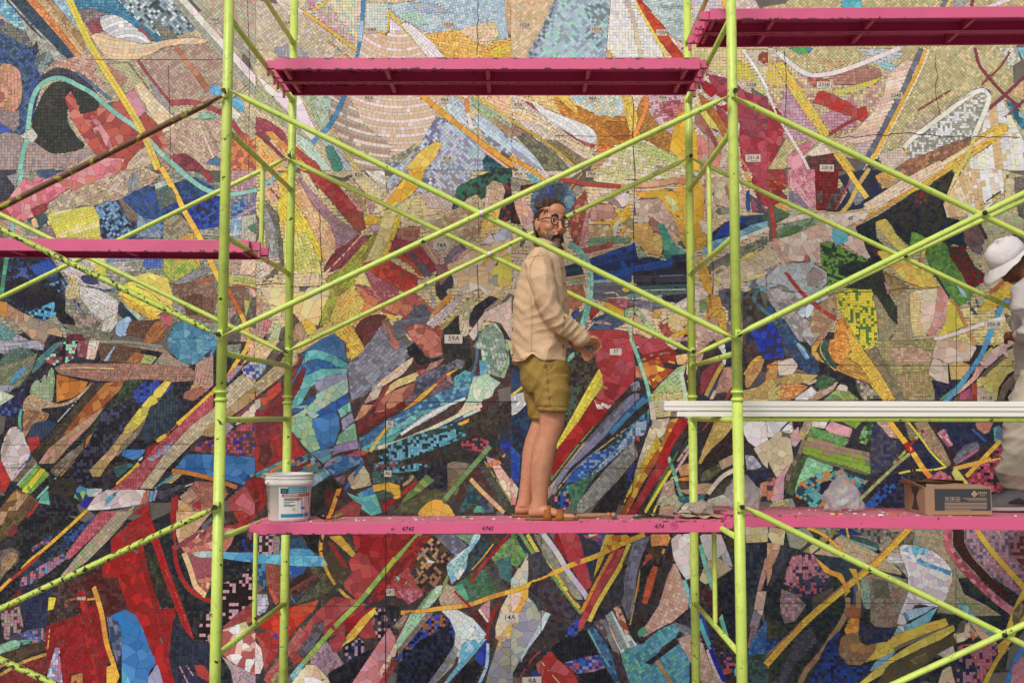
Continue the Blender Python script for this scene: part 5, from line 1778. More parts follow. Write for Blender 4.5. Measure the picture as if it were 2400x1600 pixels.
SEAMS = [
 ([(904, 1600), (904, 942), (1215, 941)], 2.2, 0), ([(1268, 1240), (1268, 1600)], 1.4, 0), ([(1118, 0), (1120, 60), (1118, 130)], 1.6, 2.5), ([(1121, 226), (1120, 400), (1122, 560)], 1.0, 0.5),
 ([(0, 1095), (240, 1097), (500, 1098)], 1.0, 0.4), ([(580, 0), (585, 140), (583, 420)], 1.0, 0.5), ([(200, 140), (520, 141)], 1.0, 0.4), ([(395, 155), (400, 320), (398, 400)], 1.0, 0.5),
 ([(1300, 318), (1400, 320), (1480, 319)], 1.0, 0.3), ([(1483, 225), (1484, 320), (1488, 420)], 1.6, 2.0), ([(1482, 320), (1488, 400), (1484, 560), (1487, 690), (1482, 800)], 1.3, 1.0),
 ([(2240, 720), (2242, 960)], 1.2, 0.4), ([(2274, 680), (2273, 960)], 1.0, 0.3), ([(1800, 855), (2100, 856), (2400, 858)], 1.0, 0.4), ([(1830, 680), (1900, 690), (2130, 676), (2200, 672)], 1.4, 2.0),
 ([(1839, 300), (1843, 180), (1838, 120)], 1.6, 0.8), ([(1960, 322), (2060, 318), (2120, 312), (2200, 320), (2390, 322)], 1.6, 3.0), ([(2192, 130), (2196, 180), (2190, 210), (2204, 270)], 1.4, 3.0),
 ([(750, 490), (754, 660), (752, 752), (745, 768)], 1.4, 1.5), ([(600, 668), (655, 664), (700, 672), (750, 672)], 1.4, 1.5), ([(1120, 620), (1122, 690), (1118, 800)], 1.6, 2.0),
 ([(1670, 612), (1672, 680), (1669, 690)], 1.6, 1.0), ([(0, 1042), (180, 1042), (600, 1039)], 0.9, 0.3), ([(1487, 860), (1488, 1100), (1480, 1160)], 1.4, 1.2), ([(1260, 1097), (1560, 1096)], 0.9, 0.3),
 ([(770, 1097), (1000, 1098), (1180, 1098)], 0.9, 0.3), ([(600, 1418), (830, 1419), (930, 1418)], 0.9, 0.3), ([(1800, 1412), (2110, 1412), (2300, 1414)], 0.9, 0.4), ([(2240, 1240), (2240, 1600)], 0.9, 0.4),
 ([(1800, 1547), (2120, 1546)], 0.9, 0.3), ([(1880, 1300), (1880, 1420)], 0.9, 0.3), ([(1975, 640), (2070, 642), (2160, 674)], 1.2, 1.5), ([(500, 272), (580, 200)], 0.9, 0.4)]
# ------------------------------------------------------------------ ground
DW = 7.0
gm, gt, gb = mat_new('concrete_paving')
gn = nd(gt, 'ShaderNodeTexNoise'); set_in(gn, Scale=3.0, Detail=10.0, Roughness=0.65)
gr = nd(gt, 'ShaderNodeValToRGB'); gr.color_ramp.elements[0].color = (0.16, 0.15, 0.135, 1); gr.color_ramp.elements[1].color = (0.32, 0.30, 0.27, 1)
gt.links.new(gn.outputs['Fac'], gr.inputs[0]); gt.links.new(gr.outputs[0], gb.inputs['Base Color']); gb.inputs['Roughness'].default_value = 0.9
gp = MB().add([(-200, -200, 0), (200, -200, 0), (200, 200, 0), (-200, 200, 0)], [(0, 1, 2, 3)]).build('ground', gm)
tag(gp, 'grey concrete paving in front of the mosaic wall', None, None, 'structure')

# ------------------------------------------------------------------ mosaic mural
def catmull(P, closed, k=4):
    P = [np.array(p, float) for p in P]; n = len(P); out = []
    if n < 3: return [tuple(p) for p in P]
    for i in range(n if closed else n - 1):
        if closed: a, b, c, d = P[i - 1], P[i], P[(i + 1) % n], P[(i + 2) % n]
        else: a, b, c, d = P[max(i - 1, 0)], P[i], P[i + 1], P[min(i + 2, n - 1)]
        for j in range(k):
            t = j / k
            out.append(tuple(0.5 * ((2 * b) + (c - a) * t + (2 * a - 5 * b + 4 * c - d) * t * t + (3 * b - a - 3 * c + d) * t ** 3)))
    if not closed: out.append(tuple(P[-1]))
    return out
def area2(P):
    s_ = 0.0; x0, y0 = P[-1]
    for x1, y1 in P: s_ += x0 * y1 - x1 * y0; x0, y0 = x1, y1
    return 0.5 * s_
def inpoly(X, Y, P):
    c = np.zeros(X.shape, bool); n = len(P); j = n - 1
    for i in range(n):
        xi, yi = P[i]; xj, yj = P[j]
        if yi != yj:
            m = ((yi > Y) != (yj > Y))
            c ^= m & (X < (xj - xi) * (Y - yi) / (yj - yi) + xi)
        j = i
    return c
def clip(S, C):
    """clip subject polygon S by convex CCW polygon C"""
    out = S; n = len(C)
    for i in range(n):
        ax, ay = C[i]; bx, by = C[(i + 1) % n]; ex, ey = bx - ax, by - ay
        inp = out; out = []
        if not inp: return out
        px, py = inp[-1]; pd = ex * (py - ay) - ey * (px - ax)
        for (qx, qy) in inp:
            qd = ex * (qy - ay) - ey * (qx - ax)
            if qd >= 0:
                if pd < 0: t = pd / (pd - qd); out.append((px + (qx - px) * t, py + (qy - py) * t))
                out.append((qx, qy))
            elif pd >= 0: t = pd / (pd - qd); out.append((px + (qx - px) * t, py + (qy - py) * t))
            px, py, pd = qx, qy, qd
    return out
def inset(P, d):
    """shift edges of a (near) convex CCW polygon inwards"""
    n = len(P); L = []
    for i in range(n):
        ax, ay = P[i]; bx, by = P[(i + 1) % n]; ex, ey = bx - ax, by - ay; l = math.hypot(ex, ey)
        if l < 1e-6: return None
        L.append((ax - ey / l * d, ay + ex / l * d, ex / l, ey / l))
    out = []
    for i in range(n):
        ax, ay, ux, uy = L[i - 1]; bx, by, vx, vy = L[i]
        cr = ux * vy - uy * vx
        if abs(cr) < 0.05: out.append((bx, by)); continue
        t = ((bx - ax) * vy - (by - ay) * vx) / cr
        q = (ax + ux * t, ay + uy * t)
        if math.hypot(q[0] - P[i][0], q[1] - P[i][1]) > 3.5 * d: q = (P[i][0] * 0.9 + bx * 0.1, P[i][1] * 0.9 + by * 0.1)
        out.append(q)
    return out
def clean(P, eps=6e-4):
    out = []
    for p in P:
        if not out or math.hypot(p[0] - out[-1][0], p[1] - out[-1][1]) > eps: out.append(p)
    while len(out) > 2 and math.hypot(out[0][0] - out[-1][0], out[0][1] - out[-1][1]) <= eps: out.pop()
    return out
PXM = DW / FPX                      # metres on the wall per photo pixel (about)
UN = 2.551                          # photo pixels per drawing unit
def W2(px, py):
    p = U(px, py, DW); return (p.x, p.z)
REG = []                            # style, colours, angle, size, polygon / path data
def glaze(c):
    r, g, b = hexl(c); l = .3 * r + .6 * g + .1 * b
    r, g, b = (l + (v - l) * .93 for v in (r, g, b))
    k = .74 if r > 3.2 * max(g, b) else 1.0
    return (r * k, g * k, b * k)
def parse(txt):
    ox = oy = 0.0; un = UN
    for l in txt.strip().splitlines():
        if l[0] == '@': q = [float(v) for v in l[1:].split()]; ox, oy = q[:2]; un = q[2] if len(q) > 2 else UN; continue
        h, p = l.split('|'); h = h.split()
        pts = [tuple(map(float, q.split(','))) for q in p.split()]
        wp = [W2(ox + x * un, oy + y * un) for x, y in pts]
        stl = h[0][0]; cols = [glaze(c) for c in h[1].split(',')]
        if stl == 'b':
            wd = float(h[2]) * un * PXM; path = catmull(wp, False, 5)
            REG.append(dict(s='b', c=cols, w=wd, path=path, bg=False))
        else:
            if '~' in h[0]: wp = catmull(wp, True, 4)
            if area2(wp) < 0: wp = wp[::-1]
            r = dict(s=stl, c=cols, P=wp, a=None, z=None, bg=len(pts) == 4 and max(x for x, y in pts) - min(x for x, y in pts) > 225)
            if stl == 'a':
                cx, cy = map(float, h[2].split(',')); r['ctr'] = W2(ox + cx * un, oy + cy * un); r['z'] = float(h[3]) * PXM
            else:
                if len(h) > 2: r['a'] = -R(float(h[2]))
                if len(h) > 3: r['z'] = float(h[3]) * PXM
                if r['z'] is None: r['z'] = 9.0 * PXM if stl in 'gr' else (10.0 if stl == 'f' else 20.0) * PXM
            REG.append(r)
# the mural goes on past the picture's edges: loose shards and fields of the same kinds
def surround():
    pal = ['ba8,a98,cb9', '247,359,135', 'c54,d65,b44', 'dc4,eb3,ed6', '112,223,234', '8cb,7ba,6ab', 'bcd,acd,9bc', 'c82,b72,d93', 'a97,b98,876', 'eee,ddd,dcb', '7a4,584,343']
    rr = random.Random(3)
    for (x0, x1, y0, y1, n) in ((-900, -5, -700, 1750, 70), (2405, 3300, -700, 1750, 70), (-5, 2405, -700, -4, 70), (-5, 2405, 1604, 1750, 26)):
        cs = pal[0] if y1 < 10 else pal[8]
        q = [W2(x0, y0), W2(x0, y1), W2(x1, y1), W2(x1, y0)]
        REG.append(dict(s='f', c=[hexl(c) for c in cs.split(',')], P=q if area2(q) > 0 else q[::-1], a=0.3, z=15 * PXM))
        for i in range(n):
            cx, cy = rr.uniform(x0, x1), rr.uniform(y0, y1); L = rr.uniform(60, 230); wd = rr.uniform(25, 80); a = rr.choice((0.7, -0.9, 0.3, 1.2, -0.5)) + rr.uniform(-0.3, 0.3)
            lightish = cy < 300
            cs = rr.choice([pal[0], pal[6], pal[9], pal[3], pal[7], pal[2]] if lightish else pal)
            poly = []
            for k in range(7):
                t = 2 * math.pi * k / 7; u = L * math.cos(t) * rr.uniform(.7, 1.1); v = wd * math.sin(t) * rr.uniform(.7, 1.1)
                X, Y = cx + u * math.cos(a) - v * math.sin(a), cy + u * math.sin(a) + v * math.cos(a)
                poly.append((min(max(X, x0), x1), min(max(Y, y0), y1)))
            wp = [W2(*p) for p in poly]
            if area2(wp) < 0: wp = wp[::-1]
            REG.append(dict(s=rr.choice('sfg'), c=[hexl(c) for c in cs.split(',')], P=wp, a=a, z=rr.uniform(14, 24) * PXM))
surround()
parse(MURAL)
for r in REG:
    if r.get('bg'):
        n = len(r['P']); out = []
        for i in range(n):
            a, b = r['P'][i], r['P'][(i + 1) % n]
            for j in range(7): out.append((a[0] + (b[0] - a[0]) * j / 7 + random.uniform(-.14, .14), a[1] + (b[1] - a[1]) * j / 7 + random.uniform(-.14, .14)))
        r['P'] = out
REG.sort(key=lambda r: 0 if 'bg' not in r and r['s'] != 'b' else (1 if r.get('bg') else 2))
def grow(P, d):
    Q = inset(P, -d)
    return Q if Q is not None and area2(Q) > 0 else P
for r in REG:
    if r['s'] != 'b': r['P'] = grow(clean(r['P']), 1.6 * PXM); r['z'] *= {'f': .76, 's': .80, 'a': .88, 'r': .9}.get(r['s'], .82)
def bandpoly(path, wd):
    L, Rr = [], []
    n = len(path)
    for i in range(n):
        ax, ay = path[max(i - 1, 0)]; bx, by = path[min(i + 1, n - 1)]; dx, dy = bx - ax, by - ay; l = math.hypot(dx, dy) or 1
        nx, ny = -dy / l * wd / 2, dx / l * wd / 2
        L.append((path[i][0] + nx, path[i][1] + ny)); Rr.append((path[i][0] - nx, path[i][1] - ny))
    return L, Rr
for r in REG:
    if r['s'] == 'b':
        L, Rr = bandpoly(r['path'], r['w']); r['L'], r['R'] = L, Rr
        P = Rr + L[::-1]
        r['P'] = P if area2(P) > 0 else P[::-1]
# label raster: which region is uppermost where, and how many lie below it
GX0, GX1, GZ0, GZ1, GS = -6.2, 6.2, -0.6, 7.6, 0.003
NX, NZ = int((GX1 - GX0) / GS), int((GZ1 - GZ0) / GS)
LAB = np.full((NZ, NX), -1, np.int32)
for k, r in enumerate(REG):
    P = np.array(r['P']); x0, z0 = P.min(0); x1, z1 = P.max(0)
    i0, i1 = max(int((x0 - GX0) / GS), 0), min(int((x1 - GX0) / GS) + 2, NX); j0, j1 = max(int((z0 - GZ0) / GS), 0), min(int((z1 - GZ0) / GS) + 2, NZ)
    if i1 <= i0 or j1 <= j0: r['lev'] = 0; continue
    X, Z = np.meshgrid(GX0 + (np.arange(i0, i1) + .5) * GS, GZ0 + (np.arange(j0, j1) + .5) * GS)
    m = inpoly(X, Z, r['P'])
    r['lev'] = 0; LAB[j0:j1, i0:i1][m] = k
def lab_at(x, z):
    i, j = int((x - GX0) / GS), int((z - GZ0) / GS)
    if 0 <= i < NX and 0 <= j < NZ: return LAB[j, i]
    return -1
TILES = []                          # (polygon, colour, level, style)
def hsh(i, j, k): 
    v = math.sin(i * 127.1 + j * 311.7 + k * 74.7) * 43758.5453; return v - math.floor(v)
def pick(cols, x, z, k, coh=0.5):
    n = len(cols)
    if n == 1: u = 0
    else:
        wx = x + 0.02 * math.sin(z * 31 + k); wz = z + 0.02 * math.sin(x * 27 + k)
        u = hsh(math.floor(wx / 0.085), math.floor(wz / 0.06), k) if random.random() < coh else random.random()
    return cols[min(int(u * n), n - 1)]
def jit(c, a):
    f = 1 + random.uniform(-a, a); g = a * 0.35
    return tuple(min(0.93, max(0.004, x * f * (1 + random.uniform(-g, g)) + random.uniform(0, .004))) for x in c)
def hull(pts):
    pts = sorted(pts)
    def half(it):
        h = []
        for p in it:
            while len(h) > 1 and (h[-1][0] - h[-2][0]) * (p[1] - h[-2][1]) - (h[-1][1] - h[-2][1]) * (p[0] - h[-2][0]) <= 1e-12: h.pop()
            h.append(p)
        return h
    a, b = half(pts), half(pts[::-1]); return a[:-1] + b[:-1]
def trim(P, k, thr):
    """what of piece P is not covered by a later region: None, P itself, or a smaller piece"""
    xs = [p[0] for p in P]; zs = [p[1] for p in P]
    i0, i1 = int((min(xs) - GX0) / GS), int((max(xs) - GX0) / GS) + 1; j0, j1 = int((min(zs) - GZ0) / GS), int((max(zs) - GZ0) / GS) + 1
    if i0 < 0 or j0 < 0 or i1 > NX or j1 > NZ: return None
    sub = LAB[j0:j1, i0:i1] == k
    tot = sub.size
    if sub.all(): return P
    X, Z = np.meshgrid(GX0 + (np.arange(i0, i1) + .5) * GS, GZ0 + (np.arange(j0, j1) + .5) * GS)
    ins = inpoly(X, Z, P); ni = int(ins.sum())
    if ni == 0: return P if sub.any() else None
    m = ins & sub; nm = int(m.sum())
    if nm >= ni - max(1, .04 * ni): return P
    if nm < thr * ni or nm < 4: return None
    rows = []
    for jj in range(m.shape[0]):
        w_ = np.nonzero(m[jj])[0]
        if len(w_): rows += [(X[jj, w_[0]] - GS * .4, Z[jj, w_[0]]), (X[jj, w_[-1]] + GS * .4, Z[jj, w_[-1]])]
    H = hull(rows)
    if len(H) < 3 or area2(H) < 2e-5: return None
    return clean(H, .0025)
QT = []                             # plain four-sided pieces kept whole: arrays (n,4,2), colours (n,3)
def labs(A):
    i = ((A[..., 0] - GX0) / GS).astype(np.int64); j = ((A[..., 1] - GZ0) / GS).astype(np.int64)
    ok = (i >= 0) & (j >= 0) & (i < NX) & (j < NZ)
    return np.where(ok, LAB[np.clip(j, 0, NZ - 1), np.clip(i, 0, NX - 1)], -1)
def shade(cols, jt):
    n = len(cols); f = 1 + rng.uniform(-jt, jt, (n, 1)); g = 1 + rng.uniform(-jt * .35, jt * .35, (n, 3))
    return np.clip(cols * f * g + rng.uniform(0, .004, (n, 1)), .004, .93)
def pickv(cs, c, k, coh=.5):
    n = len(cs); m = len(c); cs = np.array(cs)
    wx = c[:, 0] + .02 * np.sin(c[:, 1] * 31 + k); wz = c[:, 1] + .02 * np.sin(c[:, 0] * 27 + k)
    v = np.sin(np.floor(wx / .085) * 127.1 + np.floor(wz / .06) * 311.7 + k * 74.7) * 43758.5453; u = np.where(rng.random(m) < coh, v - np.floor(v), rng.random(m))
    return cs[np.minimum((u * n).astype(int), n - 1)]
def emitq(cells, cols, k, r, gap, thr=.2, jt=.11):
    """cells (n,4,2) convex CCW"""
    c = cells.mean(1)
    smp = np.concatenate([cells, c[:, None], (cells + c[:, None]) / 2, (cells + np.roll(cells, -1, 1)) / 2], 1)
    hit = labs(smp) == k
    anyh = hit.any(1); allh = hit.all(1)
    full = cells[allh]; fc = cols[allh]
    if len(full):
        cc = full.mean(1, keepdims=True); z = np.linalg.norm(full - cc, axis=2, keepdims=True)
        QT.append((cc + (full - cc) * (1 - gap * .75 / np.maximum(z, gap)), shade(fc, jt)))
    idx = np.nonzero(anyh & ~allh)[0]; P = r['P']
    if len(idx):
        shc = shade(cols[idx], jt)
        flat = cells[idx].reshape(-1, 2); ins = inpoly(flat[:, 0], flat[:, 1], P).reshape(-1, 4)
        for q_, f, c_ in zip(cells[idx], ins, shc):
            p = [tuple(t) for t in q_]
            finish(p if f.all() else clean(clip(P, p)), k, r, c_, gap, thr)
def finish(q, k, r, c, gap, thr):
    if len(q) < 3: return
    q = trim(q, k, thr)
    if q is None or len(q) < 3: return
    a = area2(q)
    if a < (gap * 2.2) ** 2: return
    q = inset(q, gap / 2)
    if q is None or area2(q) < .3 * a: return
    TILES.append((q, tuple(c), 0, r['s'], k))
def emit(polys, k, r, gap, thr=.18, jt=.13):
    if not polys: return
    P = r['P']; cen = np.array([(sum(a[0] for a in p) / len(p), sum(a[1] for a in p) / len(p)) for p in polys])
    cols = shade(pickv(r['c'], cen, k, .3), jt)
    flat = np.array([q for p in polys for q in p]); ins = inpoly(flat[:, 0], flat[:, 1], P); o = 0
    for p, c in zip(polys, cols):
        n = len(p); f = ins[o:o + n]; o += n
        finish(p if f.all() else clean(clip(P, p)), k, r, c, gap, thr)
def pca(P):
    a = np.array(P); a = a - a.mean(0); u, s, v = np.linalg.svd(a, full_matrices=False); return math.atan2(v[0][1], v[0][0])
def gridcells(P, a, sw, sh, j, bond):
    A = np.array(P); ca, sa = math.cos(a), math.sin(a); c = A.mean(0)
    q = (A - c) @ np.array([[ca, -sa], [sa, ca]]); lo, hi = q.min(0) - sw, q.max(0) + sw
    nr = int((hi[1] - lo[1]) / sh) + 2; nc = int((hi[0] - lo[0]) / sw * 1.05) + 3
    wd = sw * (rng.uniform(.7, 1.32, (nr, nc)) if bond else np.ones((nr, nc)))
    x1 = np.cumsum(wd, 1) + lo[0] - sw + (rng.random((nr, 1)) * sw if bond else rng.random() * sw); x0 = x1 - wd
    y0 = np.repeat((lo[1] + (np.arange(nr) - 1 + rng.random()) * sh)[:, None], nc, 1); y1 = y0 + sh
    C = np.stack([np.stack([x0, y0], -1), np.stack([x1, y0], -1), np.stack([x1, y1], -1), np.stack([x0, y1], -1)], 2).reshape(-1, 4, 2)
    C = C + rng.uniform(-j, j, C.shape); rows = np.repeat(np.arange(nr)[:, None], nc, 1).reshape(-1)
    C = C @ np.array([[ca, sa], [-sa, ca]]) + c
    return C, rows
def voronoi(P, s, k):
    A = np.array(P); lo, hi = A.min(0) - s, A.max(0) + s
    nx, nz = int((hi[0] - lo[0]) / s) + 1, int((hi[1] - lo[1]) / s) + 1
    S = {}
    for i in range(nx):
        for j in range(nz):
            u = random.random(); m = 0 if u < .2 else (2 if u > .68 else 1)
            S[i, j] = [(lo[0] + (i + .5 + random.uniform(-.5, .5)) * s, lo[1] + (j + .5 + random.uniform(-.5, .5)) * s) for _ in range(m)]
    cells = []
    for (i, j), seeds in S.items():
        for me_ in seeds:
            cx, cz = me_
            if not any(lab_at(cx + a * s, cz + b * s) == k for a, b in ((0, 0), (.5, 0), (-.5, 0), (0, .5), (0, -.5), (.4, .4), (-.4, .4), (.4, -.4), (-.4, -.4), (.8, 0), (-.8, 0), (0, .8), (0, -.8))): continue
            poly = [(cx - 1.3 * s, cz - 1.3 * s), (cx + 1.3 * s, cz - 1.3 * s), (cx + 1.3 * s, cz + 1.3 * s), (cx - 1.3 * s, cz + 1.3 * s)]
            nb = [o for di in (-2, -1, 0, 1, 2) for dj in (-2, -1, 0, 1, 2) for o in S.get((i + di, j + dj), ()) if o is not me_]
            nb.sort(key=lambda o: (o[0] - cx) ** 2 + (o[1] - cz) ** 2)
            for o in nb[:14]:
                mx, mz = (o[0] + cx) / 2, (o[1] + cz) / 2; ex, ez = o[0] - cx, o[1] - cz
                ds = [(qx - mx) * ex + (qz - mz) * ez for qx, qz in poly]
                if max(ds) <= 0: continue
                out = []; px, pz = poly[-1]; pd = ds[-1]
                for (qx, qz), qd in zip(poly, ds):
                    if qd <= 0:
                        if pd > 0: t = pd / (pd - qd); out.append((px + (qx - px) * t, pz + (qz - pz) * t))
                        out.append((qx, qz))
                    elif pd <= 0: t = pd / (pd - qd); out.append((px + (qx - px) * t, pz + (qz - pz) * t))
                    px, pz, pd = qx, qz, qd
                poly = out
                if len(poly) < 3: break
            poly = clean(poly)
            if len(poly) >= 3: cells.append(poly)
    return cells
SEEN = set(np.unique(LAB).tolist())
for k, r in enumerate(REG):
    cs = r['c']; s = r['s']
    if k not in SEEN: continue
    if s == 'b':
        L, Rr = r['L'], r['R']; n = len(L)
        cum = [0]
        for i in range(1, n): cum.append(cum[-1] + math.hypot(r['path'][i][0] - r['path'][i - 1][0], r['path'][i][1] - r['path'][i - 1][1]))
        tot = cum[-1]; seg = []
        t = 0
        base = max(r['w'] * 1.15, 0.028)
        def at(arr, t):
            t = min(max(t, 0), tot); i = max(1, min(n - 1, int(np.searchsorted(cum, t)))); f = (t - cum[i - 1]) / max(cum[i] - cum[i - 1], 1e-9)
            return (arr[i - 1][0] + (arr[i][0] - arr[i - 1][0]) * f, arr[i - 1][1] + (arr[i][1] - arr[i - 1][1]) * f)
        polys, us = [], []
        lanes = 2 if r['w'] > 0.042 else 1
        for ln in range(lanes):
            t = -random.random() * base * .5; e0 = 0.0
            while t < tot:
                d = base / lanes * random.uniform(.75, 1.4); e1 = random.uniform(-.18, .18) * base
                def lane(tt, f):
                    a_, b_ = at(L, tt), at(Rr, tt); return (a_[0] + (b_[0] - a_[0]) * f, a_[1] + (b_[1] - a_[1]) * f)
                f0, f1 = ln / lanes, (ln + 1) / lanes
                q = clean([lane(t - e0, f1), lane(t + d - e1, f1), lane(t + d + e1, f0), lane(t + e0, f0)])
                if len(q) >= 3:
                    if area2(q) < 0: q = q[::-1]
                    polys.append(q); us.append((t + d / 2) / tot)
                t += d; e0 = e1
        for q, u in zip(polys, us):
            q = trim(q, k, .15)
            if q is None or len(q) < 3: continue
            a = area2(q)
            if a < 1e-5: continue
            q2 = inset(q, 0.0017 / 2)
            if q2 is None or area2(q2) < .25 * a: continue
            m = len(cs); uu = u if random.random() < .5 else random.random()
            TILES.append((q2, jit(cs[min(int(max(uu, 0) * m), m - 1)], .1), r['lev'], 'b', k))
    elif s in 'grf':
        z = r['z']; a = r['a'] if r['a'] is not None else 0.0
        if s == 'f' and (r['a'] is None or r['a'] == 0): a = pca(r['P']) + random.uniform(-.05, .05)
        cells, rows = gridcells(r['P'], a, z * (1.0 if s == 'g' else 1.2), z, z * (.05 if s != 'f' else .12), s != 'g')
        if s == 'r':
            m = len(cells); ri = np.where(rng.random(m) < .85, (rows // (2 if len(cs) > 2 else 1)) % len(cs), rng.integers(0, len(cs), m)); cv = np.array(cs)[ri]
        else: cv = pickv(cs, cells[:, 0], k, .22 if s == 'g' else .35)
        emitq(cells, cv, k, r, .0014)
    elif s == 'a':
        z = r['z']; c = np.array(r['ctr']); A = np.array(r['P']); d = np.hypot(*(A - c).T); th = np.arctan2(A[:, 1] - c[1], A[:, 0] - c[0])
        th = np.where(th > math.pi / 2, th - 2 * math.pi, th) if th.max() - th.min() > math.pi else th
        cells, rows = [], []; rad = max(0.02, d.min() - 0.25); i = 0
        while rad < d.max() + z:
            t = th.min() - .1 - random.random() * z / rad; zz = z * (1.0 if i % 2 == 0 else .8)
            while t < th.max() + .1:
                dt = z * random.uniform(.9, 1.4) / rad
                cells.append([(c[0] + q * math.cos(w_), c[1] + q * math.sin(w_)) for q, w_ in ((rad, t), (rad + zz, t), (rad + zz, t + dt), (rad, t + dt))]); rows.append(i % len(cs) if random.random() < .9 else random.randrange(len(cs))); t += dt
            rad += zz; i += 1
        emitq(np.array(cells), np.array(cs)[rows], k, r, .0016, jt=.09)
    else: emit(voronoi(r['P'], r['z'], k), k, r, .0019)
QP = np.concatenate([q for q, c in QT]); QC = np.concatenate([c for q, c in QT])
print('TILES', len(TILES), len(QP))

# glazed tessera material: colour from the piece itself, slight mottling and gloss
tm, tt, tb = mat_new('glazed_tessera')
at_ = nd(tt, 'ShaderNodeAttribute', attribute_name='piece_colour')
tn = nd(tt, 'ShaderNodeTexNoise'); set_in(tn, Scale=90.0, Detail=6.0, Roughness=0.7)
tg = nd(tt, 'ShaderNodeNewGeometry'); tt.links.new(tg.outputs['Position'], tn.inputs['Vector'])
tr = nd(tt, 'ShaderNodeMapRange'); set_in(tr, To_Min=0.80, To_Max=1.20); tt.links.new(tn.outputs['Fac'], tr.inputs['Value'])
tn2 = nd(tt, 'ShaderNodeTexNoise'); set_in(tn2, Scale=9.0, Detail=8.0, Roughness=0.7); tt.links.new(tg.outputs['Position'], tn2.inputs['Vector'])
tr2 = nd(tt, 'ShaderNodeMapRange'); set_in(tr2, From_Min=0.52, From_Max=0.78, To_Min=0.02, To_Max=0.2); tt.links.new(tn2.outputs['Fac'], tr2.inputs['Value'])
tv = nd(tt, 'ShaderNodeVectorMath', operation='SCALE'); tt.links.new(at_.outputs['Color'], tv.inputs[0]); tt.links.new(tr.outputs[0], tv.inputs['Scale'])
tx = nd(tt, 'ShaderNodeMix', data_type='RGBA'); tt.links.new(tr2.outputs[0], tx.inputs['Factor']); tt.links.new(tv.outputs[0], tx.inputs['A']); tx.inputs['B'].default_value = (0.30, 0.27, 0.23, 1)
tt.links.new(tx.outputs['Result'], tb.inputs['Base Color'])
set_in(tb, Roughness=0.36); tb.inputs['Specular IOR Level'].default_value = 0.22
tbp = nd(tt, 'ShaderNodeBump'); set_in(tbp, Strength=0.25, Distance=0.0015); tt.links.new(tn.outputs['Fac'], tbp.inputs['Height']); tt.links.new(tbp.outputs[0], tb.inputs['Normal'])
GAIN = 1.0
def tile_geo(T):
    P, c, lev, s, k = T; n = len(P)
    cx = sum(p[0] for p in P) / n; cz = sum(p[1] for p in P) / n
    h = 0.0024 + random.uniform(0, .0009); tx_, tz_ = random.gauss(0, .012), random.gauss(0, .012)
    top = [(p[0], DW - h - (p[0] - cx) * tx_ - (p[1] - cz) * tz_, p[1]) for p in P]
    bot = [(cx + (p[0] - cx) * 1.03, DW + .002, cz + (p[1] - cz) * 1.03) for p in P]
    return top + bot, [tuple(range(n))] + [(i, n + i, n + (i + 1) % n, (i + 1) % n) for i in range(n)], tuple(min(.9, x * GAIN) for x in c)
def in_view(P):
    x = sum(p[0] for p in P) / len(P); z = sum(p[1] for p in P) / len(P)
    p0, p1 = W2(6, 1594), W2(2394, 6)
    return p0[0] < x < p1[0] * .96 and p0[1] < z < p1[1]
mural = empty('mosaic_mural', (0, DW, 0), 'huge abstract mosaic mural of coloured tesserae covering the wall behind the scaffold', 'mural')
big = sorted([i for i, t in enumerate(TILES) if in_view(t[0]) and t[3] in 'sb'], key=lambda i: -abs(area2(TILES[i][0])))[:300]
bigset = set(big)
def attr_mesh(name, V, F, C):
    me = bpy.data.meshes.new(name); me.from_pydata(V, [], F)
    a = me.attributes.new('piece_colour', 'FLOAT_COLOR', 'FACE'); buf = np.ones((len(F), 4), np.float32); buf[:, :3] = C; a.data.foreach_set('color', buf.ravel()); me.update(); return me
for i in big:
    v, f, c = tile_geo(TILES[i]); link('tessera', attr_mesh('tessera', v, f, np.array([c] * len(f))), tm, mural)
V, F, C = [], [], []
for i, t in enumerate(TILES):
    if i in bigset: continue
    v, f, c = tile_geo(t); b0 = len(V); V += v; F += [tuple(q + b0 for q in g) for g in f]; C += [c] * len(f)
nq = len(QP); qc = QP.mean(1, keepdims=True); hgt = .0024 + rng.uniform(0, .0009, (nq, 1)); tl = rng.normal(0, .014, (nq, 1, 2))
top = np.empty((nq, 4, 3)); top[..., 0] = QP[..., 0]; top[..., 2] = QP[..., 1]; top[..., 1] = DW - hgt - ((QP - qc) * tl).sum(-1)
bot = np.empty((nq, 4, 3)); qb = qc + (QP - qc) * 1.03; bot[..., 0] = qb[..., 0]; bot[..., 2] = qb[..., 1]; bot[..., 1] = DW + .002
QV = np.concatenate([top, bot], 1).reshape(-1, 3)
pat = np.array([(0, 1, 2, 3), (0, 4, 5, 1), (1, 5, 6, 2), (2, 6, 7, 3), (3, 7, 4, 0)])
QF = (pat[None] + (np.arange(nq) * 8)[:, None, None]).reshape(-1, 4)
nv0 = len(V); allV = np.concatenate([np.array(V), QV]).astype(np.float32)
lt = np.concatenate([np.array([len(f) for f in F]), np.full(len(QF), 4)]).astype(np.int32)
li = np.concatenate([np.array([q for f in F for q in f]), (QF + nv0).ravel()]).astype(np.int32)
me = bpy.data.meshes.new('tesserae'); me.vertices.add(len(allV)); me.vertices.foreach_set('co', allV.ravel()); me.loops.add(len(li)); me.loops.foreach_set('vertex_index', li)
me.polygons.add(len(lt)); me.polygons.foreach_set('loop_start', np.concatenate([[0], np.cumsum(lt)[:-1]]).astype(np.int32)); me.polygons.foreach_set('use_smooth', np.zeros(len(lt), bool)); me.update(calc_edges=True)
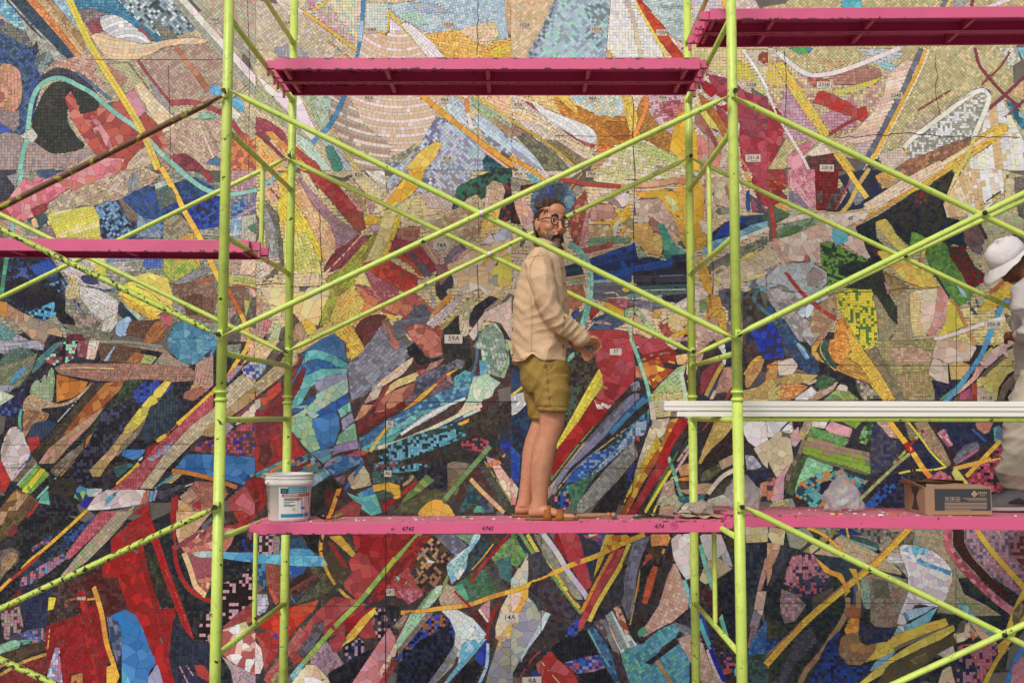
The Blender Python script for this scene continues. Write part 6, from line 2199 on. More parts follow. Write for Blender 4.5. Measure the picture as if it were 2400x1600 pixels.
cc = np.ones((len(lt), 4), np.float32); cc[:len(F), :3] = np.array(C); cc[len(F):, :3] = np.repeat(np.minimum(QC * GAIN, .9), 5, 0)
at2 = me.attributes.new('piece_colour', 'FLOAT_COLOR', 'FACE'); at2.data.foreach_set('color', cc.ravel()); me.validate()
fld = link('tesserae', me, tm, mural); fld['kind'] = 'stuff'
# grout bed and wall core
gm2, gt2, gb2 = mat_new('dark_grout')
g1 = nd(gt2, 'ShaderNodeTexNoise'); set_in(g1, Scale=5.0, Detail=8.0, Roughness=0.7); gg = nd(gt2, 'ShaderNodeNewGeometry'); gt2.links.new(gg.outputs['Position'], g1.inputs['Vector'])
g2 = nd(gt2, 'ShaderNodeValToRGB'); g2.color_ramp.elements[0].color = (.095, .082, .07, 1); g2.color_ramp.elements[1].color = (.21, .185, .16, 1); g2.color_ramp.elements[0].position = .3; g2.color_ramp.elements[1].position = .7
gt2.links.new(g1.outputs['Fac'], g2.inputs[0]); gt2.links.new(g2.outputs[0], gb2.inputs['Base Color']); gb2.inputs['Roughness'].default_value = .95
MB().box((0, DW + .151, 3.8), (12.6, .30, 7.8)).build('grout_bed', gm2, mural)
# panel seams and cracks, laid on as thin dark strips
sm_, st_, sb_ = mat_new('dark_seam_strip'); set_in(sb_, Base_Color=(.03, .026, .024, 1), Roughness=1.0)
def seam(pts, wd=1.6, rough=0):
    P = []
    for i in range(len(pts) - 1):
        a, b = np.array(pts[i], float), np.array(pts[i + 1], float); n = max(1, int(np.hypot(*(b - a)) / 14)) if rough else 1
        for j in range(n):
            q = a + (b - a) * j / n; P.append((q[0] + random.uniform(-rough, rough), q[1] + random.uniform(-rough, rough)))
    P.append(pts[-1]); W = [W2(*p) for p in P]
    L, Rr = bandpoly(W, wd * PXM); m = MB(); n = len(W)
    m.add([(p[0], DW - .0046, p[1]) for p in L] + [(p[0], DW - .0046, p[1]) for p in Rr], [(i, n + i, n + i + 1, i + 1) for i in range(n - 1)])
    m.build('seam', sm_, mural)
for s_ in SEAMS: seam(*s_)
# ------------------------------------------------------------------ scaffold
D1, D2 = 5.1, 6.51
def X_at(px, py, D): return U(px, py, D).x
XL = 0.5 * (X_at(522, 700, D1) + X_at(674, 970, D2)); XR = 0.5 * (X_at(1725, 700, D1) + X_at(1623, 970, D2))
XLf, XLb = X_at(517, 970, D1), X_at(674, 970, D2); XRf, XRb = X_at(1729, 970, D1), X_at(1623, 970, D2)
RP = 0.0262; RT = 0.0155; RB = 0.0158
def zf(py): return U(1200, py, D1).z
def zb(py): return U(1200, py, D2).z
ZC = zf(931)                                  # height of the couplings
def frame(side, upper):
    xf, xb = (XLf, XLb) if side < 0 else (XRf, XRb)
    z0, z1 = (ZC, ZC + 2.9) if upper else (0.0, ZC)
    who = 'left of the bucket' if side < 0 else 'right of the man'
    lab = ('upper' if upper else 'lower') + ' lime tubular scaffold tower frame ' + who + (', above the couplings' if upper else ', below the couplings')
    o = empty('scaffold_tower', (xf, D1, z0), lab, 'scaffold', 'lime green scaffold towers')
    for x, y in ((xf, D1), (xb, D2)):
        r = RP * (1.0 if upper else 1.06)
        MB().tube([(x, y, z0), (x, y, z1)], r, 20).build('post', M['lime'], o, True)
        if not upper:
            for dz in (-.012, .028): MB().tube([(x, y, z1 + dz - .007), (x, y, z1 + dz + .007)], r * 1.22, 20).build('coupling_ring', M['lime'], o, True)
            MB().tube([(x, y, 0.0), (x, y, .012)], .07, 20).build('base_plate', M['dark_steel'], o)
    def rung(pyf, name='rung'):
        z = zf(pyf)
        MB().tube([(xf, D1 + RP * .7, z), (xb, D2 - RP * .7, z)], RT, 12).build(name, M['lime'], o, True)
        for (x, y, s_) in ((xf, D1, 1), (xb, D2, -1)):
            MB().tube([(x + (xb - xf) * s_ * .018, y + s_ * RP * .8, z), (x + (xb - xf) * s_ * .027, y + s_ * (RP + .014), z)], [RT * 1.45, RT * 1.02], 12).build('weld_collar', M['lime'], o, True)
        return z
    def inner(za, zb_, t):
        x, y = xf + (xb - xf) * t, D1 + (D2 - D1) * t
        MB().tube([(x, y, za), (x, y, za - .03), (x, y, zb_ + .03), (x, y, zb_)], [.006, RT * .9, RT * .9, .006], 12).build('inner_upright', M['lime'], o, True)
    if upper:
        a = rung(827); rung(553); b = rung(303); rung(40); rung(-130)
        inner(zf(303), zf(553), .5)
    else:
        rung(984); a = rung(1263); b = rung(1537)
        inner(a, b, .5)
    # pivot lugs for the braces
    for x, y, pys in ((xf, D1, ((222, 786) if upper else (1185,))), (xb, D2, ((371, 825) if upper else ()))):
        for py in pys:
            z = zf(py) if y == D1 else zb(py)
            m = MB(); m.box((x, y - RP - .006, z), (.03, .022, .055)); bevel(m.build('brace_lug', M['lime'], o), .004)
            MB().tube([(x, y - RP - .012, z), (x, y - RP - .042, z)], .0075, 8).build('bolt', M['dark_steel'], o, True)
            MB().tube([(x, y - RP - .040, z), (x, y - RP - .048, z)], .0135, 6).build('nut', M['dark_steel'], o)
    return o
for sd_ in (-1, 1):
    for up in (0, 1): frame(sd_, up)
def brace(obj, a, b, D, mat='lime', off=0.0, name='tube'):
    """a, b photo pixels of the two ends, in the plane y = D"""
    A, B = U(a[0], a[1], D - RP - .018 - off), U(b[0], b[1], D - RP - .018 - off)
    d = (B - A).normalized(); L = (B - A).length
    pts = [A, A + d * .03, A + d * .09, B - d * .09, B - d * .03, B]
    o = MB().tube(pts, [(.019, .004), (.019, .005), RB, RB, (.019, .005), (.019, .004)], 12).build(name, M[mat], obj, True)
    return A, B
def xbrace(label, p, q, D, mats=('lime', 'lime'), bolt=True, group='cross braces of the scaffold'):
    c = U((p[0][0] + p[1][0]) / 2, (p[0][1] + p[1][1]) / 2, D)
    o = empty('cross_brace', c, label, 'scaffold brace', group)
    A, B = brace(o, *p, D, mats[0], 0.0)
    if q:
        C_, D_ = brace(o, *q, D, mats[1], .026)
        # crossing point in x-z
        x1, z1, x2, z2, x3, z3, x4, z4 = A.x, A.z, B.x, B.z, C_.x, C_.z, D_.x, D_.z
        den = (x1 - x2) * (z3 - z4) - (z1 - z2) * (x3 - x4)
        px = ((x1 * z2 - z1 * x2) * (x3 - x4) - (x1 - x2) * (x3 * z4 - z3 * x4)) / den; pz = ((x1 * z2 - z1 * x2) * (z3 - z4) - (z1 - z2) * (x3 * z4 - z3 * x4)) / den
        if bolt and min(x1, x2) < px < max(x1, x2):
            y = D - RP - .018
            MB().tube([(px, y - .026 - RB - .001, pz), (px, y - .026 - RB - .008, pz)], .0125, 14).build('pivot_bolt', M[bolt], o, True)
            MB().tube([(px, y + RB, pz), (px, y + RB + .008, pz)], .0125, 14).build('pivot_nut', M['dark_steel'], o, True)
    return o
def ext(a, b, x):    # point on the line a-b at pixel column x
    return (x, a[1] + (b[1] - a[1]) * (x - a[0]) / (b[0] - a[0]))
M['white_bolt'] = paint('white_plastic_cap', 'efece6', 0.4)
xbrace('lime cross brace crossing in front of the man at his chin', ((540, 213), (1722, 793)), ((1708, 226), (525, 786)), D1, bolt='white_bolt')
xbrace('lime cross brace behind the man, crossing left of his shoulder', ((672, 370), (1625, 826)), ((1615, 370), (672, 824)), D2, bolt='white_bolt')
xbrace('chipped rusty brown and yellow cross brace before the left pink platform', ((520, 226), ext((520, 226), (0, 487), -690)), ((510, 784), ext((510, 784), (0, 536), -690)), D1, ('rust_pole', 'lime_worn'), bolt='dark_steel')
xbrace('lime cross brace at the left behind the pink platform', ((672, 371), ext((672, 371), (0, 698), -270)), ((667, 826), ext((667, 826), (0, 502), -270)), D2, bolt='dark_steel')
xbrace('lime cross brace at the upper right in front of the bowed worker', ((1722, 229), ext((1722, 229), (2400, 551), 2930)), ((1722, 788), ext((1722, 788), (2400, 453), 2930)), D1, bolt='dark_steel')
xbrace('lime cross brace at the right behind the front one, near the hat', ((1620, 371), ext((1620, 371), (2400, 735), 2570)), ((1628, 832), ext((1628, 832), (2400, 470), 2570)), D2, bolt='dark_steel')
xbrace('lime cross brace at the lower right below the cardboard box', ((1733, 1182), ext((1733, 1182), (2400, 1510), 2940)), (ext((2101, 1600), (2400, 1463), 1740), ext((2101, 1600), (2400, 1463), 2940)), D1, bolt='dark_steel')
xbrace('paint-chipped lime cross brace at the lower left in front of the red figures', ((515, 1184), ext((495, 1200), (0, 1430), -690)), (ext((0, 1544), (122, 1600), 505), ext((0, 1544), (122, 1600), -690)), D1, ('lime_worn', 'lime_worn'), bolt='dark_steel')

# ------------------------------------------------------------------ platforms
def platform(label, pxl, pxr, ytopL, ytopR, ybotL, DF, DB, mats=('pink', 'pink_shaded', 'pink'), planks=1, ribs=(), writing=(), left_hooks=True, right_hooks=True, ref_y=None):
    """deck seen edge on: front side rail from pixel (pxl, ytopL..ybotL) to pxr; decks between DF and DB"""
    TL, TR = U(pxl, ytopL, DF), U(pxr, ytopR, DF); BL = U(pxl, ybotL, DF)
    H = TL.z - BL.z
    o = empty('scaffold_platform', ((TL.x + TR.x) / 2, DF, TL.z), label, 'scaffold platform', 'pink scaffold platforms')
    d = (TR - TL); L = d.length; d.normalize(); up = Vector((0, 0, 1)); n = Vector((0, 1, 0))
    upp = d.cross(n) * -1 if d.cross(n).z < 0 else d.cross(n)
    def bx(name, x0, x1, y0, y1, z0, z1, mat, bv=.003):
        P = []
        for y in (y0, y1):
            for (x, z) in ((x0, z0), (x1, z0), (x1, z1), (x0, z1)): P.append(TL + d * x + upp * z + n * y)
        m = MB().add(P, [(0, 1, 2, 3), (5, 4, 7, 6), (4, 0, 3, 7), (1, 5, 6, 2), (3, 2, 6, 7), (4, 5, 1, 0)])
        ob = m.build(name, M[mat], o)
        if bv: bevel(ob, bv)
        return ob
    wdt = (DB - DF); pw = wdt / planks
    for k in range(planks):
        y0 = k * pw; y1 = (k + 1) * pw - (.006 if k < planks - 1 else 0)
        bx('deck', .004, L - .004, y0 + .004, y1 - .004, -.004 - .0025 * 1, -.0005, mats[2], 0)
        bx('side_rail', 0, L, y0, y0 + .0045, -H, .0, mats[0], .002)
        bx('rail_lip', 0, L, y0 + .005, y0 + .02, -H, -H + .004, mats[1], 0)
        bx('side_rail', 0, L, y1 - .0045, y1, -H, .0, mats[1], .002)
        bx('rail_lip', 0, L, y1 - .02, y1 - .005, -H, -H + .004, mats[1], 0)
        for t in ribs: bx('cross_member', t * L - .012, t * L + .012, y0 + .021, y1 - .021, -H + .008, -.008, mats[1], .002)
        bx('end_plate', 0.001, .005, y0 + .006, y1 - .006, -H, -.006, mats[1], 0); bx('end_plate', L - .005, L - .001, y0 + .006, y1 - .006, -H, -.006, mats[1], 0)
        for e, on in ((-1, left_hooks), (1, right_hooks)):
            if not on: continue
            for yy in (y0 + .03, y1 - .05):
                x0 = -.055 if e < 0 else L - .002; x1 = .002 if e < 0 else L + .055
                bx('hook', x0, x1, yy, yy + .022, -.055, -.002, mats[0], .004)
                xh = x0 if e < 0 else x1 - .014
                bx('hook', xh, xh + .014, yy - .001, yy + .023, -.095, -.056, mats[0], .004)
    return o, TL, d, upp, L, H
M['ink'] = paint('marker_ink', '2c2230', 0.8)
def text_mesh(s, size, shear=0.15, bold=0.0, align='CENTER'):
    cu = bpy.data.curves.new('lettering', 'FONT'); cu.body = s; cu.size = size; cu.align_x = align; cu.align_y = 'CENTER'; cu.shear = shear; cu.offset = bold; cu.resolution_u = 2
    ob = bpy.data.objects.new('lettering', cu); col.objects.link(ob)
    dg = bpy.context.evaluated_depsgraph_get(); me = bpy.data.meshes.new_from_object(ob.evaluated_get(dg)); bpy.data.objects.remove(ob); bpy.data.curves.remove(cu)
    return me
def put_text(s, M4, size, mat, parent, shear=.15, bold=0.0, align='CENTER', name='lettering', warp=None):
    me = text_mesh(s, size, shear, bold, align)
    for v in me.vertices:
        p = Vector(v.co)
        v.co = (M4 @ p) if warp is None else warp(p)
    me.materials.clear(); return link(name, me, mat, parent)
def face_cam(p, rot=0.0):
    """matrix putting local xy onto a plane facing -y at p"""
    return Matrix.Translation(p) @ Matrix(((1, 0, 0, 0), (0, 0, -1, 0), (0, 1, 0, 0), (0, 0, 0, 1))) @ Matrix.Rotation(rot, 4, 'Z')
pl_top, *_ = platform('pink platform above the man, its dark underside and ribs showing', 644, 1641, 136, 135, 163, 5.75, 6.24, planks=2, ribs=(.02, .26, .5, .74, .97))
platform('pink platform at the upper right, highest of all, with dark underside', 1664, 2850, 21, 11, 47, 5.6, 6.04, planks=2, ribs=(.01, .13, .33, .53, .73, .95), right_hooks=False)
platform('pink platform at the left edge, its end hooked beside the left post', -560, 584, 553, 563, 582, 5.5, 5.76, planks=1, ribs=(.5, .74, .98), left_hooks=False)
pl_man, TLm, dm, um, Lm, Hm = platform('scuffed pink platform the bearded man stands on, with the bucket', 604, 1698, 1225.5, 1219, 1253, 5.55, 5.89, mats=('pink', 'pink_shaded', 'pink_dusty'), ribs=(.02, .25, .5, .75, .98))
pl_r, TLr, dr, ur, Lr, Hr = platform('pink platform at the right carrying the cardboard box and plastic bags', 1702, 2900, 1205, 1221, 1233, 5.65, 6.2, mats=('pink', 'pink_shaded', 'pink_dusty'), ribs=(.02, .25, .5, .75, .98), right_hooks=False)
for s, px, py, h in (('4745', 955, 1239, 11), ('4745', 1142, 1238, 10), ('91', 920, 1240, 7), ('474', 1544, 1233, 11), ('91', 1580, 1231, 7)):
    p = U(px, py, 5.5462); put_text(s, face_cam(p, -.02), h / 2333 * 5.55 * 1.35, M['ink'], pl_man, .25)
ring = MB(); c0 = U(1580, 1231, 5.5462); rr_ = .0185
ring.tube([c0 + Vector((math.cos(a) * rr_, 0, math.sin(a) * rr_)) for a in [2 * math.pi * i / 24 for i in range(25)]], .0009, 5, False); ring.build('pen_circle', M['ink'], pl_man)
# pair of white boards resting on the rungs, and the green rail below them
def board(label, xl, yt, yb, DF, depth, dy_right=0):
    A, B = U(xl, yt, DF), U(2960, yt + dy_right, DF); C_ = U(xl, yb, DF); h = A.z - C_.z
    m = MB(); P = []
    for y in (0, depth):
        for p, dz in ((A, -h), (B, -h), (B, 0), (A, 0)): P.append((p.x, p.y + y, p.z + dz))
    m.add(P, [(0, 1, 2, 3), (5, 4, 7, 6), (4, 0, 3, 7), (1, 5, 6, 2), (3, 2, 6, 7), (4, 5, 1, 0)])
    o = m.build('white_board', M['white_wood']); bevel(o, .003); tag(o, label, 'board', 'white boards'); return o
b1 = board('upper of two long white painted boards, sticking out further left', 1557, 939, 962, 5.46, .24, 2.5)
# a shallow groove line along the upper board
gA, gB = U(1558, 951.5, 5.4585), U(2955, 953.5, 5.4585)
g_ = MB().bar(gA, gB, .002, .0035); og = g_.build('groove', paint('board_groove', 'b4ada0', .8), b1); og.matrix_parent_inverse = Matrix.Identity(4)
b2 = board('lower of two long white painted boards, lying under the upper one', 1587, 963, 976, 5.468, .23, .5)
rl = MB().tube([U(1742, 981, 5.5), U(2960, 984, 5.5)], .0145, 12).build('guard_rail', M['lime'], None, True)
tag(rl, 'thin green rail running under the white boards', 'rail')
# ------------------------------------------------------------------ people
def stack(mb, slices, n=24):
    """loft through horizontal elliptical slices (centre Vector, rx along x, ry along y)"""
    b = len(mb.v)
    for c, rx, ry in slices:
        for k in range(n):
            a = 2 * math.pi * k / n; mb.v.append((c.x + rx * math.cos(a), c.y + ry * math.sin(a), c.z))
    m = len(slices)
    for i in range(m - 1):
        for k in range(n):
            k2 = (k + 1) % n; A = b + i * n; B = A + n; mb.f.append((A + k, B + k, B + k2, A + k2))
    mb.f.append(tuple(b + k for k in range(n))); mb.f.append(tuple(b + (m - 1) * n + k for k in reversed(range(n))))
    return mb
def fuse(mb, name, mat, parent, vox=.005, it=4, fac=.5, disp=None):
    """merge overlapping closed pieces into one continuous skin"""
    me = mb.mesh(name); ob = bpy.data.objects.new(name, me); col.objects.link(ob)
    bm = bmesh.new(); bm.from_mesh(me); bmesh.ops.recalc_face_normals(bm, faces=bm.faces[:]); bm.to_mesh(me); bm.free()
    m = ob.modifiers.new('r', 'REMESH'); m.mode = 'VOXEL'; m.voxel_size = vox
    s = ob.modifiers.new('s', 'SMOOTH'); s.factor = fac; s.iterations = it
    dg = bpy.context.evaluated_depsgraph_get(); res = bpy.data.meshes.new_from_object(ob.evaluated_get(dg)); bpy.data.objects.remove(ob); bpy.data.meshes.remove(me)
    if disp:
        n = len(res.vertices); co = np.empty(n * 3, np.float32); no = np.empty(n * 3, np.float32)
        res.vertices.foreach_get('co', co); res.vertex_normals.foreach_get('vector', no); co = co.reshape(-1, 3); no = no.reshape(-1, 3)
        co += no * disp(co)[:, None]; res.vertices.foreach_set('co', co.ravel()); res.update()
    o = link(name, res, mat, parent); smooth(o); return o
def cloth(name, c, scale=900.0, var=.07, rough=.9, weave=.35, dark=.82):
    m, t, b = mat_new(name); L = t.links; g = nd(t, 'ShaderNodeTexCoord')
    n1 = nd(t, 'ShaderNodeTexNoise'); set_in(n1, Scale=7.0, Detail=8.0, Roughness=.65); L.new(g.outputs['Object'], n1.inputs['Vector'])
    mp = nd(t, 'ShaderNodeMapping'); mp.inputs['Scale'].default_value = (60, 60, 420); L.new(g.outputs['Object'], mp.inputs[0])
    n2 = nd(t, 'ShaderNodeTexNoise'); set_in(n2, Scale=3.0, Detail=3.0); L.new(mp.outputs[0], n2.inputs['Vector'])
    ad = nd(t, 'ShaderNodeMath', operation='ADD'); L.new(n1.outputs['Fac'], ad.inputs[0]); mu = nd(t, 'ShaderNodeMath', operation='MULTIPLY'); mu.inputs[1].default_value = weave; L.new(n2.outputs['Fac'], mu.inputs[0]); L.new(mu.outputs[0], ad.inputs[1])
    mr = nd(t, 'ShaderNodeMapRange'); set_in(mr, From_Min=.4, From_Max=1.0); L.new(ad.outputs[0], mr.inputs['Value'])
    mx = nd(t, 'ShaderNodeMix', data_type='RGBA'); L.new(mr.outputs[0], mx.inputs['Factor']); cc = hexl(c)
    mx.inputs['A'].default_value = (*[x * dark for x in cc], 1); mx.inputs['B'].default_value = (*[min(1, x * (1 + var)) for x in cc], 1)
    L.new(mx.outputs['Result'], b.inputs['Base Color']); set_in(b, Roughness=rough); b.inputs['Specular IOR Level'].default_value = .2
    bp = nd(t, 'ShaderNodeBump'); set_in(bp, Strength=.4, Distance=.002); L.new(ad.outputs[0], bp.inputs['Height'])
    n3 = nd(t, 'ShaderNodeTexNoise'); set_in(n3, Scale=16.0, Detail=4.0, Roughness=.55, Distortion=1.2); L.new(g.outputs['Object'], n3.inputs['Vector'])
    ab = nd(t, 'ShaderNodeMath', operation='SUBTRACT'); ab.inputs[1].default_value = .5; L.new(n3.outputs['Fac'], ab.inputs[0]); a2 = nd(t, 'ShaderNodeMath', operation='ABSOLUTE'); L.new(ab.outputs[0], a2.inputs[0])
    b2 = nd(t, 'ShaderNodeBump'); set_in(b2, Strength=.42, Distance=.025); L.new(a2.outputs[0], b2.inputs['Height']); L.new(bp.outputs[0], b2.inputs['Normal']); L.new(b2.outputs[0], b.inputs['Normal'])
    return m
def skin(name, c, red, rough=.5):
    m, t, b = mat_new(name); L = t.links; g = nd(t, 'ShaderNodeTexCoord')
    n1 = nd(t, 'ShaderNodeTexNoise'); set_in(n1, Scale=18.0, Detail=8.0, Roughness=.7); L.new(g.outputs['Object'], n1.inputs['Vector'])
    mx = nd(t, 'ShaderNodeMix', data_type='RGBA'); mr = nd(t, 'ShaderNodeMapRange'); set_in(mr, From_Min=.35, From_Max=.7); L.new(n1.outputs['Fac'], mr.inputs['Value']); L.new(mr.outputs[0], mx.inputs['Factor'])
    mx.inputs['A'].default_value = (*hexl(c), 1); mx.inputs['B'].default_value = (*hexl(red), 1)
    L.new(mx.outputs['Result'], b.inputs['Base Color']); set_in(b, Roughness=rough); b.inputs['Subsurface Weight'].default_value = .12; b.inputs['Subsurface Radius'].default_value = (.02, .008, .004); b.inputs['Subsurface Scale'].default_value = .3
    bp = nd(t, 'ShaderNodeBump'); set_in(bp, Strength=.25, Distance=.003); n2 = nd(t, 'ShaderNodeTexNoise'); set_in(n2, Scale=260.0, Detail=3.0); L.new(g.outputs['Object'], n2.inputs['Vector']); L.new(n2.outputs['Fac'], bp.inputs['Height']); L.new(bp.outputs[0], b.inputs['Normal'])
    return m
M['skin'] = skin('fair_skin', 'c98f6d', 'bd7a5c'); M['skin_dark'] = skin('brown_skin', '74462d', '653821')
M['shirt'] = cloth('tan_linen', 'dfbc96'); M['shirt_dark'] = cloth('tan_linen_trim', 'd2b088'); M['shorts'] = cloth('olive_cotton', 'a08344', var=.06, weave=.2, dark=.86)
M['hair'] = paint('brown_hair', '4d3527', .6, var=.3, var_scale=60); M['grey_hair'] = paint('greying_hair', '8d8075', .6, var=.3, var_scale=80); M['moustache'] = paint('dark_moustache', '2b1d17', .6, var=.3, var_scale=80)
M['black_frame'] = paint('black_acetate', '14110f', .25); M['eye_white'] = paint('eye_white', 'd9d2c8', .2); M['iris'] = paint('brown_iris', '2e1d13', .15)
M['suede'] = paint('brown_suede', '9a5a22', .85, var=.14, var_scale=40); M['cork'] = paint('cork_sole', '8a6236', .9, var=.15, var_scale=60); M['rubber'] = paint('dark_rubber', '3b2d22', .85); M['brass'] = paint('brass_buckle', '8a6a30', .35, metal=.8)
M['button'] = paint('brown_button', '8a6440', .4); M['lips'] = skin('lip_skin', 'a9634f', 'a05a48')
gl, gtn, gb_ = mat_new('clear_lens'); set_in(gb_, Base_Color=(1, 1, 1, 1), Roughness=.02, IOR=1.02); gb_.inputs['Transmission Weight'].default_value = 1.0; M['lens'] = gl
DM = 5.72
zdeck = TLm.z
def P(px, py, dy=0.0): return U(px, py, DM + dy)
KP = DM / FPX * 1.003
man = empty('person', (P(1270, 1218).x, DM, zdeck), 'bearded man in round glasses, tan shirt and olive shorts, hands together, standing sideways', 'person')
body = MB()
# legs and feet
near = [(1291, 880, -.085, 33, .072), (1294, 945, -.085, 30, .072), (1294, 980, -.08, 29, .066), (1292, 1000, -.078, 28, .062), (1283, 1027, -.075, 27, .060), (1276, 1048, -.075, 27, .062), (1269, 1088, -.075, 26, .060), (1266, 1120, -.075, 22.5, .050), (1265, 1148, -.075, 19, .041), (1264, 1172, -.075, 18, .037), (1262, 1192, -.075, 20, .036)]
far = [(1268, 880, .085, 33, .072), (1274, 945, .085, 29, .07), (1275, 985, .085, 28, .063), (1266, 1010, .085, 28, .062), (1257, 1032, .085, 27, .060), (1250, 1060, .085, 26, .060), (1246, 1090, .085, 24, .055), (1240, 1120, .085, 20, .045), (1234, 1150, .085, 17.5, .038), (1231, 1168, .085, 17, .036), (1228, 1186, .085, 19, .036)]
for L_ in (near, far): stack(body, [(P(x, y, d), hw * KP, ry) for x, y, d, hw, ry in L_])
def foot(dy, x0, ang):
    """x0 = photo column of the heel, on the deck; foot points to +x turned by ang"""
    hx = P(x0, 1200, dy).x; o = Vector((hx, DM + dy, zdeck + .03)); Rm = Matrix.Rotation(ang, 3, 'Z')
    sect = [(-.002, .030, .018, .020), (.03, .040, .030, .034), (.075, .042, .036, .036), (.12, .036, .040, .030), (.165, .026, .044, .021), (.20, .018, .045, .014), (.222, .013, .040, .010)]
    b = len(body.v); n = 16
    for x, zc, ry, rz in sect:
        for k in range(n):
            a = 2 * math.pi * k / n; body.v.append(tuple(o + Rm @ Vector((x, ry * math.cos(a), zc - .012 + rz * math.sin(a)))))
    for i in range(len(sect) - 1):
        for k in range(n):
            k2 = (k + 1) % n; A = b + i * n; body.f.append((A + k, A + n + k, A + n + k2, A + k2))
    body.f.append(tuple(b + k for k in range(n))); body.f.append(tuple(b + (len(sect) - 1) * n + k for k in reversed(range(n))))
    for i, (ty, ln, r) in enumerate(((-.032, .244, .0085), (-.015, .256, .0085), (.001, .262, .0088), (.018, .262, .0095), (.034, .262, .0135))):
        ty = -ty if dy < 0 else ty
        body.tube([o + Rm @ Vector((.20, ty, .004)), o + Rm @ Vector((ln - .014, ty * 1.08, .004)), o + Rm @ Vector((ln, ty * 1.08, -.001))], [r, r * 1.05, r * .6], 10)
    return o, Rm
fN, RN = foot(-.075, 1240, R(-6)); fF, RF = foot(.085, 1208, R(4))
# trunk, neck
stack(body, [(P(1272, 900), .11, .15), (P(1270, 850), .115, .165), (P(1268, 790), .11, .16), (P(1268, 720), .118, .165), (P(1272, 660), .12, .175), (P(1276, 620), .10, .17), (P(1282, 598), .07, .10), (P(1287, 585), .058, .062)])
body.tube([P(1284, 604), P(1289, 580), P(1293, 556)], [.062, .056, .056], 20)
# arms
body.tube([P(1276, 612, -.13), P(1272, 632, -.19), P(1280, 690, -.21), P(1292, 735, -.215), P(1330, 767, -.18), P(1356, 786, -.15), P(1374, 795, -.13)], [.045, .052, .046, .042, .040, .032, (.026, .023)], 16)
body.tube([P(1290, 612, .13), P(1292, 635, .18), P(1300, 700, .18), P(1310, 745, .15), P(1330, 780, .06), P(1348, 806, -.03)], [.045, .052, .046, .042, .038, .027], 16)
# hands: near one over the far one
def hand(w, c, k, fingers, thumb, pr):
    """wrist, palm centre, knuckle middle (photo x, y, dy)"""
    body.tube([P(*w), P(*c), P(*k)], pr, 14)
    for f in fingers: body.tube([P(*q) for q in f[0]], [f[1], f[1], f[1] * .92, f[1] * .7][:len(f[0])], 10)
    body.tube([P(*q) for q in thumb], [.011, .0105, .0095, .006][:len(thumb)], 10)
hand((1370, 793, -.135), (1385, 797, -.12), (1396, 801, -.115), [([(1396, 797, -.135), (1407, 803, -.14), (1409, 813, -.135), (1404, 820, -.125)], .0088), ([(1396, 800, -.118), (1405, 809, -.12), (1404, 819, -.116), (1399, 827, -.112)], .0090), ([(1393, 804, -.102), (1400, 813, -.1), (1398, 824, -.098), (1393, 831, -.094)], .0088), ([(1389, 807, -.086), (1394, 816, -.084), (1391, 826, -.082), (1387, 832, -.08)], .0078)], [(1380, 793, -.15), (1390, 790, -.165), (1399, 793, -.165), (1405, 798, -.16)], [.026, (.030, .018), (.033, .013)])
hand((1348, 806, -.03), (1360, 815, -.06), (1368, 824, -.07), [([(1364, 826, -.092), (1368, 837, -.1), (1373, 844, -.1), (1380, 845, -.098)], .0085), ([(1369, 825, -.082), (1375, 835, -.088), (1380, 841, -.088), (1386, 840, -.086)], .0088), ([(1373, 823, -.07), (1380, 831, -.074), (1386, 836, -.074), (1391, 834, -.072)], .0088), ([(1376, 820, -.058), (1384, 826, -.06), (1390, 829, -.06), (1394, 827, -.06)], .0078)], [(1356, 810, -.075), (1364, 806, -.092), (1374, 806, -.1), (1382, 809, -.1)], [.026, (.028, .02), (.030, .015)])
# head (local frame: x to the picture's right, -y forward, z up)
HS = 1.04
HM = Matrix.Translation(P(1291, 524)) @ Matrix.Rotation(R(30), 4, 'Z') @ Matrix.Rotation(R(5), 4, 'Y') @ Matrix.Rotation(R(2), 4, 'X') @ Matrix.Diagonal((HS, HS, HS * 1.10, 1))
def H(x, y, z): return HM @ Vector((x, y, z))
H3 = HM.to_3x3()
def hell(c, r): body.ell(H(*c), r, H3, 20, 14)
hell((0, .012, .012), (.076, .098, .100)); hell((0, -.012, .0), (.071, .080, .088)); hell((0, -.024, -.062), (.058, .066, .058)); hell((0, -.028, -.085), (.047, .058, .046)); hell((0, -.066, -.113), (.025, .022, .021))
hell((0, -.074, .024), (.052, .018, .011)); hell((0, -.06, .055), (.055, .030, .04))
for sx in (-1, 1):
    hell((sx * .043, -.058, -.032), (.025, .026, .022)); hell((sx * .078, .014, -.018), (.008, .020, .033)); hell((sx * .083, .022, -.008), (.006, .016, .024)); hell((sx * .010, -.100, -.047), (.008, .011, .008))
body.tube([H(0, -.086, .012), H(0, -.100, -.014), H(0, -.112, -.040), H(0, -.100, -.054)], [.009, .0105, .0135, .008], 12)
hell((0, -.086, -.074), (.028, .014, .014)); hell((0, -.088, -.092), (.020, .009, .007))
bodyo = fuse(body, 'body', M['skin'], man, .0045, 3, .5)
lip = MB().ell(H(0, -.0965, -.0815), (.017, .0045, .0038), H3, 14, 8); lip.ell(H(0, -.0955, -.0885), (.016, .0055, .0045), H3, 14, 8); lip.build('lips', M['lips'], man, True)
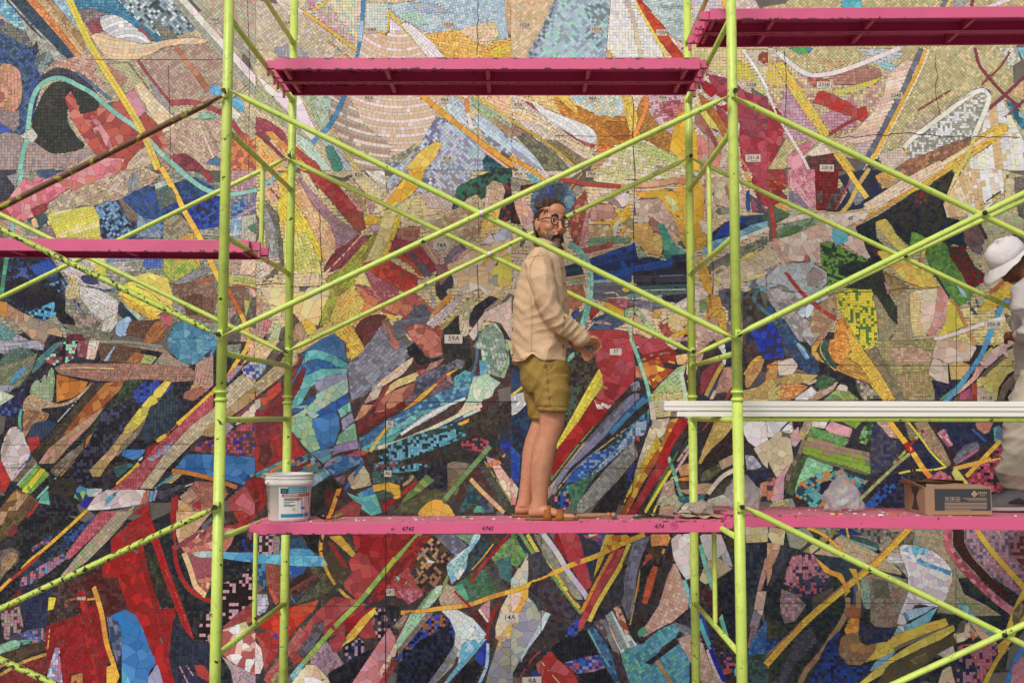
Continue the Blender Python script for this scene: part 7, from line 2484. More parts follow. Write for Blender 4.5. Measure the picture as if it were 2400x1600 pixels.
for sx in (-1, 1):
    e = MB().ell(H(sx * .031, -.0745, .002), (.0125, .0118, .0068), H3, 14, 10).build('eye', M['eye_white'], man, True)
    MB().ell(H(sx * .031 - .003, -.0838, .0012), (.0066, .004, .0062), H3, 10, 8).build('iris', M['iris'], e, True).matrix_parent_inverse = Matrix.Identity(4)
    MB().tube([H(sx * (.031 - .015), -.082, .0105), H(sx * .031, -.0875, .0135), H(sx * (.031 + .015), -.080, .009)], [.0025, .0035, .0025], 8).build('eyelid', M['skin'], man, True)
    MB().tube([H(sx * .013, -.093, .026), H(sx * .031, -.094, .032), H(sx * .052, -.080, .025)], [(.002, .004), (.003, .0052), (.0015, .002)], 8).build('eyebrow', M['hair'], man, True)
# hair and beard as many fine tapering locks
def locks(name, n, rootf, lenf, dirf, wd, mat):
    V, F = [], []; t = 0; k = 0
    while k < n and t < n * 40:
        t += 1; q = rootf()
        if q is None: continue
        p, nn = q; k += 1; L_ = lenf(p); d = dirf(p, nn).normalized(); sd_ = d.cross(nn)
        if sd_.length < 1e-3: sd_ = Vector((1, 0, 0))
        sd_.normalize(); b = len(V); w_ = wd * random.uniform(.7, 1.3)
        a0 = p - nn * .003; a1 = p + nn * L_ * .22 + d * L_ * .5; a2 = p + nn * L_ * .16 + d * L_
        for a_, ww in ((a0, w_), (a1, w_ * .8), (a2, w_ * .15)): V += [tuple(HM @ (a_ - sd_ * ww)), tuple(HM @ (a_ + sd_ * ww))]
        F += [(b, b + 1, b + 3, b + 2), (b + 2, b + 3, b + 5, b + 4)]
    me = bpy.data.meshes.new(name); me.from_pydata(V, [], F); me.update(); return link(name, me, mat, man)
def rnd_sphere():
    v = Vector((random.gauss(0, 1), random.gauss(0, 1), random.gauss(0, 1))); return v.normalized()
def on_skull(v): 
    c = Vector((0, .012, .012)); r = Vector((.077, .099, .101)); return c + Vector((v.x * r.x, v.y * r.y, v.z * r.z)), Vector((v.x / r.x, v.y / r.y, v.z / r.z)).normalized()
def scalp():
    p, n_ = on_skull(rnd_sphere())
    line = -.043 + max(0, .03 - abs(p.x)) * -.55 + max(0, abs(p.x) - .035) * .2      # receding at the temples, a tuft in the middle
    if p.z > .055: return (p, n_) if p.y > line - .012 else None
    if p.z > .0: return (p, n_) if p.y > line + .035 else None
    if p.z > -.06: return (p, n_) if p.y > .035 + (-p.z) * .35 else None
    return None
locks('hair', 4600, scalp, lambda p: random.uniform(.026, .046) * (1 if p.z > .05 else .5), lambda p, n_: Vector((random.gauss(0, .35) + p.x * 3 + .2, .6 + random.gauss(0, .3), .35 if p.z > .07 else -1.0)), .0020, M['hair'])
for sg in (-1, 1): locks('side_hair', 350, lambda: (lambda q: q if q and q[0].x * sg > .05 and q[0].z < .055 else None)(scalp()), lambda p: random.uniform(.012, .02), lambda p, n_: Vector((0, .4, -1)), .0018, M['grey_hair'])
def jaw():
    v = rnd_sphere(); c = Vector((0, -.025, -.072)); r = Vector((.060, .068, .062)); p = c + Vector((v.x * r.x, v.y * r.y, v.z * r.z))
    if p.z > -.05 + .05 * max(0, (abs(p.x) - .04) / .02) + (.02 if abs(p.x) > .05 else 0): return None
    if p.y > .02 or (abs(p.x) < .022 and p.z > -.098 and p.y < -.06): return None
    return p, Vector((v.x / r.x, v.y / r.y, v.z / r.z)).normalized()
locks('beard', 1500, jaw, lambda p: random.uniform(.005, .011), lambda p, n_: Vector((random.gauss(0, .3), -.2, -1)), .0012, M['grey_hair'])
locks('beard_dark', 700, jaw, lambda p: random.uniform(.005, .011), lambda p, n_: Vector((random.gauss(0, .3), -.2, -1)), .0011, M['hair'])
def chin():
    v = rnd_sphere(); c = Vector((0, -.066, -.112)); r = Vector((.030, .025, .024)); p = c + Vector((v.x * r.x, v.y * r.y, v.z * r.z)); return (p, Vector(v)) if p.y < -.06 else None
locks('chin_beard', 500, chin, lambda p: random.uniform(.008, .014), lambda p, n_: Vector((random.gauss(0, .3), -.2, -1)), .0013, M['grey_hair'])
def must():
    x = random.uniform(-.034, .034); z = -.0655 - abs(x) * .42 - max(0, abs(x) - .026) * 1.6 + random.uniform(-.006, .005); y = -.101 + abs(x) * .32 + x * x * 6; return Vector((x, y, z)), Vector((0, -1, .1))
locks('moustache', 900, must, lambda p: random.uniform(.009, .016), lambda p, n_: Vector((p.x * 22, -.1, -.75)), .0016, M['moustache'])
# glasses
gls = []
for sx in (-1, 1):
    pts = [H(sx * .035 + .0255 * math.cos(a), -.1005 + (.035 + .0255 * math.cos(a)) ** 2 * 2.2, -.001 + .0245 * math.sin(a)) for a in [2 * math.pi * i / 28 for i in range(29)]]
    MB().tube(pts, .0031, 8, False).build('glasses_rim', M['black_frame'], man, True)
    MB().tube([H(sx * .060, -.093, .006), H(sx * .074, -.082, .008), H(sx * .083, -.02, .006), H(sx * .084, .018, .003), H(sx * .082, .032, -.018)], [.0035, .0032, .0026, .0024, .002], 8).build('glasses_temple', M['black_frame'], man, True)
    ln = MB(); ln.add([pts[i] for i in range(28)], [tuple(range(28))]); 
MB().tube([H(-.0105, -.1005, .006), H(0, -.104, .010), H(.0105, -.1005, .006)], .0026, 8).build('glasses_bridge', M['black_frame'], man, True)
# shirt
sh = MB()
def slc(y, x0, x1, ry, dy=0.0): 
    a, b = P(x0, y, dy), P(x1, y, dy); return ((a + b) / 2, (b.x - a.x) / 2, ry)
stack(sh, [slc(y, a, b, r_, d) for y, a, b, r_, d in ((580, 1263, 1312, .068, .0), (588, 1250, 1317, .105, .0), (598, 1238, 1319, .15, .0), (612, 1229, 1321, .185, .0), (632, 1219, 1325, .20, .0), (670, 1210, 1329, .198, .0), (720, 1203, 1334, .19, 0.), (772, 1200, 1331, .188, 0.), (815, 1199, 1328, .188, 0.), (848, 1199, 1330, .192, 0.))], 40)
sh.tube([P(1268, 603, -.10), P(1264, 622, -.17), P(1271, 655, -.205), P(1280, 695, -.222), P(1289, 728, -.228), P(1308, 752, -.21), P(1335, 772, -.178), P(1358, 789, -.15), P(1369, 796, -.138)], [.07, .080, .074, .068, .064, .059, .053, .046, .043], 24)
sh.tube([P(1292, 604, .10), P(1292, 630, .17), P(1300, 700, .185), P(1308, 745, .165), P(1325, 778, .08), P(1336, 795, .03)], [.07, .078, .066, .060, .05, .043], 20)
def rid(a): return (1 - np.abs(np.sin(a))) - .35
def folds(co):
    x, y, z = co[:, 0], co[:, 1], co[:, 2]
    el = P(1284, 735, -.22); d = np.sqrt((x - el.x) ** 2 + (z - el.z) ** 2)
    f = .012 * rid((x * .7 - z * 1.0) * 42 + 1.8 * np.sin(z * 17 + x * 9)) * np.exp(-(d / .12) ** 2)
    ar = P(1240, 648, -.15); d2 = np.sqrt((x - ar.x) ** 2 + (z - ar.z) ** 2)
    f += .015 * rid((x * 1.0 + z * .5) * 34 + 1.5 * np.sin(z * 11 + 2)) * np.exp(-(d2 / .14) ** 2)
    low = np.clip((P(1270, 680).z - z) / .3, 0, 1)
    f += .014 * rid(x * 19 + 1.6 * np.sin(z * 6.3 + 1) + y * 12 + .6 * np.sin(z * 23)) * low
    f += .008 * rid((x * .55 + z * .8) * 30 + 2 * np.sin(x * 13)) * low
    wr = P(1335, 772, -.17); d3 = np.sqrt((x - wr.x) ** 2 + (z - wr.z) ** 2); f += .009 * rid((x * .8 - z * .9) * 62 + y * 20) * np.exp(-(d3 / .085) ** 2)
    f += .0016 * np.sin(z * 93 + x * 70 + 2 * np.sin(x * 23))
    return f.astype(np.float32)
shirt = fuse(sh, 'shirt', M['shirt'], man, .0055, 4, .5, folds)
n_ = len(shirt.data.vertices); cv_ = np.empty(n_ * 3, np.float32); shirt.data.vertices.foreach_get('co', cv_); cv_ = cv_.reshape(-1, 3)
xv = P(1246, 840).x; lowz = P(1246, 826).z; kz = np.clip((lowz - cv_[:, 2]) / .045, 0, 1); cv_[:, 2] += .030 * kz * np.exp(-((cv_[:, 0] - xv) / .03) ** 2) - .010 * kz * np.exp(-((cv_[:, 0] - P(1215, 840).x) / .03) ** 2); shirt.data.vertices.foreach_set('co', cv_.ravel()); shirt.data.update()
# shirt details: collar, cuff, placket, hem band, yoke seam, buttons
co_ = MB(); n_c = 26; base = []
for j, (h, rx, ry, lean) in enumerate(((0, .066, .072, 0), (.022, .064, .070, .0), (.044, .067, .072, .004), (.030, .083, .086, .010), (.012, .090, .094, .012))):
    for i in range(n_c):
        a = R(-25) + (2 * math.pi - R(50)) * i / (n_c - 1) + R(20) + R(30)
        c = P(1287, 584, 0) + Vector((-.004, 0, h)); co_.v.append((c.x + rx * math.cos(a - R(25)), c.y + ry * math.sin(a - R(25)), c.z + .016 * math.cos(a - R(25)) * -1))
for j in range(4):
    for i in range(n_c - 1): A = j * n_c + i; co_.f.append((A, A + 1, A + n_c + 1, A + n_c))
cl_ = co_.build('collar', M['shirt_dark'], man, True); so = cl_.modifiers.new('s', 'SOLIDIFY'); so.thickness = .003
ca, cb = P(1356, 788, -.151), P(1371, 798, -.136)
MB().tube([ca, ca + (cb - ca) * .5, cb, cb], [.0475, .0475, .0465, .040], 24, False).build('cuff', M['shirt_dark'], man, True)
pl_pts = [(1318, 606, -.098), (1321, 632, -.098), (1325, 670, -.09), (1329, 720, -.088), (1326, 772, -.09), (1323, 815, -.092), (1325, 848, -.09)]
# shorts
so_ = MB()
stack(so_, [slc(y, a, b, r_) for y, a, b, r_ in ((836, 1214, 1328, .165), (860, 1216, 1331, .172), (885, 1221, 1333, .18), (905, 1227, 1333, .178), (918, 1236, 1331, .165))], 36)
stack(so_, [(P(x, y, -.085), hw * KP, ry) for x, y, hw, ry in ((1289, 880, 42, .095), (1291, 915, 41, .10), (1294, 945, 37, .10), (1296, 962, 33.5, .098))], 30)
stack(so_, [(P(x, y, .085), hw * KP, ry) for x, y, hw, ry in ((1258, 880, 38, .095), (1264, 920, 36, .098), (1268, 955, 31, .095), (1271, 981, 27.5, .092))], 30)
def sf(co):
    x, y, z = co[:, 0], co[:, 1], co[:, 2]; f = .008 * rid(x * 27 + 1.4 * np.sin(z * 13) + z * 9) + .007 * rid(z * 26 - x * 22 + np.sin(x * 20) * 2) + .004
    k = P(1283, 900, -.1); f += .004 * np.sin(z * 140) * np.exp(-((x - k.x) / .02) ** 2) ; return f.astype(np.float32)
shorts = fuse(so_, 'shorts', M['shorts'], man, .007, 3, .5, sf)
for (x, y, dy, hw, ry) in ((1296, 955, -.085, 34.6, .1005), (1271, 974, .085, 28.6, .0945)):
    a, b = P(x, y, dy), P(x, y + 9, dy); m = MB(); n = 36
    for q, e in ((a, 1.0), (b, .985)):
        for k in range(n): t_ = 2 * math.pi * k / n; m.v.append((q.x + hw * KP * e * math.cos(t_), q.y + ry * e * math.sin(t_), q.z + .012 * math.cos(t_) * (-.3)))
    m.f = [(k, (k + 1) % n, n + (k + 1) % n, n + k) for k in range(n)]; ho = m.build('shorts_hem', M['shorts'], man, True); q_ = ho.modifiers.new('s', 'SOLIDIFY'); q_.thickness = .003
from mathutils.bvhtree import BVHTree
def caster(o):
    bt = BVHTree.FromPolygons([v.co.copy() for v in o.data.vertices], [tuple(p.vertices) for p in o.data.polygons]); c0 = Vector((0, 0, CAMZ))
    def f(px, py, off=.0012):
        dv = (U(px, py, 5.0) - c0).normalized(); h = bt.ray_cast(c0, dv); return (h[0] + h[1] * off) if h[0] is not None else None
    return f
cs_, ch_ = caster(shirt), caster(shorts)
def stitch(f, pts, r_, mat, name):
    q = []
    for i in range(len(pts) - 1):
        for j in range(8): t_ = j / 8; v = f(pts[i][0] + (pts[i + 1][0] - pts[i][0]) * t_, pts[i][1] + (pts[i + 1][1] - pts[i][1]) * t_); q += [v] if v is not None else []
    if len(q) > 2: MB().tube(q, r_, 6).build(name, M[mat], man, True)
M['seam_tan'] = paint('tan_seam', 'a98560', .95); M['seam_olive'] = paint('olive_seam', '75592a', .95)
stitch(cs_, [(1313, 612), (1316, 640), (1319, 680), (1322, 730), (1319, 780), (1319, 843)], .0013, 'seam_tan', 'placket_seam')
stitch(cs_, [(1268, 592), (1252, 604), (1243, 625), (1243, 650), (1252, 672)], .0014, 'seam_tan', 'armhole_seam'); stitch(cs_, [(1244, 690), (1247, 740), (1246, 790), (1246, 826)], .0013, 'seam_tan', 'side_seam')
stitch(cs_, [(1236, 606), (1256, 600), (1280, 598)], .0012, 'seam_tan', 'yoke_seam'); stitch(cs_, [(1200, 838), (1222, 842), (1240, 833)], .0011, 'seam_tan', 'hem_seam'); stitch(cs_, [(1252, 836), (1275, 844), (1300, 845), (1326, 846)], .0011, 'seam_tan', 'hem_seam')
stitch(ch_, [(1281, 856), (1283, 890), (1286, 925), (1290, 952)], .0015, 'seam_olive', 'side_seam'); stitch(ch_, [(1277, 852), (1279, 862), (1285, 868), (1291, 862), (1295, 852)], .002, 'seam_olive', 'pocket_edge'); stitch(ch_, [(1262, 950), (1280, 951), (1305, 951), (1328, 952)], .0013, 'seam_olive', 'hem_seam')
for px, py in ((1316, 628), (1321, 664), (1324, 702), (1322, 745), (1319, 811)):
    v = cs_(px, py, .002)
    if v is not None: MB().tube([v, v + Vector((.0008, -.004, 0))], .0065, 12).build('button', M['button'], man, True)
# body hair on the lower legs
vco = np.empty(len(bodyo.data.vertices) * 3, np.float32); bodyo.data.vertices.foreach_get('co', vco); vco = vco.reshape(-1, 3); vno = np.empty(len(vco) * 3, np.float32); bodyo.data.vertex_normals.foreach_get('vector', vno); vno = vno.reshape(-1, 3)
sel = np.nonzero((vco[:, 2] < P(1280, 985).z) & (vco[:, 2] > P(1260, 1165).z))[0]; V, F = [], []
for i in rng.choice(sel, 2600):
    p = Vector(vco[i]); n_ = Vector(vno[i]); dd = (Vector((random.gauss(0, .5), random.gauss(0, .5), -1)) + n_ * .35).normalized(); sx_ = dd.cross(n_); sx_ = sx_.normalized() * .00035 if sx_.length > 1e-4 else Vector((.0004, 0, 0)); L_ = random.uniform(.005, .012); b = len(V)
    V += [tuple(p - sx_), tuple(p + sx_), tuple(p + dd * L_)]; F.append((b, b + 1, b + 2))
me_ = bpy.data.meshes.new('leg_hair'); me_.from_pydata(V, [], F); link('leg_hair', me_, M['hair'], man)
# sandals
def sandal(o, Rm, lab):
    out = [(-.018, -.026), (-.024, 0), (-.018, .026), (.03, .034), (.09, .034), (.15, .043), (.20, .05), (.245, .046), (.272, .028), (.278, 0), (.272, -.028), (.245, -.046), (.20, -.05), (.15, -.043), (.09, -.034), (.03, -.034)]
    s_ = empty('sandal', (o.x, o.y, zdeck), lab, 'sandal', 'brown two-strap sandals')
    T = Matrix.Translation((o.x, o.y, 0)) @ Rm.to_4x4()
    ci = lambda pts, k: [(.127 + (x - .127) * k, y * k) for x, y in pts]
    def slab(name, z0, t, k, mat):
        mm = T.copy(); mm.translation.z = zdeck + z0; ob = fix_normals(MB().prism(ci(out, k)[::-1], mm, t).build(name, M[mat], s_)); bevel(ob, .003); return ob
    slab('outsole', .0015, .009, 1.0, 'rubber'); slab('footbed', .0115, .013, .985, 'cork')
    for x0, x1, hgt, wd in ((.082, .128, .078, .047), (.150, .196, .058, .052)):
        m = MB(); n = 17
        for i in range(n):
            a = math.pi * i / (n - 1); yy = wd * math.cos(a); zz = .012 + (hgt) * math.sin(a) ** .75
            for xx in (x0 + .008 * math.sin(a), x1 - .004 * math.sin(a)): m.v.append(tuple(T @ Vector((xx, yy, zdeck + zz))))
        m.f = [(2 * i, 2 * i + 1, 2 * i + 3, 2 * i + 2) for i in range(n - 1)]
        st2 = m.build('strap', M['suede'], s_, True); q_ = st2.modifiers.new('s', 'SOLIDIFY'); q_.thickness = .004; q_.offset = 1
        bx_ = MB(); cc = T @ Vector(((x0 + x1) / 2, -wd * .84, zdeck + .012 + hgt * .62)); e1 = (T.to_3x3() @ Vector((1, 0, 0))); e2 = (T.to_3x3() @ Vector((0, .5, .86)))
        r4 = [cc + e1 * a * .013 + e2 * b * .012 - Vector((0, .004, 0)) for a, b in ((-1, -1), (1, -1), (1, 1), (-1, 1), (-1, -1))]
        bx_.tube(r4, .0017, 6, False); bx_.build('buckle', M['brass'], st2, True).matrix_parent_inverse = Matrix.Translation(s_.location).inverted() @ Matrix.Identity(4)
    return s_
sandal(fN, RN, 'brown two-strap suede sandal on the nearer foot of the bearded man'); sandal(fF, RF, 'brown suede sandal on the farther foot, mostly hidden behind the other')

# ------------------------------------------------------------------ the worker at the right edge
DWk = 6.2; zdk = TLr.z + ur.z * 0 - .0
def Q(px, py, dy=0.0): return U(px, py, DWk + dy)
wk = empty('person', (Q(2400, 1200).x, DWk - .2, Q(2400, 1196, -.2).z), 'worker in white sun hat and pale clothes bowed at the right edge', 'person')
M['wshirt'] = cloth('pale_grey_jersey', 'bdb6b2', weave=.12); M['wpants'] = cloth('cream_work_trousers', 'c4baa8', weave=.12); M['hat'] = cloth('white_hat_cotton', 'e2dedc', weave=.1); M['flap'] = cloth('lilac_hat_lining', 'c9c8dc', weave=.1); M['shoe'] = paint('grey_shoe', '6b696a', .8, var=.12, var_scale=30); M['shoe_dark'] = paint('dark_shoe_panel', '2f2d2f', .8)
KQ = DWk / FPX
wb = MB()
HW = Matrix.Translation(Q(2362, 611)) @ Matrix.Rotation(R(-84), 4, 'Z') @ Matrix.Rotation(R(42), 4, 'X') @ Matrix.Scale(1.0, 4)
W3 = HW.to_3x3()
def hw_(c, r): wb.ell(HW @ Vector(c), r, W3, 18, 12)
hw_((0, .012, .012), (.076, .098, .100)); hw_((0, -.024, -.062), (.056, .066, .058)); hw_((0, -.066, -.105), (.025, .022, .021)); hw_((0, -.074, .02), (.05, .018, .012)); hw_((0, -.09, -.075), (.024, .016, .018))
wb.tube([HW @ Vector(v) for v in ((0, -.086, .008), (0, -.102, -.018), (0, -.116, -.042), (0, -.100, -.054))], [.009, .0105, .0145, .009], 12)
for sx in (-1, 1): hw_((sx * .08, .014, -.02), (.008, .02, .032)); hw_((sx * .045, -.055, -.03), (.024, .026, .024))
wb.tube([HW @ Vector((0, .03, -.05)), Q(2398, 645), Q(2420, 685)], [.055, .056, .07], 16)
stack(wb, [(Q(2450, 900), .13, .17), (Q(2450, 830), .13, .17), (Q(2442, 760), .13, .18), (Q(2432, 700), .12, .19), (Q(2424, 665), .08, .14)])
wb.tube([Q(2415, 690, -.19), Q(2402, 730, -.24), Q(2412, 775, -.24), Q(2395, 786, -.16), Q(2378, 789, -.06)], [.05, .048, .044, .036, .03], 14)
wb.tube([Q(2378, 789, -.06), Q(2369, 788, -.03), Q(2363, 787, -.01)], [.032, (.040, .026), (.042, .022)], 12)
for i, (dy, yy) in enumerate(((-.035, 781), (-.015, 784), (.004, 788), (.02, 793))): wb.tube([Q(2366, yy, dy), Q(2357, yy + 1, dy), Q(2355, yy + 8, dy), Q(2361, yy + 13, dy)], [.0125, .012, .0115, .010], 8)
wb.tube([Q(2372, 781, -.04), Q(2364, 779, -.05), Q(2359, 783, -.05)], [.011, .0105, .008], 8)
wb.tube([Q(2430, 690, .19), Q(2400, 740, .26), Q(2385, 760, .4), Q(2372, 752, .55), Q(2366, 748, .62)], [.05, .046, .04, .032, .028], 14)
for a in (-.02, 0, .02): wb.tube([Q(2366, 748, .62), Q(2362 + a * 200, 742, .67), Q(2360 + a * 200, 738, .70)], [.02, .01, .008], 8)
for dy in (-.09, .1): wb.tube([Q(2450, 880, dy), Q(2400, 1000, dy - .02), Q(2390, 1100, dy), Q(2392, 1165, dy)], [.09, .07, .055, .04], 14)
fuse(wb, 'body', M['skin_dark'], wk, .0065, 3)
for sx in (-1, 1):
    MB().tube([HW @ Vector((sx * .014, -.092, .024)), HW @ Vector((sx * .032, -.092, .030)), HW @ Vector((sx * .052, -.078, .022))], [.003, .005, .002], 8).build('eyebrow', M['moustache'], wk, True)
    MB().ell(HW @ Vector((sx * .031, -.076, .002)), (.0135, .0125, .0105), W3, 12, 8).build('eye', M['eye_white'], wk, True)
def wf(co): x, y, z = co.T; return (.008 * rid(z * 22 + 2 * np.sin(x * 15) + x * 14) + .004 * rid(x * 34 - z * 30 + y * 20)).astype(np.float32)
def pf(co): x, y, z = co.T; return (.011 * rid(z * 30 + 1.6 * np.sin(x * 21) + y * 12) + .006 * rid(z * 55 - x * 40 + np.sin(y * 20))).astype(np.float32)
ws = MB()
stack(ws, [(Q(2452, 880), .165, .2), (Q(2450, 830), .165, .2), (Q(2442, 760), .16, .205), (Q(2432, 705), .145, .21), (Q(2424, 672), .11, .18), (Q(2415, 650), .07, .08)], 30)
ws.tube([Q(2418, 668, -.14), Q(2402, 688, -.2), Q(2398, 730, -.25), Q(2410, 772, -.25), Q(2402, 785, -.19), Q(2390, 788, -.13)], [.07, .082, .072, .062, .052, .045], 20)
ws.tube([Q(2436, 680, .14), Q(2420, 700, .2), Q(2402, 740, .27), Q(2386, 758, .4), Q(2376, 754, .52)], [.07, .075, .064, .055, .045], 18)
fuse(ws, 'shirt', M['wshirt'], wk, .009, 3, .5, wf)
wp = MB()
stack(wp, [(Q(2454, 850), .15, .19), (Q(2450, 890), .16, .2), (Q(2440, 930), .15, .19)], 30)
for dy in (-.09, .1):
    wp.tube([Q(2444, 890, dy), Q(2418, 940, dy), Q(2402, 1000, dy - .02), Q(2396, 1060, dy - .02), Q(2388, 1108, dy - .02), Q(2392, 1135, dy), Q(2390, 1158, dy)], [.13, .125, .118, .115, .135, .115, .088], 22)
fuse(wp, 'trousers', M['wpants'], wk, .009, 2, .5, pf)
# hat: crown, brim, neck flap
hatc = MB(); n = 36
prof = [(.0, .132), (.03, .132), (.062, .128), (.086, .112), (.099, .085), (.106, .05), (.110, .015)]
def crin(p, k=.007): return p + Vector((mnoise.noise(p * 17), mnoise.noise(p * 17 + Vector((5, 1, 2))), mnoise.noise(p * 17 + Vector((2, 9, 4))))) * k
HH = HW @ Matrix.Translation((0, .012, .0)) @ Matrix.Rotation(R(-4), 4, 'X')
for r_, z in prof:
    for k in range(n): a = 2 * math.pi * k / n; hatc.v.append(tuple(HH @ crin(Vector((r_ * math.cos(a), r_ * 1.13 * math.sin(a), z + .005 * math.sin(3 * a))))))
for j in range(len(prof) - 1):
    for k in range(n): hatc.f.append((j * n + k, j * n + (k + 1) % n, (j + 1) * n + (k + 1) % n, (j + 1) * n + k))
h1 = hatc.build('hat_crown', M['hat'], wk, True); q_ = h1.modifiers.new('s', 'SOLIDIFY'); q_.thickness = .003
hb = MB()
for j in range(5):
    t_ = j / 4
    for k in range(n):
        a = 2 * math.pi * k / n; fr = max(0, -math.sin(a)); r_ = .110 + t_ * (.026 + .052 * fr)
        z = .015 - t_ * (.016 + .045 * fr ** 2 + .02 * max(0, math.sin(a))) + .005 * math.sin(4 * a) * t_
        hb.v.append(tuple(HH @ crin(Vector((r_ * math.cos(a), r_ * 1.13 * math.sin(a), z)), .008)))
for j in range(4):
    for k in range(n): hb.f.append((j * n + k, j * n + (k + 1) % n, (j + 1) * n + (k + 1) % n, (j + 1) * n + k))
h2 = hb.build('hat_brim', M['hat'], wk, True); q_ = h2.modifiers.new('s', 'SOLIDIFY'); q_.thickness = .004
hf = MB(); m_ = 20
for j in range(4):
    for k in range(m_ + 1):
        a = R(28) + R(124) * k / m_; r_ = .100 + .012 * j + .004 * math.sin(6 * a) * j; hf.v.append(tuple(HH @ Vector((r_ * math.cos(a), r_ * 1.12 * math.sin(a), .01 - .045 * j))))
for j in range(3):
    for k in range(m_): A = j * (m_ + 1) + k; hf.f.append((A, A + 1, A + m_ + 2, A + m_ + 1))
h3_ = hf.build('neck_flap', M['flap'], wk, True); q_ = h3_.modifiers.new('s', 'SOLIDIFY'); q_.thickness = .003
for v in ((-.094, .03, .06), (-.09, -.06, .06)):
    p = HH @ Vector(v); MB().tube([p, p + (W3 @ Vector((-.006, 0, 0)))], .006, 10).build('hat_eyelet', M['dark_steel'], wk, True)
for dy in (-.11, .1):
    o_ = Q(2378, 1190, dy - .05); z0 = zdeck_r(o_) if 'zdeck_r' in globals() else Q(2390, 1197, -.2).z
    s_ = empty('shoe', (o_.x, o_.y, z0), ('nearer' if dy < 0 else 'farther') + ' grey work shoe of the worker at the right edge', 'shoe', 'grey work shoes')
    m = MB(); sect = [(.12, .04, .034, .05), (.08, .06, .044, .066), (.02, .062, .046, .07), (-.05, .054, .048, .056), (-.11, .042, .046, .042), (-.15, .032, .036, .03), (-.168, .026, .018, .016)]
    b = 0; n2 = 18
    for x, zc, ry, rz in sect:
        for k in range(n2): a = 2 * math.pi * k / n2; m.v.append((o_.x + x, o_.y + ry * math.cos(a), z0 + .012 + max(zc - .012 + rz * math.sin(a), 0)))
    for i in range(len(sect) - 1):
        for k in range(n2): m.f.append((i * n2 + k, (i + 1) * n2 + k, (i + 1) * n2 + (k + 1) % n2, i * n2 + (k + 1) % n2))
    m.f.append(tuple(range(n2))); m.f.append(tuple((len(sect) - 1) * n2 + k for k in reversed(range(n2))))
    fix_normals(m.build('upper', M['shoe'], s_, True))
    ol = [(.14, -.034), (.14, .034), (.05, .046), (-.06, .05), (-.13, .046), (-.172, .022), (-.172, -.022), (-.13, -.046), (-.06, -.05), (.05, -.046)]
    bevel(fix_normals(MB().prism(ol, Matrix.Translation((o_.x, o_.y, z0 + .001)), .022).build('sole', M['wshirt'], s_)), .004)
    MB().tube([(o_.x - .06, o_.y - .050, z0 + .05), (o_.x + .0, o_.y - .055, z0 + .062), (o_.x + .05, o_.y - .050, z0 + .045)], [(.004, .004), (.006, .02), (.004, .008)], 10).build('side_panel', M['shoe_dark'], s_, True)
# ------------------------------------------------------------------ things on the platforms
def deck_r(x): return TLr.z + (x - TLr.x) * (dr.z / dr.x)
def deck_m(x): return TLm.z + (x - TLm.x) * (dm.z / dm.x)
# bucket
M['bucket'] = paint('white_bucket_plastic', 'e9e4dc', .4, var=.05, dirt='a79f94', dirt_amt=.12, var_scale=9); M['teal_print'] = paint('teal_print', '3590ad', .5); M['dark_print'] = paint('dark_print', '383c40', .5); M['orange_print'] = paint('orange_print', 'b9662c', .5); M['white_print'] = paint('white_print', 'eceae4', .5); M['black_print'] = paint('black_print', '2b2a2a', .6); M['lime_print'] = paint('lime_print', 'c5cf86', .5); M['grey_print'] = paint('grey_print', '77736e', .6)
DBk = 5.71; bc = U(677, 1212, DBk); kb = DBk / FPX; bz = deck_m(bc.x) + .001
bk = empty('bucket', (bc.x, DBk, bz), 'white plastic grout bucket with teal and orange label on the pink platform', 'bucket')
H_ = .262; r0, r1 = .114, .128
prof = [(0, .004), (r0 - .006, .0), (r0, .006), (r0 + (r1 - r0) * .76, H_ * .76), (r1 + .006, H_ * .765), (r1 + .008, H_ * .80), (r1 + .007, H_ * .865), (r1 + .001, H_ * .87), (r1 + .001, H_ * .90), (r1 + .006, H_ * .905), (r1 + .006, H_ * .92), (r1 + .002, H_ * .925), (r1 + .003, H_ * .975), (r1 + .007, H_ * .98), (r1 + .007, H_), (r1 - .001, H_), (r1 - .003, H_ * .97), (r0 - .002, .012), (0, .010)]
MB().lathe(prof, (bc.x, DBk, bz), 48).build('pail', M['bucket'], bk, True)
ytop, ybot = 1109.0, 1217.0
def on_bucket(px, py, off=.0007):
    z = H_ * (ybot - py) / (ybot - ytop) * .985; r = r0 + (r1 - r0) * z / H_ + off
    dx = (px - 677) * kb; a = math.asin(max(-.97, min(.97, dx / r)))
    return Vector((bc.x + r * math.sin(a), DBk - r * math.cos(a), bz + z))
def patch(name, x0, x1, ya, yb, mat, off=.0008):
    n = 10; m = MB()
    for y in (ya, yb):
        for i in range(n + 1): m.v.append(tuple(on_bucket(x0 + (x1 - x0) * i / n, y, off)))
    m.f = [(i, n + 1 + i, n + 2 + i, i + 1) for i in range(n)]; return m.build(name, M[mat], bk)
patch('label_sheet', 664, 730, 1136, 1211, 'white_print', .0005); patch('logo_square', 668, 685, 1139, 1151.5, 'dark_print'); patch('teal_band', 685, 730, 1137, 1151, 'teal_print'); patch('orange_band', 671, 720, 1152.5, 1159.5, 'orange_print'); patch('orange_band', 721, 728, 1152, 1159, 'orange_print'); patch('teal_band', 669, 727, 1198.5, 1207, 'teal_print'); patch('orange_band', 629, 641, 1137.5, 1142, 'orange_print')
patch('logo_bar', 671, 682, 1141.5, 1143.6, 'teal_print', .0014); patch('logo_bar', 671, 682, 1146, 1148.4, 'teal_print', .0014); patch('badge', 694.5, 700.5, 1184, 1191.5, 'lime_print', .0014); patch('badge', 712, 718.5, 1183, 1189, 'teal_print', .0014)
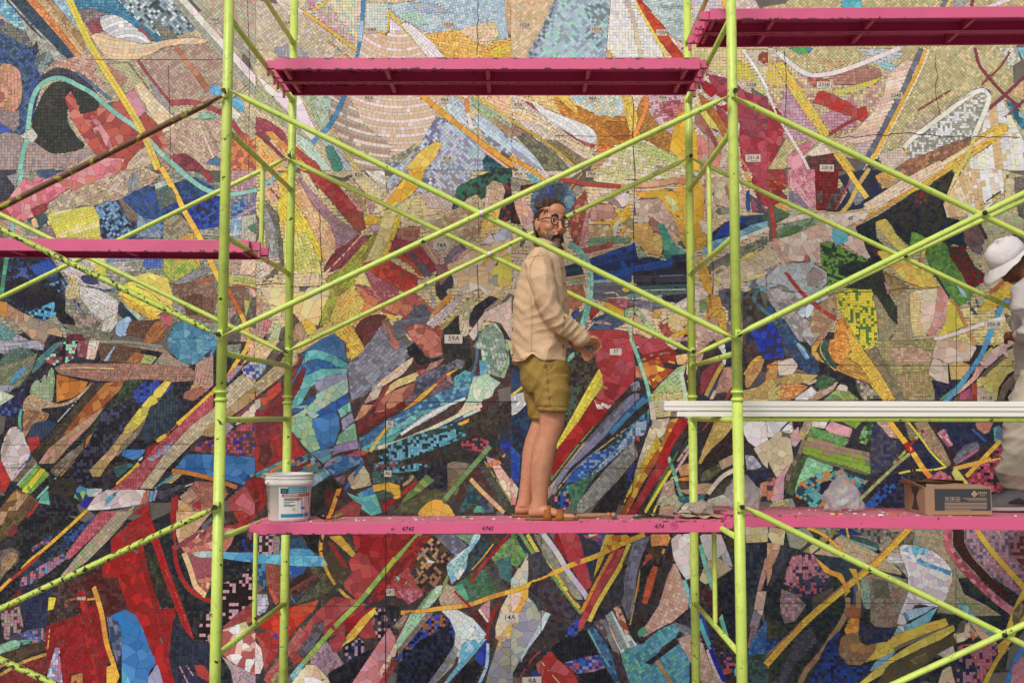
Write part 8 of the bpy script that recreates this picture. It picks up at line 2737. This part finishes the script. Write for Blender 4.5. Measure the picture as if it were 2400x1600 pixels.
def btext(s, px, py, hpx, mat, off=.0016, align='LEFT', bold=0.0):
    def wp(p): return on_bucket(px + p.x, py - p.y, off)
    return put_text(s, None, hpx, M[mat], bk, 0.0, bold, align, 'lettering', wp)
btext('SPECTRALOCK PRO', 688, 1141.5, 5.0, 'white_print'); btext('PREMIUM GROUT', 688, 1146.8, 5.0, 'white_print'); patch('text_line', 676, 706, 1155.2, 1156.8, 'white_print', .0016)
for i, (y, w_) in enumerate(((1162.5, 36), (1164.8, 37), (1167, 33), (1171, 24), (1174.5, 14), (1178, 26), (1180.5, 22))): patch('text_line', 675.5, 675.5 + w_, y - .6, y + .6, 'black_print', .0015)
for i in range(11): patch('text_line', 628.5, 638 + random.uniform(-1, 1), 1147 + i * 2.6, 1148.2 + i * 2.6, 'grey_print', .0012)
for i in range(9): patch('scale_mark', 634, 636.5 + (i % 3), 1180 + i * 2.4, 1180.8 + i * 2.4, 'grey_print', .0012)
for i in range(8): patch('text_line', 724, 727, 1161 + i * 2.5, 1162.3 + i * 2.5, 'black_print', .0015)
wire = [on_bucket(640, 1126, .012), on_bucket(632, 1131, .022), on_bucket(625.5, 1142, .03), on_bucket(624.5, 1160, .028), on_bucket(626, 1185, .02), on_bucket(640, 1194, .012)]
MB().tube(wire, .0016, 6).build('bail_handle', M['dark_steel'], bk, True)
# cardboard box
M['card'] = paint('brown_cardboard', '9f8064', .9, var=.08, var_scale=12, dirt='8d6848', dirt_amt=.2); M['card_in'] = paint('cardboard_inside', '8d6a4c', .95)
x0 = U(2169, 1205, 5.76).x; x1 = U(2325, 1205, 5.76).x; y0, y1 = 5.76, 6.06; zb_ = deck_r(x0) + .0015; hb = .158
bx = empty('cardboard_box', ((x0 + x1) / 2, 5.9, zb_), 'open brown cardboard box with dark printed label on the right platform', 'box')
T_ = .004
def bxw(name, a, b, mat='card'):
    return MB().box([(p + q) / 2 for p, q in zip(a, b)], [q - p for p, q in zip(a, b)]).build(name, M[mat], bx)
bxw('front_panel', (x0, y0, zb_), (x1, y0 + T_, zb_ + hb)); bxw('back_panel', (x0, y1 - T_, zb_), (x1, y1, zb_ + hb)); bxw('side_panel', (x0 + .0005, y0 + T_, zb_), (x0 + T_, y1 - T_, zb_ + hb - .002)); bxw('side_panel', (x1 - T_, y0 + T_, zb_), (x1 - .0005, y1 - T_, zb_ + hb - .002)); bxw('bottom_panel', (x0 + T_, y0 + T_, zb_ + .0005), (x1 - T_, y1 - T_, zb_ + T_), 'card_in')
def flap(pts, mat='card'):
    m = MB(); n = len(pts); m.add([Vector(p) for p in pts], [tuple(range(n))]); o = m.build('flap', M[mat], bx); q = o.modifiers.new('s', 'SOLIDIFY'); q.thickness = .003; return o
zt = zb_ + hb
flap([(x0 + .01, y0 + .002, zt), (x1 - .01, y0 + .002, zt), (x1 - .03, y0 + .05, zt + .012), (x0 + .2, y0 + .06, zt + .018), (x0 + .1, y0 + .055, zt + .010), (x0 + .03, y0 + .05, zt + .016)])
flap([(x0 + .002, y0 + .02, zt), (x0 + .002, y1 - .02, zt), (x0 - .05, y1 - .05, zt + .022), (x0 - .062, y0 + .15, zt + .045), (x0 - .03, y0 + .05, zt + .02)])
flap([(x0 + .02, y1 - .002, zt), (x1 - .02, y1 - .002, zt), (x1 - .05, y1 - .06, zt + .02), (x0 + .12, y1 - .05, zt + .03), (x0 + .05, y1 - .07, zt + .016)], 'card_in')
kx = (x1 - x0) / 156.0
def fb(px, py, off=.0006): return Vector((x0 + (px - 2169) * kx, y0 - off, zb_ + hb * (1212.5 - py) / 64.0))
def fpatch(name, pts, mat, off=.0008): return MB().add([fb(x, y, off) for x, y in pts], [tuple(range(len(pts)))]).build(name, M[mat], bx)
rect = lambda a, b, c, d: [(a, d), (b, d), (b, c), (a, c)]
fpatch('printed_label', rect(2191.5, 2323, 1152.5, 1202.5), 'dark_print', .0006)
M['tan_print'] = paint('tan_print', 'c3a585', .7)
for dx, dy in ((0, -4.2), (4.2, 0), (0, 4.2), (-4.2, 0)): fpatch('logo_diamond', [(2285 + dx, 1164 + dy + 3.4), (2285 + dx + 3.4, 1164 + dy), (2285 + dx, 1164 + dy - 3.4), (2285 + dx - 3.4, 1164 + dy)], 'tan_print', .0012)
put_text('MVM', face_cam(fb(2304, 1162.5, .0014)), 9.5 * kx, M['tan_print'], bx, 0)
fpatch('text_line', rect(2297, 2311, 1167.4, 1168.3), 'tan_print', .0012)
for i, cx in enumerate((2221, 2233.5, 2246)):
    fpatch('care_icon', rect(cx - 4.8, cx + 4.8, 1171.2, 1180.8), 'tan_print', .0012); fpatch('care_icon', rect(cx - 4.1, cx + 4.1, 1171.9, 1180.1), 'dark_print', .0016)
    if i == 0: fpatch('care_icon', [(cx - 2.4, 1173.5), (cx - .4, 1177), (cx - .4, 1179), (cx - 1.8, 1179.5), (cx + 1.8, 1179.5), (cx + .4, 1179), (cx + .4, 1177), (cx + 2.4, 1173.5)], 'tan_print', .002)
    elif i == 1: fpatch('care_icon', [(cx - 3, 1176.5), (cx + 3, 1176.5), (cx + 1.8, 1174.2), (cx, 1173.4), (cx - 1.8, 1174.2)], 'tan_print', .002); fpatch('care_icon', rect(cx - .35, cx + .35, 1176.5, 1179.4), 'tan_print', .002)
    else:
        for s_ in (-1.5, 1.5): fpatch('care_icon', [(cx + s_ - .5, 1179), (cx + s_ + .5, 1179), (cx + s_ + .5, 1175.5), (cx + s_ + 1.2, 1175.5), (cx + s_, 1173.2), (cx + s_ - 1.2, 1175.5), (cx + s_ - .5, 1175.5)], 'tan_print', .002)
for i in range(6): fpatch('text_line', rect(2214.5, 2315 - (38 if i == 5 else random.uniform(0, 2)), 1184.2 + i * 3.2, 1185.3 + i * 3.2), 'tan_print', .0012)
for i in range(3): fpatch('text_line', rect(2258 + i * 6, 2314, 1173.5 + i * 2.6, 1174.3 + i * 2.6), 'tan_print', .0012)
def sb(t, py): return Vector((x0 - .0008, y0 + (y1 - y0) * t, zb_ + hb * (1212.5 - py) / 64.0))
MB().add([sb(t, y) for t, y in ((.28, 1205), (.42, 1178), (.26, 1151), (.66, 1151), (.5, 1178), (.64, 1205))], [(5, 4, 3, 2, 1, 0)]).build('hourglass_print', M['dark_print'], bx)
# plastic bags, rag, tools
bm_, bt_, bb_ = mat_new('thin_plastic_film'); set_in(bb_, Base_Color=(.86, .83, .82, 1), Roughness=.22, Alpha=.42); bb_.inputs['Transmission Weight'].default_value = .35; M['film'] = bm_
def crumple(name, c, r, mat, seed, lab, cat, amp=.35, sub=4, flat=.0, tip=None, group=None):
    bm = bmesh.new(); bmesh.ops.create_icosphere(bm, subdivisions=sub, radius=1.0)
    for v in bm.verts:
        p = v.co.copy(); q = p * 1.7 + Vector((seed, seed * 2, 0)); rr = 1 + amp * (abs(mnoise.noise(q)) * 1.6 - .3) + amp * .5 * abs(mnoise.noise(q * 2.7)) + amp * .22 * abs(mnoise.noise(q * 6))
        p = Vector((p.x * r[0] * rr, p.y * r[1] * rr, max(p.z, -.62 + flat) * r[2] * rr))
        if tip and v.co.z > 0: k = v.co.z ** 2; p += Vector(tip) * k; p.x += (p.x * -.45) * k; p.y += p.y * -.5 * k
        v.co = p
    zmin = min(v.co.z for v in bm.verts)
    for v in bm.verts: v.co.z -= zmin
    me = bpy.data.meshes.new(name); bm.to_mesh(me); bm.free(); o = link(name, me, M[mat]); o.location = c; tag(o, lab, cat, group)
    for p in me.polygons: p.use_smooth = (mat == 'film')
    return o
p = U(1745, 1190, 5.9); crumple('plastic_bag', (p.x, 5.93, deck_r(p.x) + .001), (.085, .08, .095), 'film', 3.1, 'crumpled clear plastic bag behind the right front post', 'bag', .45, 4, 0, (-.02, 0, .03))
p = U(1972, 1195, 5.9); crumple('plastic_bag', (p.x, 5.9, deck_r(p.x) + .001), (.10, .08, .075), 'film', 8.4, 'crumpled clear plastic bag with a twisted corner left of the cardboard box', 'bag', .5, 4, 0, (.015, 0, .07))
M['rag'] = paint('grey_dusty_rag', '9c8f84', .95, var=.18, var_scale=25); M['drift'] = paint('weathered_cardboard', 'b29a7c', .9, var=.2, var_scale=20, stretch=(.3, 3, 3))
p = U(1645, 1200, 5.72); crumple('rag', (p.x, 5.74, deck_m(p.x) + .016), (.065, .055, .04), 'rag', 5.2, 'crumpled grey rag lying on a torn cardboard sheet', 'rag', .5, 3, .1)
m = MB(); n = 22
p0, p1 = U(1586, 1205, 5.68), U(1690, 1205, 5.68)
for i in range(n):
    t = i / (n - 1); x = p0.x + (p1.x - p0.x) * t; zz = deck_m(x) + .006 + .010 * abs(math.sin(t * 5.2 + .3)) * (1 - t * .5) + (.02 * (1 - t / .12) if t < .12 else 0)
    for j in range(5): m.v.append((x, 5.62 + .035 * j + .012 * math.sin(i * 1.3 + j), zz + .005 * math.sin(i * .9 + j * 1.7)))
m.f = [(i * 5 + j, i * 5 + j + 1, (i + 1) * 5 + j + 1, (i + 1) * 5 + j) for i in range(n - 1) for j in range(4)]
o = m.build('torn_cardboard', M['drift'], None, True); q_ = o.modifiers.new('s', 'SOLIDIFY'); q_.thickness = .004; tag(o, 'torn strip of weathered cardboard under the grey rag', 'cardboard')
M['brick_dark'] = paint('dusty_brown_block', '6a4c46', .95, var=.2, var_scale=20)
p = U(1682, 1196, 5.86); o = MB().box((p.x, 5.86, deck_m(p.x) + .014), (.10, .05, .026), Matrix.Rotation(.12, 3, 'Z')).build('wood_offcut', M['brick_dark']); bevel(o, .004); tag(o, 'small dusty brown block behind the grey rag', 'block')
# hammer
M['handle_wood'] = paint('worn_wood_handle', '9a7752', .75, var=.2, var_scale=30, stretch=(1, 6, 6)); M['orange_tape'] = paint('orange_grip', 'd0722a', .6); M['hammer_head'] = paint('worn_steel_head', '8b7f73', .5, metal=.5, var=.2, var_scale=40)
ha, hb2 = U(1352, 1207, 5.68), U(1440, 1207, 5.68); zh = deck_m(hb2.x) + .022
hm = empty('hammer', ((ha.x + hb2.x) / 2, 5.68, zh - .021), 'wooden-handled hammer lying beside the sandalled feet', 'hammer')
MB().tube([(ha.x, 5.70, zh - .008), (ha.x + .08, 5.695, zh - .006), (ha.x + .15, 5.685, zh - .002), (hb2.x - .035, 5.68, zh)], [.012, .014, .011, .010], 12).build('handle', M['handle_wood'], hm, True)
MB().tube([(hb2.x - .042, 5.68, zh), (hb2.x - .022, 5.68, zh)], .0125, 12).build('grip_band', M['orange_tape'], hm, True)
MB().tube([(hb2.x - .008, 5.625, zh), (hb2.x - .008, 5.635, zh), (hb2.x - .008, 5.645, zh), (hb2.x - .008, 5.70, zh), (hb2.x - .008, 5.735, zh)], [.017, .019, .014, .013, .006], 14).build('head', M['hammer_head'], hm, True)
# pliers / tile nippers
M['green_grip'] = paint('dark_green_grip', '2e3b30', .6, 'b9b0a0', .25, 60)
pa, pb, pc = U(1482, 1212, 5.66), U(1530, 1203, 5.70), U(1580, 1214, 5.64)
z_ = deck_m(pb.x) + .010
pl = empty('tile_nippers', (pb.x, 5.69, z_ - .010), 'tile nippers with dark green handles spread open on the deck', 'pliers')
MB().tube([(pa.x, 5.64, z_), (pa.x + .06, 5.655, z_ + .004), (pb.x - .01, 5.70, z_ + .004)], [.007, .009, .007], 10).build('grip', M['green_grip'], pl, True); MB().tube([(pc.x, 5.63, z_), (pc.x - .06, 5.655, z_ + .004), (pb.x + .012, 5.70, z_ + .004)], [.007, .009, .007], 10).build('grip', M['green_grip'], pl, True)
MB().tube([(pb.x - .02, 5.705, z_ + .002), (pb.x, 5.715, z_ + .004), (pb.x + .022, 5.705, z_ + .002)], [.008, .013, .008], 10).build('jaws', M['hammer_head'], pl, True)
# two hand tools right of the bucket
M['olive_grip'] = paint('olive_grip', '77743a', .7)
ta = U(745, 1205, 5.70); zt_ = deck_m(ta.x) + .016
sd1 = empty('screwdriver', (ta.x, 5.70, zt_ - .015), 'tool with black handle and orange collar right of the bucket', 'hand tool')
MB().tube([(ta.x, 5.72, zt_ + .006), (ta.x + .012, 5.718, zt_ + .006), (ta.x + .045, 5.71, zt_), (ta.x + .052, 5.708, zt_ - .002)], [.008, .015, .013, .009], 12).build('handle', M['black_frame'], sd1, True); MB().tube([(ta.x + .052, 5.708, zt_ - .002), (ta.x + .07, 5.70, zt_ - .004), (ta.x + .08, 5.697, zt_ - .006)], [.012, .013, .007], 12).build('collar', M['orange_tape'], sd1, True); MB().tube([(ta.x + .08, 5.697, zt_ - .006), (ta.x + .12, 5.68, zt_ - .010)], .003, 8).build('blade', M['hammer_head'], sd1, True)
tb = U(805, 1203, 5.7)
sd2 = empty('putty_knife', (tb.x, 5.70, zt_ - .015), 'small tool with olive handle leaning over the black one', 'hand tool')
MB().tube([(tb.x, 5.73, zt_ + .012), (tb.x - .015, 5.722, zt_ + .010), (tb.x - .045, 5.70, zt_ + .002), (tb.x - .055, 5.693, zt_ - .001)], [.006, .014, .012, .006], 12).build('handle', M['olive_grip'], sd2, True); MB().tube([(tb.x - .055, 5.693, zt_ - .001), (tb.x - .085, 5.64, zt_ - .008), (tb.x - .09, 5.60, zt_ - .0135)], [.003, .004, .002], 8).build('blade', M['hammer_head'], sd2, True)
# loose mosaic chips and grout crumbs on the decks
dm_, dt_, db_ = mat_new('loose_chip'); da = nd(dt_, 'ShaderNodeAttribute', attribute_name='piece_colour'); dt_.links.new(da.outputs['Color'], db_.inputs['Base Color']); db_.inputs['Roughness'].default_value = .6
V, F, C = [], [], []; rr = random.Random(11)
def chip(x, y, z, s, c):
    m = MB().box((x, y, z + s[2] / 2), s, Matrix.Rotation(rr.uniform(0, 3), 3, 'Z')); b = len(V); V.extend(m.v); F.extend(tuple(q + b for q in f) for f in m.f); C.extend([hexl(c)] * 6)
for i in range(170):
    if rr.random() < .45: x = rr.uniform(TLr.x + .1, TLr.x + 1.75); y = rr.uniform(5.67, 6.1); z = deck_r(x)
    else: x = rr.uniform(TLm.x + .1, TLm.x + 2.6); y = rr.uniform(5.57, 5.86); z = deck_m(x)
    s = rr.uniform(.003, .012); chip(x, y, z + .0003, (s * rr.uniform(1, 2.2), s, rr.uniform(.002, .007)), rr.choice(['ccc', 'bba', '998', 'edd', 'c43', 'b98', '665', 'eee', 'a98']))
for px, py, c, s in ((2094, 1209, 'c72', (.055, .012, .009)), (1960, 1203, 'c33', (.03, .01, .008)), (1952, 1205, 'ed8', (.022, .012, .009)), (1970, 1202, 'da5', (.02, .01, .008)), (2065, 1201, 'eee', (.03, .012, .006)), (1850, 1192, 'c42', (.016, .008, .006)), (2026, 1201, 'edd', (.014, .01, .008)), (1516, 1214, '833', (.02, .008, .006))):
    pp = U(px, py, 5.72); chip(pp.x, 5.72, (deck_r if px > 1720 else deck_m)(pp.x) + .0003, s, c)
ch = link('loose_chips', attr_mesh('loose_chips', V, F, np.array(C)), dm_); tag(ch, 'scattered mosaic chips and grout crumbs on the platforms', None, None, 'stuff')
# blue tape on the inner left post
M['blue_tape'] = paint('blue_tape', '27509c', .5)
a = MB(); xx, yy = XLb, D2
for j, (za, w0, w1) in enumerate(((U(668, 1467, D2).z, -1.15, -.1), (U(668, 1514, D2).z, -2.45, -1.5))):
    for t in (w0, (w0 + w1) / 2, w1): a.v.append((xx + (RP * 1.06 + .001) * math.cos(t), yy + (RP * 1.06 + .001) * math.sin(t), za))
a.f = [(0, 3, 4, 1), (1, 4, 5, 2)]
o = a.build('blue_tape', M['blue_tape']); q_ = o.modifiers.new('s', 'SOLIDIFY'); q_.thickness = .0006; tag(o, 'strip of blue tape on the inner left scaffold post', 'tape')
# ------------------------------------------------------------------ paper tags on the mural
M['tag'] = paint('masking_tape_tag', 'c9bba8', .8, var=.05); M['tag_white'] = paint('white_paper_tag', 'd2c8bb', .8, var=.04); M['pen'] = paint('black_pen', '332c2a', .8)
TAGS = [('106A', 501, 47, 22, 'tag'), ('105A', 668, 55, 22, 'tag'), ('104A', 869, 71, 26, 'tag'), ('103A', 1051, 59, 26, 'tag'), ('102A', 1229, 60, 26, 'tag'), ('101A', 1398, 70, 26, 'tag'), ('100A', 1551, 77, 25, 'tag_white'), ('95A', 864, 231, 20, 'tag'), ('96A', 1042, 235, 26, 'tag'), ('97A', 1214, 247, 26, 'tag'), ('98A', 1389, 232, 26, 'tag'), ('99A', 1553, 230, 20, 'tag'), ('81A', 1048, 372, 26, 'tag'), ('82A', 841, 410, 28, 'tag'), ('80A', 1215, 409, 26, 'tag_white'), ('79A', 1386, 409, 24, 'tag'), ('78A', 1544, 393, 22, 'tag'), ('74A', 1034, 576, 36, 'tag_white'), ('59A', 1063, 794, 40, 'tag_white'), ('232B', 1760, 200, 26, 'tag'), ('233B', 1931, 200, 32, 'tag_white'), ('234B', 2100, 225, 30, 'tag'), ('230-B', 1938, 394, 32, 'tag_white'), ('231-B', 1765, 371, 34, 'tag_white'), ('206-B', 2328, 761, 38, 'tag_white'), ('191-B', 2310, 934, 36, 'tag'), ('57', 1443, 824, 26, 'tag_white'), ('14A', 1194, 1447, 40, 'tag_white'), ('9A', 1247, 1596, 42, 'tag_white'), ('28C', 915, 1387, 18, 'tag_white'), ('5L', 914, 993, 16, 'tag_white'), ('AL', 909, 1109, 16, 'tag_white')]
for s, px, py, wd, mt in TAGS:
    c = U(px, py, DW - .0046); w_ = wd * PXM * 1.05; h = max(15, wd * .52) * PXM; ro = random.uniform(-.05, .05)
    M4 = face_cam(c, ro)
    m = MB().prism([(-w_ / 2, -h / 2), (w_ / 2 * .98, -h / 2 * 1.04), (w_ / 2, h / 2), (-w_ / 2 * 1.02, h / 2 * .96)], M4, .0008)
    o = m.build('paper_tag', M[mt]); tag(o, 'small paper tag on the mural reading ' + s, 'tag', 'numbered paper tags on the mural')
    t = put_text(s, M4 @ Matrix.Translation((0, h * .04, .0013)), h * .78 if len(s) < 5 else h * .66, M['pen'], o, .12, .0004); t.matrix_parent_inverse = Matrix.Identity(4)
    if len(s) > 2:
        u = MB().prism([(-w_ * .18, -h * .36), (w_ * .34, -h * .36), (w_ * .34, -h * .32), (-w_ * .18, -h * .32)], M4 @ Matrix.Translation((0, 0, .0012)), .0003).build('underline', M['pen'], o); u.matrix_parent_inverse = Matrix.Identity(4)
